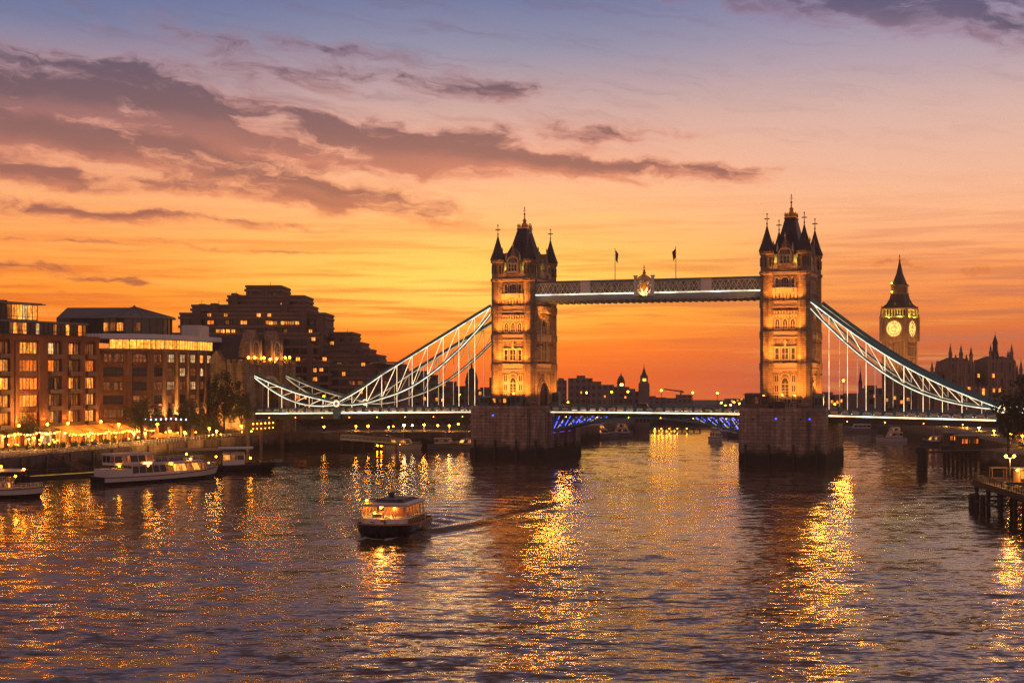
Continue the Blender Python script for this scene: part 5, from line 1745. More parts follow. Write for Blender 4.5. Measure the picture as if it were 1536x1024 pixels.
# far trees and hill
hill = MB()
pts = []
rr_ = random.Random(2)
hx = np.linspace(gx(985, 1050), gx(1330, 1050), 40)
hz_ = [gz(609 - 7.5 * math.exp(-((i - 17) / 9.0) ** 2) - 3 * math.exp(-((i - 33) / 6) ** 2) - rr_.random() * 1.2, 1050) for i in range(40)]
for i in range(39):
    hill.add([(hx[i], 1035, 4), (hx[i + 1], 1035, 4), (hx[i + 1], 1050, hz_[i + 1]), (hx[i], 1050, hz_[i]), (hx[i], 1058, 4), (hx[i + 1], 1058, 4)], [(0, 1, 2, 3), (3, 2, 5, 4)])
tag(hill.build('wooded_hill', plain('hill woods', (.035, .04, .02), 1, var=.5, scale=.05)), kind='structure')
g3 = 'trees on the far bank'
k = 0
for px, yt, w, Y in ((846, 600, 26, 720), (1130, 604, 30, 730), (1246, 606, 26, 715), (1268, 603, 26, 720), (1292, 604, 28, 714), (1316, 601, 30, 718), (1342, 604, 30, 712), (1368, 600, 32, 716), (1394, 602, 32, 712), (1420, 600, 34, 715), (1446, 602, 32, 709), (1470, 600, 34, 712)):
    tree(px, yt, Y, 4.6, w, 'dark round tree on the far bank below the skyline', g3, 3); k += 1
g4 = 'trees at the right end of the bridge'
tree(1540, 563, 345, QZ, 92, 'big dark tree at the right edge in front of the bridge end', g4, 3)
tree(1512, 600, 352, QZ, 40, 'lower dark tree leaning out beside the bridge end post', g4, 3)
tree(1576, 580, 338, QZ, 60, 'dark tree mostly outside the right edge', g4, 3)
# ================================================================== PEOPLE
SKIN = plain('skin', (.42, .24, .17), .6)
HAIR = plain('dark hair', (.025, .018, .014), .7)
CLOTHS = [plain('navy cloth', (.03, .035, .06), .9), plain('black cloth', (.018, .018, .02), .9), plain('brown cloth', (.09, .055, .04), .9), plain('pale cloth', (.35, .31, .27), .9), plain('red cloth', (.2, .04, .03), .9)]
def body_mesh(pose, cloth):
    """one continuous skinned figure, 1.74 m tall"""
    if pose == 'stand':
        hip, kn, an = .92, .5, .08
        J = {'pel': (0, 0, .95, .14), 'wai': (0, 0, 1.12, .125), 'che': (0, -.01, 1.33, .155), 'nek': (0, 0, 1.49, .06), 'hea': (0, -.02, 1.62, .095), 'top': (0, -.01, 1.7, .075),
             'sl': (-.17, 0, 1.42, .065), 'el': (-.25, .03, 1.14, .048), 'wl': (-.25, -.06, .9, .035), 'hl': (-.25, -.08, .81, .04),
             'sr': (.17, 0, 1.42, .065), 'er': (.26, .04, 1.15, .048), 'wr': (.2, -.14, .98, .035), 'hr': (.15, -.19, .94, .04),
             'pl': (-.09, 0, .88, .1), 'kl': (-.1, -.02, .49, .065), 'al': (-.1, .03, .09, .045), 'fl': (-.11, -.12, .04, .04),
             'pr': (.09, 0, .88, .1), 'kr': (.11, 0, .49, .065), 'ar': (.12, .05, .09, .045), 'fr': (.13, -.1, .04, .04)}
    elif pose == 'walk':
        J = {'pel': (0, 0, .94, .14), 'wai': (0, -.01, 1.11, .125), 'che': (0, -.03, 1.32, .155), 'nek': (0, -.03, 1.48, .06), 'hea': (0, -.06, 1.61, .095), 'top': (0, -.05, 1.69, .075),
             'sl': (-.17, -.03, 1.41, .065), 'el': (-.24, .12, 1.16, .048), 'wl': (-.23, .12, .93, .035), 'hl': (-.23, .1, .85, .04),
             'sr': (.17, -.03, 1.41, .065), 'er': (.23, -.12, 1.16, .048), 'wr': (.2, -.3, 1.02, .035), 'hr': (.19, -.37, .98, .04),
             'pl': (-.09, 0, .88, .1), 'kl': (-.1, -.22, .52, .065), 'al': (-.1, -.25, .1, .045), 'fl': (-.1, -.4, .07, .04),
             'pr': (.09, 0, .88, .1), 'kr': (.1, .1, .5, .065), 'ar': (.1, .36, .16, .045), 'fr': (.1, .3, .04, .04)}
    else:
        J = {'pel': (0, 0, .55, .15), 'wai': (0, .02, .72, .13), 'che': (0, 0, .93, .155), 'nek': (0, -.01, 1.09, .06), 'hea': (0, -.04, 1.22, .095), 'top': (0, -.03, 1.3, .075),
             'sl': (-.17, 0, 1.02, .065), 'el': (-.24, -.12, .8, .048), 'wl': (-.16, -.34, .8, .035), 'hl': (-.13, -.42, .79, .04),
             'sr': (.17, 0, 1.02, .065), 'er': (.24, -.12, .8, .048), 'wr': (.16, -.34, .8, .035), 'hr': (.13, -.42, .79, .04),
             'pl': (-.1, -.06, .52, .11), 'kl': (-.11, -.45, .5, .07), 'al': (-.11, -.43, .09, .045), 'fl': (-.11, -.58, .04, .04),
             'pr': (.1, -.06, .52, .11), 'kr': (.11, -.45, .5, .07), 'ar': (.11, -.43, .09, .045), 'fr': (.11, -.58, .04, .04)}
    ed = [('pel', 'wai'), ('wai', 'che'), ('che', 'nek'), ('nek', 'hea'), ('hea', 'top'), ('che', 'sl'), ('sl', 'el'), ('el', 'wl'), ('wl', 'hl'), ('che', 'sr'), ('sr', 'er'), ('er', 'wr'), ('wr', 'hr'),
          ('pel', 'pl'), ('pl', 'kl'), ('kl', 'al'), ('al', 'fl'), ('pel', 'pr'), ('pr', 'kr'), ('kr', 'ar'), ('ar', 'fr')]
    ks = list(J)
    me = bpy.data.meshes.new('person_bones')
    me.from_pydata([J[k][:3] for k in ks], [(ks.index(a), ks.index(b)) for a, b in ed], [])
    o = bpy.data.objects.new('person_bones', me); COL.objects.link(o)
    o.modifiers.new('skin', 'SKIN')
    sv = me.skin_vertices[0].data
    for i, k in enumerate(ks):
        sv[i].radius = (J[k][3], J[k][3] * (.8 if k in ('che', 'wai', 'pel') else 1))
        sv[i].use_root = (k == 'pel')
    s = o.modifiers.new('sub', 'SUBSURF'); s.levels = 1; s.render_levels = 1
    dg = bpy.context.evaluated_depsgraph_get(); dg.update()
    out = bpy.data.meshes.new_from_object(o.evaluated_get(dg))
    bpy.data.objects.remove(o); bpy.data.meshes.remove(me)
    out.name = 'person'
    out.materials.clear()
    for m in (cloth, SKIN, HAIR, CLOTHS[1]):
        out.materials.append(m)
    neck = J['nek'][2]; hz = J['hea'][2]; hy = J['hea'][1]
    for p in out.polygons:
        c = p.center
        p.use_smooth = True
        mi = 0
        if c.z > neck - .01:
            mi = 2 if (c.z > hz + .045 or (c.y > hy + .02 and c.z > hz - .04)) else 1
        elif min((c - Vector(J[k][:3])).length for k in ('hl', 'hr')) < .075:
            mi = 1
        elif c.z < (J['pel'][2] - .02):
            mi = 3
        p.material_index = mi
    return out
PEOPLE = {(ps, i): body_mesh(ps, CLOTHS[i]) for ps in ('stand', 'walk', 'sit') for i in range(5) if not (ps == 'walk' and i > 2)}
def person(loc, rz, pose, ci, label, group=None):
    o = put('person', PEOPLE.get((pose, ci)) or PEOPLE[(pose, 0)], None, loc, rz)
    return tag(o, label, 'person', group)

# ================================================================== BOATS
def clear_glass():
    m = bpy.data.materials.new('cabin glass'); m.use_nodes = True; m.node_tree.nodes.clear()
    n = Nodes(m.node_tree)
    t = n.new('ShaderNodeBsdfTransparent'); t.inputs[0].default_value = (.82, .8, .76, 1)
    g = n.new('ShaderNodeBsdfGlossy'); g.inputs['Roughness'].default_value = .03
    fz = n.new('ShaderNodeFresnel'); fz.inputs[0].default_value = 1.45
    mx = n.new('ShaderNodeMixShader')
    n.put(mx.inputs[0], fz.outputs[0]); m.node_tree.links.new(t.outputs[0], mx.inputs[1]); m.node_tree.links.new(g.outputs[0], mx.inputs[2])
    o = n.new('ShaderNodeOutputMaterial'); m.node_tree.links.new(mx.outputs[0], o.inputs['Surface'])
    return m
GLASS = clear_glass()
def hull(L, B, H, sheer=.5, full=.5, n=22, band=.4, deck=True):
    """x forward; mats 0 bottom, 1 band, 2 deck"""
    b = MB()
    st = []
    for i in range(n + 1):
        t = i / n
        k = max(0.0, (t - (1 - full)) / full)
        hb = B / 2 * (1 - k ** 2.6) * (.9 + .1 * min(1, t / .15))
        kb = B / 2 * .82 * (1 - min(1, k * 1.08) ** 1.9) * (.88 + .12 * min(1, t / .15))
        z = H + sheer * max(0, (t - .35) / .65) ** 2 + .12 * sheer * max(0, (.3 - t) / .3)
        x = -L / 2 + L * t
        xb = x - .055 * L * k ** 2
        st.append((x, xb, max(hb, .03), max(kb, .02), z))
    for sg in (-1, 1):
        vs = []
        for x, xb, hb, kb, z in st:
            m0 = kb + (hb - kb) * .72
            vs += [(xb, sg * kb, -.5), (x + (xb - x) * .3, sg * m0, z * band), (x, sg * hb, z), (x, sg * (hb - .12), z + .0), (x, sg * (hb - .12), z - .3)]
        for i in range(n):
            a = i * 5; c = a + 5
            for j, mi in ((0, 0), (1, 1), (2, 1), (3, 1)):
                f = (a + j, c + j, c + j + 1, a + j + 1)
                b.add([vs[q] for q in f], [(0, 1, 2, 3) if sg < 0 else (3, 2, 1, 0)], mi)
    for i in range(n):
        a, c = st[i], st[i + 1]
        b.add([(a[0], -a[2] + .12, a[4] - .3), (c[0], -c[2] + .12, c[4] - .3), (c[0], c[2] - .12, c[4] - .3), (a[0], a[2] - .12, a[4] - .3)], [(0, 1, 2, 3)], 2)
    a = st[0]
    b.add([(a[1], -a[3], -.5), (a[1], a[3], -.5), (a[0], a[2], a[4]), (a[0], -a[2], a[4])], [(0, 3, 2, 1)], 0)
    # rubbing strake
    for sg in (-1, 1):
        for i in range(n):
            a, c = st[i], st[i + 1]
            b.bar((a[0], sg * (a[2] + .03), a[4] - .12), (c[0], sg * (c[2] + .03), c[4] - .12), .12, .16, 3)
    return b
def rail(b, pts, h=.95, step=1.2, r=.035, mid=True):
    for i in range(len(pts) - 1):
        p = Vector(pts[i]); q = Vector(pts[i + 1])
        b.bar(p + Vector((0, 0, h)), q + Vector((0, 0, h)), r * 2, r * 2)
        if mid: b.bar(p + Vector((0, 0, h * .55)), q + Vector((0, 0, h * .55)), r * 1.4, r * 1.4)
        n = max(1, int((q - p).length / step))
        for j in range(n + 1):
            v = p.lerp(q, j / n)
            b.bar(v, v + Vector((0, 0, h)), r * 1.6, r * 1.6)
def cabin(root, x0, x1, w, z0, z1, nwin, lit=None, sill=.42, head=.86, over=.25, wall=None, rake=.35, roofm=None, name='cabin', front=3, taper=.94):
    """deck house: lower wall, posts, separate panes and an overhanging roof"""
    wall = wall or WHITE
    h = z1 - z0
    zs, zh = z0 + h * sill, z0 + h * head
    b = MB()
    hw = w / 2
    rk = rake * (zh - zs)
    def ring(z):
        t = (z - z0) / h
        k = 1 - (1 - taper) * t
        xr = x1 - rake * max(0, z - zs)
        return [(x0, -hw * k), (xr, -hw * k), (xr, hw * k), (x0, hw * k)]
    b.prism(ring(z0), z0, zs, 0, ring(zs)); b.prism(ring(zh), zh, z1, 0, ring(z1))
    A, C = ring(zs), ring(zh)
    n = nwin
    panes = []
    for sgi, (i0, i1) in enumerate(((0, 1), (3, 2))):
        for i in range(n + 1):
            t = i / n
            p = (A[i0][0] + (A[i1][0] - A[i0][0]) * t, A[i0][1] * .985, zs); q = (C[i0][0] + (C[i1][0] - C[i0][0]) * t, C[i0][1] * .985, zh)
            b.bar(p, q, .14, .14)
        for i in range(n):
            t0, t1 = i / n, (i + 1) / n
            v = []
            for (R_, z, tt) in ((A, zs, t0), (A, zs, t1), (C, zh, t1), (C, zh, t0)):
                v.append((R_[i0][0] + (R_[i1][0] - R_[i0][0]) * tt, R_[i0][1] * .985, z))
            panes.append(v if sgi == 0 else v[::-1])
    for (i0, i1) in ((1, 2), (0, 3)):
        m_ = front
        for i in range(m_ + 1):
            t = i / m_
            p = (A[i0][0], A[i0][1] + (A[i1][1] - A[i0][1]) * t, zs); q = (C[i0][0], C[i0][1] + (C[i1][1] - C[i0][1]) * t, zh)
            b.bar(p, q, .12, .12)
        for i in range(m_):
            v = []
            for (R_, z, tt) in ((A, zs, i / m_), (A, zs, (i + 1) / m_), (C, zh, (i + 1) / m_), (C, zh, i / m_)):
                v.append((R_[i0][0], R_[i0][1] + (R_[i1][1] - R_[i0][1]) * tt, z))
            panes.append(v if i0 == 1 else v[::-1])
    o = b.build(name, wall, root)
    for k, v in enumerate(panes):
        m = GLASS
        if lit is not None:
            m = lit[k % len(lit)]
        c = sum((Vector(p) for p in v), Vector()) / 4
        MB().add([Vector(p) - c for p in v], [(0, 1, 2, 3)]).build('window', m, o, c)
    r_ = MB()
    T = ring(z1)
    r_.prism([(T[0][0] - over, T[0][1] - over), (T[1][0] + over, T[1][1] - over), (T[2][0] + over, T[2][1] + over), (T[3][0] - over, T[3][1] + over)], z1, z1 + .12, 0)
    r_.prism([(T[0][0] - over, T[0][1] - over), (T[1][0] + over, T[1][1] - over), (T[2][0] + over, T[2][1] + over), (T[3][0] - over, T[3][1] + over)], z1 + .12, z1 + .3, 0,
             [(T[0][0], T[0][1] + .4), (T[1][0] - .4, T[1][1] + .4), (T[2][0] - .4, T[2][1] - .4), (T[3][0], T[3][1] - .4)], bottom=False)
    r_.build('cabin_roof', roofm or wall, root)
    return o
def canopy(root, x0, x1, w, z0, z1, m, n=4):
    b = MB(); hw = w / 2
    for i in range(n + 1):
        x = x0 + (x1 - x0) * i / n
        for sg in (-1, 1):
            b.bar((x, sg * (hw - .15), z0), (x, sg * (hw - .15), z1), .09, .09)
    b.build('post', STEEL, root)
    c = MB()
    prof = [(-hw - .2, z1 - .1), (-hw * .6, z1 + .22), (0, z1 + .34), (hw * .6, z1 + .22), (hw + .2, z1 - .1)]
    vs = [(x0 - .3, y, z) for y, z in prof] + [(x1 + .3, y, z) for y, z in prof] + [(x0 - .3, y, z - .1) for y, z in prof] + [(x1 + .3, y, z - .1) for y, z in prof]
    fs = []
    for i in range(4):
        fs += [(i, i + 5, i + 6, i + 1), (i + 10, i + 11, i + 16, i + 15), (i, i + 1, i + 11, i + 10), (i + 5, i + 15, i + 16, i + 6)]
    c.add(vs, fs); c.build('canopy', m, root)
def boat_light(root, p, r=.16, m=None):
    MB().ball(p, r, 0).bar((p[0], p[1], p[2] - .5), (p[0], p[1], p[2] - r), .05, .05, 1).build('deck_light', [m or LAMP, STEEL], root)
def boat(name, label, loc, heading, L, B, H, mats, sheer=.5, full=.5, group='boats on the river', cat='boat'):
    o = empty(name, loc, heading, label, cat, group)
    hull(L, B, H, sheer, full).build('hull', mats, o)
    return o
DECK = plain('deck boards', (.14, .10, .07), .8, var=.3)
GREYHULL = plain('grey hull paint', (.2, .2, .21), .5)
BLUEHULL = plain('blue hull paint', (.05, .07, .12), .5)
TAN = plain('varnished panel', (.22, .12, .06), .5, var=.3)

# ---- the small passenger boat under way
hd = math.atan2(BOAT_H.y, BOAT_H.x)
mb = boat('passenger_boat', 'small black and white passenger boat with lit cabin cruising in midstream', BOAT_C, hd, 17.0, 8.7, 2.0, [BLACKHULL, BLACKHULL, DECK, RUB],   .25, .24)
cb = cabin(mb, -5.2, 5.4, 7.2, 1.4, 4.75, 6, None, .42, .92, .28, WHITE, .28, WHITE, front=4, taper=.95)
b = MB()   # lower white fore-coaming in front of the wheelhouse
b.prism([(5.3, -3.45), (6.9, -2.6), (7.5, 0), (6.9, 2.6), (5.3, 3.45)], 1.45, 2.8, 0, [(5.3, -3.3), (6.1, -2.6), (6.4, 0), (6.1, 2.6), (5.3, 3.3)])
b.build('fore_coaming', WHITE, mb)
b = MB()
b.prism([(-4.7, -2.6), (3.4, -2.6), (3.9, -1.5), (3.9, 1.5), (3.4, 2.6), (-4.7, 2.6)], 5.05, 5.17, 0)
b.prism([(-4.4, -2.3), (2.6, -2.3), (2.6, 2.3), (-4.4, 2.3)], 5.17, 5.36, 0, [(-4.1, -2.0), (2.2, -2.0), (2.2, 2.0), (-4.1, 2.0)])
b.box(-4.2, -3.4, -1.9, -1.2, 5.36, 5.9); b.box(2.4, 3.0, 1.5, 2.1, 5.17, 5.55)
b.bar((0, 0, 5.3), (0, 0, 6.1), .08, .08); b.bar((-.3, 0, 5.95), (.3, 0, 5.95), .05, .05)
b.bar((-4.6, 0, 5.3), (-5.9, 0, 5.45), .08, .08)
b.build('roof_gear', STEEL, mb)
for sg in (-1, 1):
    b = MB()
    b.box(-4.5, 4.6, sg * 3.62 - .03, sg * 3.62 + .03, 1.75, 2.65)
    for i in range(8):
        x = -4.2 + i * 1.15
        b.box(x - .05, x + .05, sg * 3.67 - .03, sg * 3.67 + .03, 1.7, 2.7)
    b.build('side_panel', TAN, mb)
b = MB()
rail(b, [(-4.7, -3.3, 1.7), (-7.7, -3.1, 1.7), (-7.9, 0, 1.7), (-7.7, 3.1, 1.7), (-4.7, 3.3, 1.7)], 1.1, .8)
rail(b, [(5.0, -3.2, 1.8), (6.6, -2.4, 1.9)], .9, .8); rail(b, [(5.0, 3.2, 1.8), (6.6, 2.4, 1.9)], .9, .8)
b.build('railing', PALE, mb)
b = MB()
b.bar((7.05, .75, 2.7), (7.35, .75, 1.9), .12, .12); b.bar((7.2, .45, 2.4), (7.2, 1.05, 2.4), .1, .1); b.bar((7.0, .75, 3.0), (6.2, .75, 3.25), .1, .1)
b.bar((6.9, -1.6, 2.45), (7.0, -.9, 2.3), .12, .12)
b.build('anchor', BLACKHULL, mb)
MB().box(6.62, 6.75, -.1, .62, 2.4, 2.62).build('lifebuoy', plain('orange buoy', (.6, .12, .02), .6), mb)
b = MB()   # inside: seats, partition, floor
b.box(-4.4, 4.6, -2.9, 2.9, 1.7, 1.8)
b.box(-4.45, -4.3, -2.8, 2.8, 1.8, 4.4)
for x in (-3.2, -1.8, -.4, 1.0):
    for y in (-2.1, -.9, .9, 2.1):
        b.box(x - .25, x + .25, y - .45, y + .45, 1.8, 2.5); b.box(x - .3, x - .2, y - .45, y + .45, 2.5, 3.3)
b.box(2.4, 2.55, .4, 2.7, 1.8, 4.4); b.box(3.0, 3.9, -2.2, -.8, 1.8, 3.3)
b.build('interior', plain('cabin wood', (.42, .2, .08), .5), cb)
for p in ((3.0, -1.2, 4.2), (2.6, .9, 4.25), (.6, -1.6, 4.2), (-1.4, 1.2, 4.2), (-3.0, -1.2, 4.2), (3.6, -2.0, 3.4)):
    MB().ball((0, 0, 0), .2).build('cabin_lamp', LAMP, cb, p)
    d = bpy.data.lights.new('cabin_light', 'POINT'); d.energy = 150; d.color = (1, .46, .1); d.shadow_soft_size = .24
    l = bpy.data.objects.new('cabin_light', d); COL.objects.link(l); l.parent = cb; l.location = (p[0], p[1], p[2] - .3)
boat_light(mb, (4.6, -2.9, 5.4), .16); boat_light(mb, (1.0, -3.5, 4.6), .12)
def on_boat(x, y, z):
    M_ = Matrix.Translation(BOAT_C) @ Matrix.Rotation(hd, 4, 'Z')
    return M_ @ Vector((x, y, z))
person(on_boat(-5.6, 2.3, 1.65), hd + 1.9, 'stand', 1, 'dark clothed person standing at the stern rail of the cruising boat', 'people on the cruising boat')
person(on_boat(-6.9, 1.2, 1.65), hd + 2.6, 'stand', 2, 'brown clothed person near the stern end of the cruising boat', 'people on the cruising boat')
person(on_boat(-6.2, -1.6, 1.65), hd + .6, 'stand', 0, 'navy clothed person on the far side of the cruising boat stern', 'people on the cruising boat')
person(on_boat(2.9, -1.5, 1.8), hd + math.pi / 2, 'stand', 1, 'person steering behind the front window of the cruising boat', 'people on the cruising boat')

for i_, (x, y) in enumerate(((-3.1, -2.1), (-1.7, -.9), (-1.7, 2.1), (-.3, .9), (1.1, -2.1), (1.1, 2.1))):
    person(on_boat(x, y, 1.8 + .1), hd + math.pi / 2, 'sit', i_ % 5, 'seated passenger inside the lit cabin of the cruising boat', 'passengers seated in the cruising boat')
# ---- moored boats on the left
LITP = [ROOM_D, GLASSDK, ROOM_A, ROOM_D]
a2 = math.atan2(333 - 308, gx(327, 333) - gx(146, 308))
c2 = Vector(((gx(327, 333) + gx(146, 308)) / 2, 320.5, 0))
L2 = math.hypot(333 - 308, gx(327, 333) - gx(146, 308))
o = boat('river_cruiser', 'long white river cruiser moored with a row of cabin windows and lit fore cabin', c2, a2, L2, 6.6, 1.75, [BLACKHULL, WHITE, DECK, STEEL], 1.0, .3)
cabin(o, -9.2, 11.2, 5.4, 1.5, 4.3, 11, [GLASSDK, GLASSDK, GLASSDK, GLASSDK, GLASSDK, ROOM_D, ROOM_A, ROOM_A, ROOM_D, ROOM_A, ROOM_D], .3, .86, .2, WHITE, .6, WHITE)
cabin(o, -13.6, -3.2, 4.8, 4.3, 6.6, 5, [GLASSDK, ROOM_D, GLASSDK], .25, .88, .35, WHITE, .3, WHITE, name='wheelhouse')
b = MB(); b.box(-15.3, -9.3, -3.0, 3.0, 1.6, 3.5); b.box(-14.8, -13.8, -3.06, 3.06, 2.0, 3.0); b.build('aft_deckhouse', WHITE, o)
b = MB(); rail(b, [(-3, -2.5, 4.6), (10.4, -2.5, 4.6), (10.4, 2.5, 4.6), (-3, 2.5, 4.6)], .9, 1.5); rail(b, [(11, -2.6, 2.0), (14.2, -1.4, 2.5), (15.6, 0, 2.8)], .9, 1.0); rail(b, [(11, 2.6, 2.0), (14.2, 1.4, 2.5), (15.6, 0, 2.8)], .9, 1.0)
b.bar((-8, 0, 6.8), (-8, 0, 9.3), .1, .1); b.bar((-8.6, 0, 8.5), (-7.4, 0, 8.5), .06, .06)
b.build('railing', PALE, o)
for i in range(5):
    MB().box(-1.5 + i * 2.2, -.4 + i * 2.2, -1.8, 1.8, 4.6, 5.3).build('deck_bench', BLUEHULL, o)
for p in ((-12.6, -2.7, 4.2), (6.4, -2.8, 4.9), (1.0, -2.9, 4.0), (-5.0, -2.5, 3.9)):
    boat_light(o, p, .2)
MB().box(-6.4, -4.2, -2.78, -2.7, 4.35, 4.55).build('light_panel', BULB, o)

aL = R(6)
o = boat('tour_boat', 'white double deck tour boat at the left edge with lamps on its canopy roof', (gx(70, 277) - 12.5, 277.5, 0), aL, 23, 6.4, 1.7, [BLACKHULL, WHITE, DECK, STEEL], .5, .25)
cabin(o, -9.5, 5.2, 5.2, 1.5, 3.2, 7, [ROOM_D, GLASSDK, ROOM_A], .4, .9, .1, WHITE, .2, WHITE)
canopy(o, -9, 7.4, 5.2, 3.3, 5.4, WHITE, 6)
b = MB(); rail(b, [(5.4, -2.5, 3.3), (-9, -2.5, 3.3)], .95, 1.2); rail(b, [(5.6, -2.7, 1.6), (9.4, -1.8, 1.8), (11.2, 0, 2.0)], .95, .8); rail(b, [(5.6, 2.7, 1.6), (9.4, 1.8, 1.8), (11.2, 0, 2.0)], .95, .8); b.build('railing', PALE, o)
b = MB()
b.prism([(-9.3, -2.6), (-1, -2.6), (1.0, -2.2), (1.0, 2.2), (-1, 2.6), (-9.3, 2.6)], 5.7, 6.9, 0, [(-9.3, -2.2), (-2, -2.2), (-.2, -1.9), (-.2, 1.9), (-2, 2.2), (-9.3, 2.2)])
b.build('wheelhouse', WHITE, o)
for p in ((2.2, -1.5, 6.3), (3.6, -1.5, 6.25), (8.0, -1.8, 5.7), (6.6, -2.6, 4.4)):
    boat_light(o, p, .22)
for i in range(4):
    MB().box(-1 + i * 1.8, .1 + i * 1.8, -1.9, 1.9, 3.4, 4.1).build('deck_bench', TAN, o)

o = boat('canopy_boat', 'dark hulled boat with pale canopies and white wheelhouse moored behind the long cruiser', (gx(338, 352), 352, 0), R(10), 25, 6.2, 1.7, [BLACKHULL, BLACKHULL, DECK, REDHULL], .7, .3)
canopy(o, -12, -1.0, 5.6, 1.7, 5.6, CANVAS, 5); canopy(o, -1.4, 6.6, 5.0, 4.4, 5.9, PALE, 3)
cabin(o, -.5, 4.8, 4.2, 1.5, 4.5, 3, [ROOM_A, ROOM_D, GLASSDK], .5, .9, .2, WHITE, .15, WHITE, name='wheelhouse')
b = MB(); rail(b, [(5, -2.4, 1.8), (9.5, -1.6, 2.1), (12, 0, 2.4)], .9, 1.0); b.bar((5.5, 0, 1.5), (5.5, 0, 4.0), .1, .1); b.build('railing', STEEL, o)
boat_light(o, (6.2, -1.6, 3.4), .24); boat_light(o, (-2.2, -2.6, 3.9), .2); boat_light(o, (-9.4, -2.6, 4.6), .2); boat_light(o, (-4.0, -2.4, 2.4), .16)
for i in range(5):
    MB().box(-11 + i * 1.9, -9.9 + i * 1.9, -2.2, 2.2, 1.6, 2.4).build('deck_bench', TAN, o)
o = boat('dinghy', 'small blue grey work dinghy lying off the dark canopy boat bow', (gx(420, 377), 377, 0), R(-8), 5.6, 2.2, .75, [BLUEHULL, BLUEHULL, DECK, STEEL], .25, .4)
MB().box(-1.6, .4, -.7, .7, .6, 1.5).box(-2.6, -2.3, -.3, .3, .4, 1.3).build('console', GREYHULL, o)
def small_launch(label, px, Y, heading, L, hm, lit, name='launch', cab=(-.30, .22), two=False, group='boats on the river'):
    B = L * .27
    o = boat(name, label, (gx(px, Y), Y, 0), heading, L, B, 1.25 + L * .02, [hm, hm, DECK, STEEL], L * .035, .45, group)
    z = 1.2 + L * .02
    cabin(o, L * cab[0], L * cab[1], B * .74, z, z + 1.7, 4, lit, .38, .88, .15, WHITE, .7, WHITE, front=3)
    if two:
        cabin(o, L * (cab[0] + .08), L * (cab[1] - .1), B * .6, z + 1.95, z + 3.5, 3, lit, .3, .85, .15, WHITE, .7, WHITE, front=3, name='wheelhouse')
    b = MB(); b.bar((0, 0, z + 1.9), (0, 0, z + 4.6), .07, .07)
    rail(b, [(L * .26, -B * .36, z), (L * .42, -B * .18, z + .2), (L * .47, 0, z + .3), (L * .42, B * .18, z + .2), (L * .26, B * .36, z)], .8, .8)
    b.build('railing', PALE, o)
    return o
small_launch('white launch lying at the end of the sloping jetty under the left span', 605, 456, R(-4), 12.5, WHITE, [ROOM_A, ROOM_D])
small_launch('low pale launch moored in front of the bridge pier, left of it', 668, 462, R(3), 12, GREYHULL, [GLASSDK, ROOM_D])
small_launch('white topped launch touching the left edge of the first bridge pier', 700, 458, R(174), 11, GREYHULL, [GLASSDK, ROOM_A])
small_launch('large pale moored ferry seen through the arch beside the first pier', 897, 534, R(-2), 16, GREYHULL, [GLASSDK, ROOM_D, ROOM_A], 'ferry', (-.42, .26), True)
small_launch('short two deck ferry moored at the bow of the large pale ferry', 936, 546, R(-30), 8, GREYHULL, [ROOM_D, GLASSDK], 'ferry', (-.42, .26), True)
small_launch('white motor cruiser coming toward us through the centre span', 1075, 507, R(-78), 11, WHITE, [GLASSDK, ROOM_D], 'motor_cruiser', (-.36, .2), True)
small_launch('pale boat tucked behind the motor cruiser next to the second pier', 1092, 560, R(180), 13, GREYHULL, [GLASSDK], 'launch')
small_launch('dark low boat showing at the left edge of the second pier', 1106, 545, R(180), 8, BLUEHULL, [GLASSDK], 'launch')
small_launch('sleek white motor yacht right of the second pier with raked bow to the left', 1336, 508, R(186), 11.5, WHITE, [GLASSDK, ROOM_D], 'motor_yacht', (-.36, .12), True)
small_launch('large white yacht moored beyond the sleek motor yacht', 1362, 580, R(184), 17, WHITE, [GLASSDK, ROOM_D, ROOM_A], 'motor_yacht', (-.4, .16), True)
small_launch('dark launch with pale cabin left of the timber jetty', 1400, 479, R(160), 7.5, BLUEHULL, [GLASSDK, ROOM_A], 'launch')
small_launch('low far boat close against the second pier on its right', 1290, 588, R(178), 14, GREYHULL, [GLASSDK], 'launch')
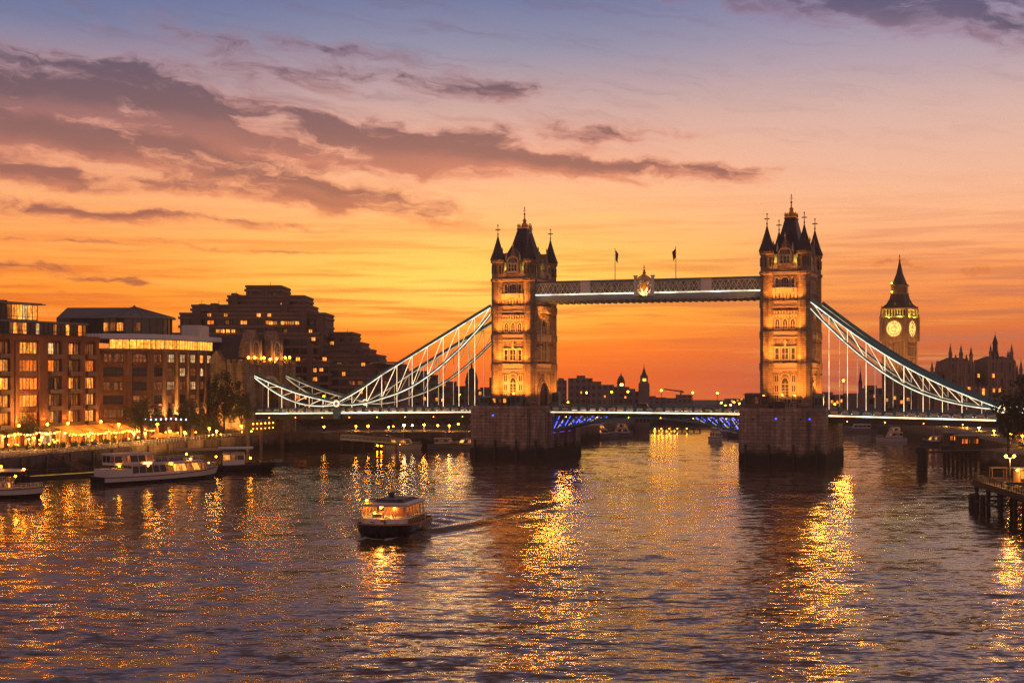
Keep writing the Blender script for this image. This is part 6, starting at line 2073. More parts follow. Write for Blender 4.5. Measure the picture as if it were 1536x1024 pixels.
# ================================================================== LAMPS
def lamp_meshes(h, r, arms, mlamp):
    b = MB(); g = MB()
    b.lathe([(.16, 0), (.16, .5), (.08, .7), (.06, h - r * 1.6)], 6)
    if arms == 1:
        b.lathe([(.06, h - r * 1.6), (r * .7, h - r * 1.1)], 6); g.ball((0, 0, h), r); b.lathe([(r * .8, h + r * .75), (.05, h + r * 1.5)], 6)
    else:
        b.bar((-.75, 0, h - r * 1.4), (.75, 0, h - r * 1.4), .07, .07)
        for x in (-.75, .75):
            g.ball((x, 0, h), r); b.lathe([(.05, h - r * 1.4), (r * .7, h - r)], 6, (x, 0)); b.lathe([(r * .8, h + r * .75), (.05, h + r * 1.5)], 6, (x, 0))
    return b.mesh('post', STEEL), g.mesh('lamp_globe', mlamp, True)
_lm = {}
def lamp(px, py, Y, zb, label, r=.33, arms=1, m=None, group='street lamps', light=0, pos=None, name='street_lamp'):
    """py is the height of the globe in the picture"""
    m = m or LAMP
    if pos is None:
        x, z = gx(px, Y), gz(py, Y)
    else:
        x, Y, z = pos
    h = round(max(1.2, z - zb), 1)
    k = (h, r, arms, m.name)
    if k not in _lm:
        _lm[k] = lamp_meshes(h, r, arms, m)
    o = empty(name, (x, Y, zb), 0, label, 'lamp', group)
    put('post', _lm[k][0], o); put('lamp_globe', _lm[k][1], o)
    if light:
        d = bpy.data.lights.new('lamp_light', 'POINT'); d.energy = light; d.color = (1, .42, .08); d.shadow_soft_size = r
        l = bpy.data.objects.new('lamp_light', d); COL.objects.link(l); l.parent = o; l.location = (0, -.5, h - r * 2.2); d.energy *= 2.2
    return o
pl = 'lamps along the promenade'
for px, py, Y, lab, e in ((4, 655, 352, 'lamp at the left end of the promenade below the small dark tree', 500), (22, 652, 357, 'lamp standing left of the small round tree by the apartment block', 600),
        (51, 656.5, 361, 'low lamp standing right of the small round tree', 600), (63, 656, 364, 'low lamp between the small round tree and the first awning', 600),
        (178, 636, 372, 'tall lamp rising above the fourth awning', 900), (236, 636, 384, 'tall lamp beside the cream parasol', 900),
        (201, 650, 383, 'low lamp at the front of the last awning', 600), (218, 650, 386, 'low lamp between last awning and cream parasol', 600), (255, 647, 392, 'low lamp before the lit doorway of the office block', 700),
        (277, 648, 395, 'low lamp left of the dark bushy tree', 700), (325, 646.5, 410, 'lamp under the tallest promenade tree', 700), (314, 642.5, 415, 'lamp left of the tallest promenade tree trunk', 500), (362, 639, 428, 'lamp at the foot of the floodlit gatehouse', 500)):
    lamp(px, py, Y, QZ, lab, .33, 1, None, pl, e)
bl = 'lamps on the quay under the left span'
for i, (px, py, r, m, lab) in enumerate(((486, 640, .3, LAMP, 'orange lamp beside the gatehouse foundation under the bridge'), (534, 639, .3, LAMP, 'orange lamp above the start of the sloping jetty'), (552, 639, .38, LAMP, 'bright orange lamp above the middle of the sloping jetty'),
        (583, 640, .24, LAMP, 'small orange lamp left of the white lamps under the span'), (590, 639, .22, LAMP, 'small dim lamp next to the white lamps under the span'), (606, 637.5, .42, LAMPW, 'largest white lamp under the left span'), (618.5, 637.5, .3, LAMPW, 'white lamp right of the largest white lamp'),
        (636, 637, .36, LAMP, 'orange lamp right of both white lamps'), (656.6, 637.7, .32, LAMP, 'orange lamp over the pale launch near the pier'), (674, 638, .32, LAMP, 'orange lamp over the gap between two moored launches'), (687.5, 635.6, .3, LAMP, 'slightly higher lamp over the white topped launch'), (709, 639, .34, LAMP, 'orange lamp touching the left edge of the first bridge pier'))):
    lamp(px, py, 476 + (i * 5) % 9, QZ, lab, r, 1, m, bl, 350 if i % 2 else 0)
dl = 'lamps along the bridge deck'
for i, (px, py, v, lab) in enumerate(((880, 588.5, 5.5, 'deck lamp nearest the first bridge tower'), (917.5, 587.5, 5.5, 'deck lamp in front of the pale banded flats'), (942, 587, 5.5, 'deck lamp left of the little spired clock tower'), (992, 585.5, 5.5, 'deck lamp right of the little spired clock tower'),
        (1039, 588.5, 5.5, 'deck lamp right of the tower crane'), (1076, 589.5, 5.5, 'deck lamp nearest the second bridge tower'))):
    k_ = (px - 768) / F
    u = ((BM.y + BB.y * v) * k_ - (BM.x + BB.x * v)) / (BA.x - BA.y * k_)
    p = bw(u, v)
    lamp(px, py, p.y, deck_z(u), lab, .27, 1, None, dl, 0, (p.x, p.y, gz(py, p.y)))
p = bw(53.5, 6.0); lamp(0, 0, 0, deck_z(53), 'deck lamp among the hangers right of the second tower', .3, 1, None, dl, 0, (p.x, p.y, gz(570.5, p.y)))
for u, v, lab in ((-112, 6, 'deck lamp close to the gatehouse arch'), (-104, 6, 'deck lamp halfway between gatehouse and left chain pin'), (-64, 6, 'deck lamp behind the middle of the left chain'), (104, 5, 'deck lamp beyond the right chain pin')):
    p = bw(u, v); lamp(0, 0, 0, deck_z(u), lab, .26, 1, None, dl, 0, (p.x, p.y, deck_z(u) + 5.0))
rl = 'lamps on the right bank'
for px, py, Y, r, m, lab in ((1419, 642.5, 520, .34, LAMP, 'leftmost orange lamp behind the timber jetty'), (1444, 647, 510, .34, LAMP, 'orange lamp over the lit waterside kiosk'), (1450.5, 651, 500, .3, LAMP, 'lower orange lamp over the lit waterside kiosk'), (1468.5, 653, 480, .36, LAMPW, 'white lamp right of the lit waterside kiosk'),
        (1491, 646, 450, .32, LAMP, 'orange lamp under the end of the right bridge span'), (1516, 651, 385, .3, LAMP, 'orange lamp under the big dark tree'), (1533.5, 653, 380, .3, LAMP, 'orange lamp at the right edge under the big dark tree')):
    lamp(px, py, Y, QZ, lab, r, 1, m, rl, 500)
# small lanterns among the terrace tables, and a few out at the foot of the gatehouse
ll = random.Random(31)
for i in range(30):
    px = 8 + ll.random() * 372
    Y = np.interp(px, [0, 145, 230, 320, 380], [352, 380, 394, 416, 432]) + ll.random() * 5
    h = .9 + ll.random() * 1.9
    lamp(0, 0, 0, QZ, 'small glowing lantern on a short post among the promenade tables and trees', .14 + .1 * ll.random() // .02 * .02, 1, BULB, 'terrace lanterns', 0, (gx(px, Y), Y, QZ + h), 'lantern')
# lights far across the river
fl = 'tiny lamps on the far bank'
fr_ = random.Random(21)
for px, py in ((838, 606), (852, 603), (956, 630), (961, 629), (970, 628), (978, 631), (982, 628), (988, 631), (994, 631), (1000, 631), (1006, 631), (1012, 631), (1082, 604), (1088, 608), (1096, 607), (1101, 603), (1109, 605), (1252, 606), (1258, 604), (1264, 607), (1305, 600), (1330, 596), (1345, 608), (1384, 602), (1398, 607), (1412, 600)):
    lamp(px, py, 699 + fr_.random() * 8, 4.6, 'tiny orange lamp on the distant bank beyond the bridge', .5, 1, BULB, fl)

# ================================================================== PROMENADE
def on_h1(x, y, z=0.0):
    return Matrix.Translation((-133.5, 365.0, QZ)) @ Matrix.Rotation(HA, 4, 'Z') @ Vector((x, y, z))
CANV = bpy.data.materials.new('awning canvas')
CANV.use_nodes = True
_n = Nodes(CANV.node_tree); CANV.node_tree.nodes.clear()
_d = _n.new('ShaderNodeBsdfDiffuse'); _t = _n.new('ShaderNodeBsdfTranslucent'); _x = _n.new('ShaderNodeMixShader'); _o = _n.new('ShaderNodeOutputMaterial')
_d.inputs[0].default_value = (.55, .36, .17, 1); _t.inputs[0].default_value = (.75, .45, .16, 1); _x.inputs[0].default_value = .55
for a_, b_ in ((_d.outputs[0], _x.inputs[1]), (_t.outputs[0], _x.inputs[2]), (_x.outputs[0], _o.inputs[0])):
    CANV.node_tree.links.new(a_, b_)
for i, lab in enumerate(('first cream awning of the row, nearest the small round tree', 'second cream awning of the row over restaurant tables', 'third and middle cream awning of the row', 'fourth cream awning of the row, beneath the tall lamp', 'last cream awning of the row, pitched like a tent')):
    p = on_h1(17.5 + i * 7.2, -1.5)
    o = empty('awning', p, HA, lab, 'awning', 'lit awnings over the restaurant tables')
    b = MB(); W_ = 6.8
    pts = [(0, 5.4), (-2.2, 4.75), (-4.4, 4.0), (-6.6, 3.15)]
    if i == 4:
        pts = [(0, 4.6), (-3.0, 5.7), (-5.0, 4.5), (-7.4, 3.2)]
    for j in range(3):
        (y0, z0), (y1, z1) = pts[j], pts[j + 1]
        for k in range(4):
            x0, x1 = W_ * k / 4, W_ * (k + 1) / 4
            sg = lambda x: -.14 * math.sin(math.pi * x / W_)
            b.quad((x0, y1, z1 + sg(x0)), (x1, y1, z1 + sg(x1)), (x1, y0, z0 + sg(x1)), (x0, y0, z0 + sg(x0)))
    for k in range(8):
        x0, x1 = W_ * k / 8, W_ * (k + 1) / 8; y, z = pts[-1]
        b.quad((x0, y - .02, z - .42), (x1, y - .02, z - .42 - .0), (x1, y - .02, z), (x0, y - .02, z))
    b.build('canvas', CANV, o)
    f = MB()
    for x in (.1, W_ - .1):
        f.bar((x, pts[-1][0], 0), (x, pts[-1][0], pts[-1][1] - .1), .1, .1); f.bar((x, 0, pts[0][1] - .15), (x, pts[-1][0], pts[-1][1] - .15), .08, .08)
    f.build('awning_frame', STEEL, o)
    g = MB()
    for k in range(7):
        g.ball((.5 + k * .95, -5.9, 2.9 - .1 * (k % 2)), .13 + .05 * ((k * 7 + i) % 3)); 
        if k % 2: g.ball((.6 + k * .95, -3.4, 3.3), .15)
    g.build('string_light', BULB, o)
    d = bpy.data.lights.new('awning_lamp', 'POINT'); d.energy = 2400; d.color = (1, .38, .05); d.shadow_soft_size = .3
    l = bpy.data.objects.new('awning_lamp', d); COL.objects.link(l); l.parent = o; l.location = (W_ / 2, -3.4, 3.0)
# cream parasols
for px, Y, lab in ((240, 383, 'cream parasol lit from below beside the tall lamp'), (258, 390, 'flatter cream parasol before the lit doorway of the office block')):
    o = empty('parasol', (gx(px, Y), Y, QZ), 0, lab, 'parasol', 'parasols on the promenade')
    MB().lathe([(.3, 0), (.3, .1), (.05, .12), (.05, 3.2)], 6).build('pole', STEEL, o)
    MB().lathe([(2.6, 2.4), (1.5, 2.95), (.1, 3.4)], 8, cap=False).lathe([(2.6, 2.2), (2.6, 2.4)], 8, cap=False).build('canopy', CANV, o)
    d = bpy.data.lights.new('parasol_lamp', 'POINT'); d.energy = 500; d.color = (1, .44, .07); d.shadow_soft_size = .15
    l = bpy.data.objects.new('parasol_lamp', d); COL.objects.link(l); l.parent = o; l.location = (.3, 0, 2.1)
# row of small cool bulbs on a wire over the terrace
o = MB()
for i in range(9):
    t = i / 8
    o.ball(tuple(at(219 + t * 60, 628.5 + .6 * math.sin(i), 398)), .2)
o.tube([at(216 + 66 * i / 8, 627.8 + .5 * math.sin(i * 1.3), 398) for i in range(9)], .03, 4, 1)
tag(o.build('festoon_light', [glow('cool bulbs', (.7, .75, 1.0), 8.0), STEEL]), 'string of small cool white bulbs in front of the curved office block', 'string lights')
for px in (216, 282):
    q = at(px, 627.8, 398)
    tag(MB().lathe([(.07, QZ), (.05, q.z)], 6, (q.x, q.y)).build('festoon_pole', STEEL), 'thin pole carrying the %s end of the cool bulb string' % ('first' if px < 250 else 'second'), 'pole')
for k_, (t0, t1, yy, zz, lab) in enumerate(((-8, 16, -6.0, 4.2, 'festoon of warm bulbs over the tables left of the awnings'), (16, 52, -9.4, 3.6, 'long festoon of warm bulbs along the front of the awnings'), (52, 66, -3.0, 3.8, 'festoon of warm bulbs between the last awning and the curved office block'))):
    o = MB(); n = int((t1 - t0) * .9)
    pts = [on_h1(t0 + (t1 - t0) * i / n, yy, zz - .5 * abs(math.sin(i * .45))) for i in range(n + 1)]
    for i, p in enumerate(pts):
        o.ball(tuple(p - Vector((0, 0, .16))), .1 + .07 * ((i * 5) % 3))
    o.tube(pts, .025, 4, 1)
    for p in (pts[0], pts[len(pts) // 2], pts[-1]):
        o.lathe([(.07, QZ), (.05, p.z)], 6, (p.x, p.y), 1)
    tag(o.build('festoon_light', [BULB, STEEL]), lab, 'string lights')
# tables with people
tm = MB(); tm.lathe([(.3, 0), (.3, .04), (.05, .06), (.05, .7)], 8).lathe([(.45, .7), (.45, .74)], 12)
ch = MB()
for x in (-.2, .2):
    for y in (-.2, .2):
        ch.bar((x, y, 0), (x, y, .45), .04, .04)
ch.box(-.23, .23, -.23, .23, .45, .49); ch.box(-.23, .23, .2, .24, .55, .95)
TB = tm.mesh('cafe_table', PALE); CHM = ch.mesh('cafe_chair', TAN)
pr_ = random.Random(77)
NORM = Vector((math.sin(HA), -math.cos(HA), 0))
n_t = 0
for i in range(15):
    x = 2 + i * 3.5
    y = -3.5 - pr_.random() * 6
    p = on_h1(x, y)
    if p.y > 410: continue
    t = put('cafe_table', TB, None, p); tag(t, 'small round cafe table on the lit promenade', 'table', 'cafe tables on the promenade')
    for sgn in (-1, 1):
        q = p + Vector((sgn * .78, 0, 0))
        c = put('cafe_chair', CHM, None, q, sgn * math.pi / 2 * -1); tag(c, 'wooden cafe chair drawn up to a round table on the promenade', 'chair', 'cafe chairs on the promenade')
        if pr_.random() < .8:
            person(q + Vector((sgn * .02, 0, 0)), -sgn * math.pi / 2, 'sit', pr_.randrange(5), 'person sitting at a round cafe table on the promenade', 'people sitting at the cafe tables')
for i in range(26):
    x = -6 + pr_.random() * 60
    p = on_h1(x, -9.5 - pr_.random() * 5)
    if p.y > 412: p = Vector((gx(150 + pr_.random() * 150, 405), 398 + pr_.random() * 10, QZ))
    p.z = QZ
    person(p, pr_.random() * 6.28, pr_.choice(['stand', 'walk']), pr_.randrange(5), 'person strolling on the promenade between railing and awnings', 'people strolling on the promenade')
# shrubs in planters along the edge
def shrub(p, w, h, label, group, m=3):
    o = empty('planter_shrub', p, pr_.random() * 6, label, 'shrub', group)
    MB().box(-.7, .7, -.4, .4, 0, .6).build('planter', WOODDK, o)
    c = put('foliage', TREES[m][0], o, (0, 0, -.1)); c.scale = (w, w, h)
    return o
for i in range(13):
    shrub(on_h1(-4 + i * 4.3, -8.6 - (i % 3) * .5), 1.5 + .4 * (i % 3), 1.7, 'round clipped shrub in a dark planter among the cafe tables', 'planted shrubs on the promenade')
# promenade railing along the quay edge
QE = [(-128, 290), (-116, 330), (-108, 360), (-101, 388), (-92, 418), (-82.5, 441.5)]
b = MB()
rail(b, [(x - .5, y, QZ) for x, y in QE], 1.1, 1.6, .05)
tag(b.build('quay_railing', PALE), 'pale railing along the edge of the promenade', 'railing')
# timber fenders on the quay wall
for i in range(16):
    t = i / 15 * 4.999; k = int(t); f_ = t - k
    x = QE[k][0] + (QE[k + 1][0] - QE[k][0]) * f_; y = QE[k][1] + (QE[k + 1][1] - QE[k][1]) * f_
    tag(MB().box(x + .02, x + .5, y - .25, y + .25, -1, 4.6).build('fender_pile', WOODDK), 'dark timber fender pile standing against the promenade wall', 'pile', 'fender piles of the promenade wall')
# floating pontoon and gangways
pn = empty('pontoon', (0, 0, 0), 0, 'long dark floating pontoon with a lit edge behind the moored boats', 'pontoon')
A = Vector((gx(45, 322), 322, 0)); B_ = Vector((gx(255, 352), 352, 0))
dv = (B_ - A).normalized(); nv = Vector((-dv.y, dv.x, 0))
def along(t, s, z): return A + dv * t + nv * s + Vector((0, 0, z))
Lp = (B_ - A).length
b = MB()
vs = [along(0, 0, -.3), along(Lp, 0, -.3), along(Lp, 5, -.3), along(0, 5, -.3), along(0, 0, 1.0), along(Lp, 0, 1.0), along(Lp, 5, 1.0), along(0, 5, 1.0)]
b.add(vs, [(3, 2, 1, 0), (4, 5, 6, 7), (0, 1, 5, 4), (1, 2, 6, 5), (2, 3, 7, 6), (3, 0, 4, 7)])
b.build('deck', WOODDK, pn)
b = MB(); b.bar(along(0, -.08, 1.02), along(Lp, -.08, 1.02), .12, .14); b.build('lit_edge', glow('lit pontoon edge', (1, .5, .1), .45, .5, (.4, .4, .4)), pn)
b = MB(); rail(b, [along(0, 4.7, 1.0), along(Lp, 4.7, 1.0)], 1.0, 1.8, .04); b.build('railing', TAN, pn)
b = MB()
for t in (3, 12, 21, 30):
    q = along(t, 5.4, 0); b.lathe([(.35, -1), (.35, 4.6), (.05, 5.0)], 8, (q.x, q.y))
b.build('mooring_pile', WOODDK, pn)
gw = empty('gangway', (0, 0, 0), 0, 'sloping footbridge with pale handrails from the promenade down to the pontoon', 'gangway')
P0 = Vector((gx(70, 342), 344, 4.9)); P1 = along(16, 3, 1.1)
b = MB(); b.bar(P0, P1, 1.8, .3); b.build('deck', WOOD, gw)
sd = (P1 - P0).cross(Vector((0, 0, 1))).normalized() * .9
b = MB(); rail(b, [P0 + sd, P1 + sd], 1.1, 1.6, .06); rail(b, [P0 - sd, P1 - sd], 1.1, 1.6, .06); b.build('railing', TAN, gw)
b = MB(); b.bar(P0 + Vector((-6, -5, 0)), P0, 3.0, .35); b.bar(P0 + Vector((-.4, -.6, -6)), P0 + Vector((-.4, -.6, 0)), .5, .5); b.build('landing', WOOD, gw)

# jetty under the left span, with a sloping deck on struts
jt = empty('jetty', (0, 0, 0), 0, 'pale sloping jetty on timber struts under the left side span', 'jetty')
J0 = at(512, 658, 458); J1 = at(604, 664.5, 456)
b = MB(); b.bar(J0, J1, 4.0, .5); b.build('deck', PALE, jt)
b = MB()
for t in (0, .18, .36, .54, .72, .9):
    q = J0.lerp(J1, t)
    b.bar((q.x, q.y - 1.6, -1), (q.x, q.y - 1.6, q.z - .2), .3, .3); b.bar((q.x, q.y + 1.6, -1), (q.x, q.y + 1.6, q.z - .2), .3, .3)
    if t < .8: b.bar((q.x + 3.4, q.y - 1.6, .2), (q.x, q.y - 1.6, q.z - .3), .22, .22)
b.build('strut', WOOD, jt)
b = MB(); rail(b, [J0 + Vector((0, -1.9, .2)), J1 + Vector((0, -1.9, .2))], 1.2, 1.3, .07); rail(b, [J0 + Vector((0, 1.9, .2)), J1 + Vector((0, 1.9, .2))], 1.2, 1.3, .07); b.build('railing', PALE, jt)
b = MB()
q0 = J0.lerp(J1, .35)
vs = []
for i in range(9):
    t = i / 8; q = q0.lerp(J1, t); z = q.z + 2.2 + 1.0 * math.sin(math.pi * (t * .9 + .1)) - 1.2 * t
    vs += [(q.x, q.y - 1.7, z), (q.x, q.y + 1.7, z)]
b.add(vs, [(2 * i, 2 * i + 2, 2 * i + 3, 2 * i + 1) for i in range(8)]); b.add([(v[0], v[1], v[2] - .15) for v in vs], [(2 * i, 2 * i + 1, 2 * i + 3, 2 * i + 2) for i in range(8)])
b.build('shelter_roof', ROOFGREY, jt)
for px, py in ((566, 669), (572, 669.5), (600, 667), (607, 669)):
    q = at(px, py, 455); MB().ball((q.x, q.y, q.z + .2), .22, 0).bar((q.x, q.y, q.z - .8), (q.x, q.y, q.z), .06, .06, 1).build('deck_light', [LAMP, STEEL], jt)
fj = empty('far_jetty', (0, 0, 0), 0, 'thin far jetty with small lights seen through the centre span', 'jetty')
y_ = 596
MB().box(gx(975, y_), gx(1052, y_), y_, y_ + 3, .9, 1.3).build('deck', WOODDK, fj)
b = MB()
for px in range(978, 1052, 9): b.box(gx(px, y_) - .25, gx(px, y_) + .25, y_ + .1, y_ + .6, -1, .9)
b.build('pile', WOODDK, fj)
b = MB()
for px in (982, 992, 1004, 1016, 1030): b.ball((gx(px, y_), y_ - .2, 1.2), .22)
b.build('deck_light', BULB, fj)
kb = empty('boathouse', (gx(962, 600), 606, 0), 0, 'dark boathouse block standing in the water behind the ferries', 'building')
w_ = 14.5 / F * 606
MB().box(-w_, w_, 0, 14, -1, 7.4).box(-w_ - .4, w_ + .4, -.5, 14.4, 7.4, 7.9).build('wall', SKYLINE, kb)
b = MB()
for i in range(5): b.box(-w_ + .8 + i * w_ * .38, -w_ + 2.0 + i * w_ * .38, -.08, .1, 3.6, 5.6)
b.build('window', GLASSDK, kb)

# ================================================================== ON THE BRIDGE
def kiosk(u, v, w, d, h, z, wall, label, roofh=.5, lit=None, over=.25, group=None):
    p = bw(u, v, z)
    o = empty('kiosk', p, -PHI, label, 'kiosk', group)
    b = MB(); b.box(-w / 2, w / 2, -d / 2, d / 2, 0, h)
    for x in (-w / 2, 0, w / 2):
        b.box(x - .09, x + .09, -d / 2 - .07, -d / 2, 0, h)
    b.build('wall', wall, o)
    MB().prism([(-w / 2 - over, -d / 2 - over), (w / 2 + over, -d / 2 - over), (w / 2 + over, d / 2 + over), (-w / 2 - over, d / 2 + over)], h, h + roofh, 0,
               [(-w / 2 + .2, -d / 2 + .2), (w / 2 - .2, -d / 2 + .2), (w / 2 - .2, d / 2 - .2), (-w / 2 + .2, d / 2 - .2)]).build('roof', ROOFGREY, o)
    for i, rm in enumerate(lit or [GLASSDK, GLASSDK]):
        n = len(lit or [0, 0])
        window(o, (-w / 2 + (i + .5) * w / n, -d / 2 - .01, h * .35), 0, w / n * .6, h * .5, 2, 1, rm)
    return o
KBLUE = plain('kiosk paint', (.10, .2, .27), .5, var=.2)
kiosk(-47.6, -12.2, 2.9, 2.2, 2.5, ZT + .25, KBLUE, 'blue kiosk on the left corner of the first bridge pier', .25)
kiosk(-37.6, -12.6, 3.2, 2.2, 2.9, ZT + .25, KBLUE, 'blue kiosk with dark opening in the middle of the first bridge pier', .3)
kiosk(-42.6, -12.6, 5.0, 2.0, 2.6, ZT + .25, TAN, 'low refreshment stall between the two blue kiosks', .5, [ROOM_A, ROOM_D, ROOM_A], .5)
kiosk(33.2, -11.8, 6.6, 4.6, 3.6, ZT + .25, CONCRETE2, 'grey flat roofed control cabin on the left of the second bridge pier', .5, [GLASSDK, ROOM_D, GLASSDK], .6)
kiosk(39.2, -12.4, 2.2, 2.0, 1.9, ZT + .25, STEEL, 'low dark plant box beside the control cabin', .2)
kiosk(48.8, -6.5, 2.3, 2.3, 3.0, ZT + .25, KBLUE, 'teal kiosk with pyramid roof at the arch of the second tower', 1.0)
kiosk(-30.0, 0.5, 2.0, 2.0, 3.4, ZT + .25, KBLUE, 'teal booth standing in the archway of the first tower', .5)
for u, v, ps, ci in ((-44.5, -14.0, 'stand', 1), (-43.2, -14.1, 'stand', 3), (-41.4, -14.2, 'walk', 2), (-40.0, -14.0, 'stand', 0), (-35.0, -13.6, 'walk', 1), (36.6, -14.2, 'stand', 1), (42.6, -13.8, 'walk', 2)):
    person(bw(u, v, ZT + .25), pr_.random() * 6, ps, ci, 'person on top of the %s bridge pier in front of the kiosks' % ('first' if u < 0 else 'second'), 'people on the bridge piers')
for i in range(34):
    u = -110 + 200 * i / 33 + pr_.random() * 3
    if 27 < abs(u) < 53: continue
    person(bw(u, -7.6 + pr_.random() * .8, deck_z(u)), -PHI + (math.pi / 2 if i % 2 else -math.pi / 2), 'walk', pr_.randrange(3), 'person walking behind the parapet along the bridge deck', 'people walking across the bridge')
# vehicles
CARP = [plain('dark car paint', (.02, .02, .025), .25, .3), plain('red car paint', (.25, .02, .02), .25, .2), plain('silver car paint', (.3, .3, .3), .25, .5)]
HEADL = glow('headlight', (1, .85, .6), 14.0); TAILL = glow('tail light', (1, .03, .01), 6.0)
def car(u, v, d, paint, label, van=False):
    o = empty('car' if not van else 'van', bw(u, v, deck_z(u) + .01), -PHI + (0 if d > 0 else math.pi), label, 'car' if not van else 'van', 'traffic on the bridge')
    h = 2.3 if van else 1.45
    b = MB()
    pr = [(-2.2, .35), (2.2, .35), (2.25, .75), (1.35, .92), (.7, h), (-1.5 if not van else -2.1, h), (-2.15, .95)]
    for hw in (.86,):
        vs = [(x, -hw, z) for x, z in pr] + [(x, hw, z) for x, z in pr]
        n = len(pr); b.add(vs, [tuple(range(n)), tuple(reversed(range(n, 2 * n)))] + [(i, n + i, n + (i + 1) % n, (i + 1) % n) for i in range(n)])
    b.build('body', paint, o)
    g = MB()
    for sg in (-1, 1):
        g.add([(-1.3, sg * .88, .98), (.95, sg * .88, .98), (.6, sg * .88, h - .12), (-1.2, sg * .88, h - .12)], [(0, 1, 2, 3) if sg < 0 else (3, 2, 1, 0)])
    g.add([(1.33, -.75, .97), (1.33, .75, .97), (.78, .7, h - .08), (.78, -.7, h - .08)], [(0, 1, 2, 3)])
    g.build('window', GLASSDK, o)
    for x in (-1.4, 1.4):
        for sg in (-1, 1):
            w = MB().lathe([(.3, -.12), (.34, -.08), (.34, .08), (.3, .12)], 10).build('wheel', BLACKHULL, o, (x, sg * .8, .34)); w.rotation_euler = (R(90), 0, 0)
    for sg in (-.6, .6):
        MB().box(2.2, 2.29, sg - .14, sg + .14, .55, .72).build('headlight', HEADL, o); MB().box(-2.26, -2.16, sg - .14, sg + .14, .7, .85).build('tail_light', TAILL, o)
for u, v, d, p, lab, vn in ((-19.5, 3, 1, 0, 'dark car on the bridge close to the first tower', False), (-13.0, -3, -1, 1, 'red car on the bridge in front of the grey far blocks', False), (-3.5, 3, 1, 0, 'dark van on the bridge below the church tower', True), (.8, -3, -1, 2, 'silver car in the middle of the bridge', False),
        (16, 3, 1, 0, 'dark car on the bridge beneath the tower crane', False), (-70, -3, -1, 0, 'dark car behind the left chain hangers', False), (-88, 3, 1, 2, 'silver van near the left chain pin', True), (66, -3, -1, 0, 'dark van behind the right chain hangers', True), (82, 3, 1, 1, 'red car near the right chain pin', False)):
    car(u, v, d, CARP[p], lab, vn)
# flags on the high walkway
for u, lab, c in ((-9.4, 'flagpole with limp dark blue flag left of the coat of arms', plain('blue flag', (.03, .03, .12), .9)), (8.6, 'flagpole with limp dark red flag right of the coat of arms', plain('red flag', (.2, .02, .03), .9))):
    o = empty('flagpole', bw(u, -6.9, 51.55), -PHI, lab, 'flagpole', 'flagpoles on the walkway')
    MB().lathe([(.12, 0), (.07, 8.8), (.16, 8.9), (.02, 9.2)], 6).build('pole', PALE, o)
    f = MB(); sg = 1 if u < 0 else -1
    n = 6
    vs = []
    for i in range(n):
        t = i / (n - 1)
        for j in range(5):
            s = j / 4
            vs.append((sg * (.1 + .95 * s * (1 - .35 * t)), .22 * math.sin(s * 5 + t * 2), 8.6 - 2.7 * t - 1.1 * s))
    f.add(vs, [(i * 5 + j, i * 5 + j + 1, (i + 1) * 5 + j + 1, (i + 1) * 5 + j) for i in range(n - 1) for j in range(4)])
    f.build('flag', c, o)

# ================================================================== RIGHT BANK
# mooring dolphin
dp = empty('mooring_dolphin', (gx(1382, 357), 357, 0), 0, 'dark stout mooring post standing in the water at the end of the timber jetty', 'mooring post')
MB().lathe([(1.2, -2), (1.2, 4.4), (1.45, 4.5), (1.45, 5.6), (1.2, 5.9)], 12).build('post', WOODDK, dp)
b = MB(); b.lathe([(.25, 5.9), (.25, 6.5), (.38, 6.6), (.3, 6.8)], 8); b.bar((-1.25, -1.2, 0), (-1.25, -1.2, 4.6), .3, .3); b.bar((1.0, -1.3, 0), (1.0, -1.3, 4.6), .3, .3)
b.build('bollard', STEEL, dp)
jt = empty('timber_jetty', (0, 0, 0), 0, 'long dark timber jetty on piles at the right, leading to the mooring post', 'jetty')
Ja = Vector((gx(1390, 360), 360, 4.4)); Jb = Vector((gx(1500, 366), 366, 4.6)); Jc = Vector((gx(1580, 352), 352, 4.9))
b = MB(); b.bar(Ja, Jb, 3.0, .4); b.bar(Jb, Jc, 4.0, .45); b.build('deck', WOODDK, jt)
b = MB()
o3 = Vector((0, -1.4, .2))
rail(b, [Ja + o3, Jb + o3, Jc + o3], 1.25, 2.2, .06); rail(b, [Ja - o3 + Vector((0, 0, .4)), Jb - o3 + Vector((0, 0, .4))], 1.25, 2.2, .06)
b.build('railing', WOOD, jt)
b = MB()
for px in (1417, 1423, 1430, 1436, 1443, 1449, 1456, 1464, 1472, 1482):
    y_ = 363 + (px % 4); x_ = gx(px, y_); b.lathe([(.42, -2), (.42, 4.3)], 7, (x_, y_))
b.bar((gx(1415, 362), 362, 2.6), (gx(1484, 364), 364, 2.6), .3, .3)
b.build('pile', WOODDK, jt)
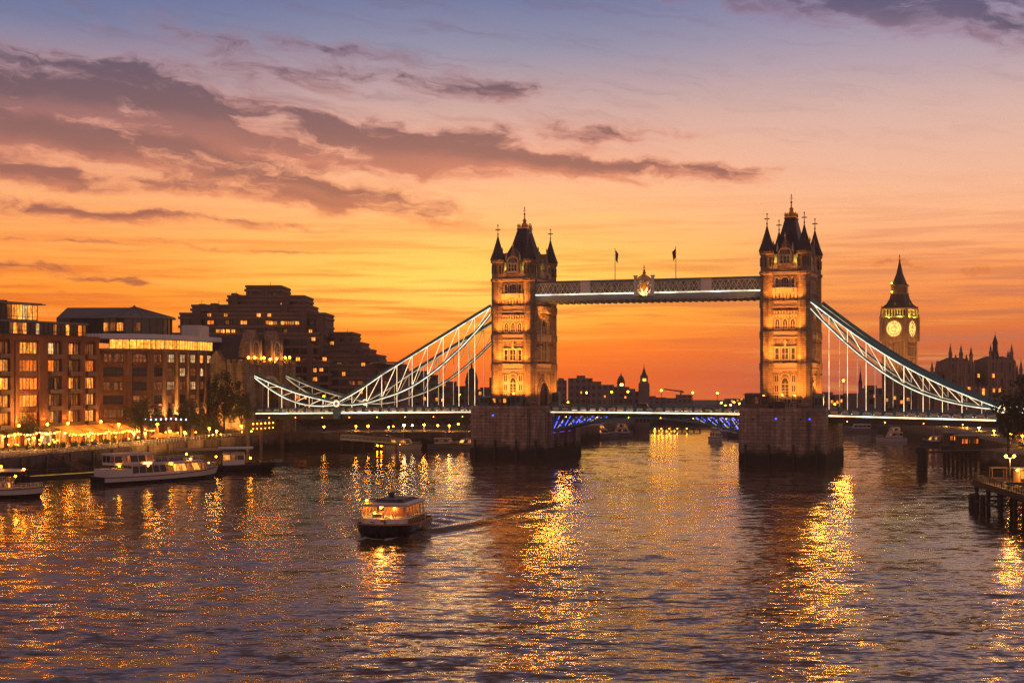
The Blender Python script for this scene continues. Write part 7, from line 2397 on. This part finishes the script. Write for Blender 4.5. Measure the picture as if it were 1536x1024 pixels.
for px, Y, lab in ((1455, 420, 'lit waterside kiosk with orange windows beyond the timber jetty'), (1430, 440, 'small lit ticket hut left of the lit waterside kiosk')):
    w = 26 if px == 1455 else 12
    o = empty('waterside_kiosk', (gx(px, Y), Y, 2.2), 0, lab, 'kiosk')
    hw = w / F * Y / 2; h = 3.6
    MB().box(-hw, hw, 0, 6, 0, h).build('wall', WOOD, o); MB().box(-hw - .6, hw + .6, -.8, 6.5, h, h + .3).build('roof', ROOFGREY, o)
    n = 5 if w > 20 else 2
    for i in range(n):
        window(o, (-hw + (i + .5) * 2 * hw / n, -.01, 1.4), 0, 2 * hw / n * .7, 1.4, 2, 1, [ROOM_B, ROOM_A, ROOM_D, ROOM_D][i % 4])
    b = MB(); b.box(-hw - 1, hw + 1, -2.5, 6.6, -.4, 0)
    for i in range(6):
        x = -hw + i * 2 * hw / 5; b.lathe([(.3, -4), (.3, -.4)], 6, (x, -1.8))
    b.build('stage', WOODDK, o)
# terrace on the right bank: people, stalls
for i in range(16):
    px = 1488 + pr_.random() * 60; Y = 372 + pr_.random() * 6
    person(Vector((max(139.5, gx(px, Y)), Y + 8, QZ)), pr_.random() * 6.3, 'stand', pr_.randrange(5), 'person in the small crowd under the big dark tree', 'people under the big dark tree')
for px, Y, lab in ((1505, 386, 'glowing market stall under the big dark tree'), (1528, 384, 'glowing market stall at the right edge under the big dark tree')):
    o = empty('market_stall', (max(141, gx(px, Y)), Y, QZ), 0, lab, 'stall', 'stalls on the right bank')
    b = MB()
    for x in (-1.6, 1.6):
        for y in (-1, 1): b.bar((x, y, 0), (x, y, 2.5), .09, .09)
    b.box(-1.6, 1.6, -1, -.5, 0, .95); b.build('stall_frame', WOOD, o)
    MB().prism([(-2, -1.4), (2, -1.4), (2, 1.4), (-2, 1.4)], 2.5, 3.4, 0, [(-1.9, -.1), (1.9, -.1), (1.9, .1), (-1.9, .1)]).build('stall_roof', CANV, o)
    d = bpy.data.lights.new('stall_lamp', 'POINT'); d.energy = 900; d.color = (1, .44, .08); d.shadow_soft_size = .2
    l = bpy.data.objects.new('stall_lamp', d); COL.objects.link(l); l.parent = o; l.location = (0, -.2, 2.2)
    MB().ball((-.6, -.6, 2.25), .16).ball((.7, -.6, 2.25), .16).build('stall_bulb', BULB, o)
# low walls and hedges along the right bank
for i, (px, yt, Y, w) in enumerate(((1492, 660, 380, 26), (1472, 664, 377, 22), (1508, 668, 371, 26))):
    tree(px, yt, Y, QZ - .5, w, 'low dark bush on the right bank above the timber jetty', 'bushes on the right bank', 3, X=max(gx(px, Y), 138.5), name='bush')
# foreground pier at the right edge
fp = empty('riverside_pier', (0, 0, 0), 0, 'timber riverside pier on tall dark piles with iron railing and lamp-lit deck', 'pier')
PP = [(85.4, 259.5), (83.6, 240), (82.2, 222), (80, 200), (80, 186), (131.2, 186), (131.2, 262), (90, 264), (87, 262.6)]
MB().prism(PP, 4.5, QZ, 0, mtop=1).build('deck', [WOOD, WOOD], fp)
b = MB(); b.bar((85.3, 259.3, 4.2), (80, 187, 4.2), .4, .6); b.bar((85.4, 259.6, 4.2), (90, 263.9, 4.2), .4, .6)
b.build('edge_beam', WOOD, fp)
b = MB()
for i in range(9):
    t = i / 8
    y = 259 - 70 * t; x = np.interp(y, [186, 222, 240, 259.5], [80.6, 82.8, 84.2, 86.0])
    for dx_ in (0, 4.2, 8.8):
        b.lathe([(.42, -2), (.4, 4.5)], 8, (x + dx_, y - .3 * dx_ * 0))
    b.bar((x, y, 1.9), (x + 9, y, 1.9), .26, .3); b.bar((x, y, 3.9), (x + 9, y, 3.9), .3, .4)
    b.bar((x, y, .6), (x + 4.2, y, 4.2), .2, .2)
b.build('pile', WOODDK, fp)
b = MB()
for i, (x, y) in enumerate(((84.3, 251.5), (84.6, 255.0), (83.6, 246))):
    b.lathe([(.55, -2), (.55, 3.0 - .5 * (i % 2)), (.2, 3.3 - .5 * (i % 2))], 8, (x - .9, y))
b.bar((83.2, 252, 1.8), (83.0, 240, 1.8), .35, .4)
b.build('fender', WOODDK, fp)
b = MB()
def rl_(p, q):
    p = Vector(p); q = Vector(q); n = max(1, int((q - p).length / 1.5))
    for z, r in ((1.15, .09), (.62, .05), (.2, .05)):
        b.bar(p + Vector((0, 0, z)), q + Vector((0, 0, z)), r, r)
    for j in range(n + 1):
        v = p.lerp(q, j / n); b.bar(v, v + Vector((0, 0, 1.25)), .1, .1)
    m_ = int((q - p).length / .35)
    for j in range(m_):
        v = p.lerp(q, j / m_); b.bar(v + Vector((0, 0, .2)), v + Vector((0, 0, 1.15)), .035, .035)
ed = [(80.3, 187), (82.5, 222), (83.9, 240), (85.7, 259.2), (87.1, 262.2), (90, 263.6), (104, 263)]
for i in range(len(ed) - 1):
    rl_(ed[i] + (QZ,), ed[i + 1] + (QZ,))
b.build('railing', STEEL, fp)
lm = lamp(1515, 684, 248, QZ, 'twin globe lamp post on the riverside pier', .26, 2, None, 'lamps on the riverside pier', 1500)
sh = empty('shelter', (gx(1497, 257), 257, QZ), 0, 'open timber shelter frame on the riverside pier left of the twin lamp', 'shelter')
b = MB()
for x in (-1.3, 1.3):
    for y in (-.7, .7): b.bar((x, y, 0), (x, y, 2.3), .12, .12)
b.box(-1.5, 1.5, -.9, .9, 2.3, 2.45); b.box(-1.2, 1.2, .2, .6, .42, .5); b.build('shelter_frame', TAN, sh)
kk = empty('pier_kiosk', (gx(1541, 250), 250, QZ), 0, 'brightly lit wooden kiosk on the riverside pier at the right edge', 'kiosk')
MB().box(-2, 2.4, -1.4, 1.4, 0, 2.6).build('wall', TAN, kk); MB().box(-2.4, 2.8, -1.9, 1.8, 2.6, 2.8).build('roof', ROOFGREY, kk)
window(kk, (-.9, -1.41, .9), 0, 1.6, 1.4, 2, 1, ROOM_A); window(kk, (1.2, -1.41, .9), 0, 1.6, 1.4, 2, 1, ROOM_A)
d = bpy.data.lights.new('kiosk_lamp', 'POINT'); d.energy = 1200; d.color = (1, .45, .09); d.shadow_soft_size = .2
l = bpy.data.objects.new('kiosk_lamp', d); COL.objects.link(l); l.parent = kk; l.location = (-2.6, -2.2, 2.3)
MB().ball((-2.6, -2.2, 2.5), .2, 0).bar((-2.6, -2.2, 2.68), (-2.0, -1.6, 2.68), .05, .05, 1).build('kiosk_lamp_globe', [LAMP, STEEL], kk)
b = MB(); b.box(-1.6, 1.6, -.5, .5, .4, .5); b.box(-1.4, -1.2, -.4, .4, 0, .4); b.box(1.2, 1.4, -.4, .4, 0, .4); b.box(-1.6, 1.6, .4, .5, .5, .95)
tag(b.build('pier_bench', WOOD, None, (gx(1524, 240), 240, QZ)), 'plain wooden bench on the deck of the riverside pier', 'bench')
# ================================================================== AIR
def haze(dens):
    m = bpy.data.materials.new('haze'); m.use_nodes = True; m.node_tree.nodes.clear()
    n = Nodes(m.node_tree)
    v = n.new('ShaderNodeVolumePrincipled'); o = n.new('ShaderNodeOutputMaterial')
    v.inputs['Color'].default_value = (.95, .9, .88, 1)
    v.inputs['Density'].default_value = dens
    v.inputs['Anisotropy'].default_value = 0.3
    m.node_tree.links.new(v.outputs[0], o.inputs['Volume'])
    ob = MB().box(-2700, 2700, -120, 1100, -3.2, 82).build('haze', m)
    tag(ob, kind='stuff')
haze(0.0002)
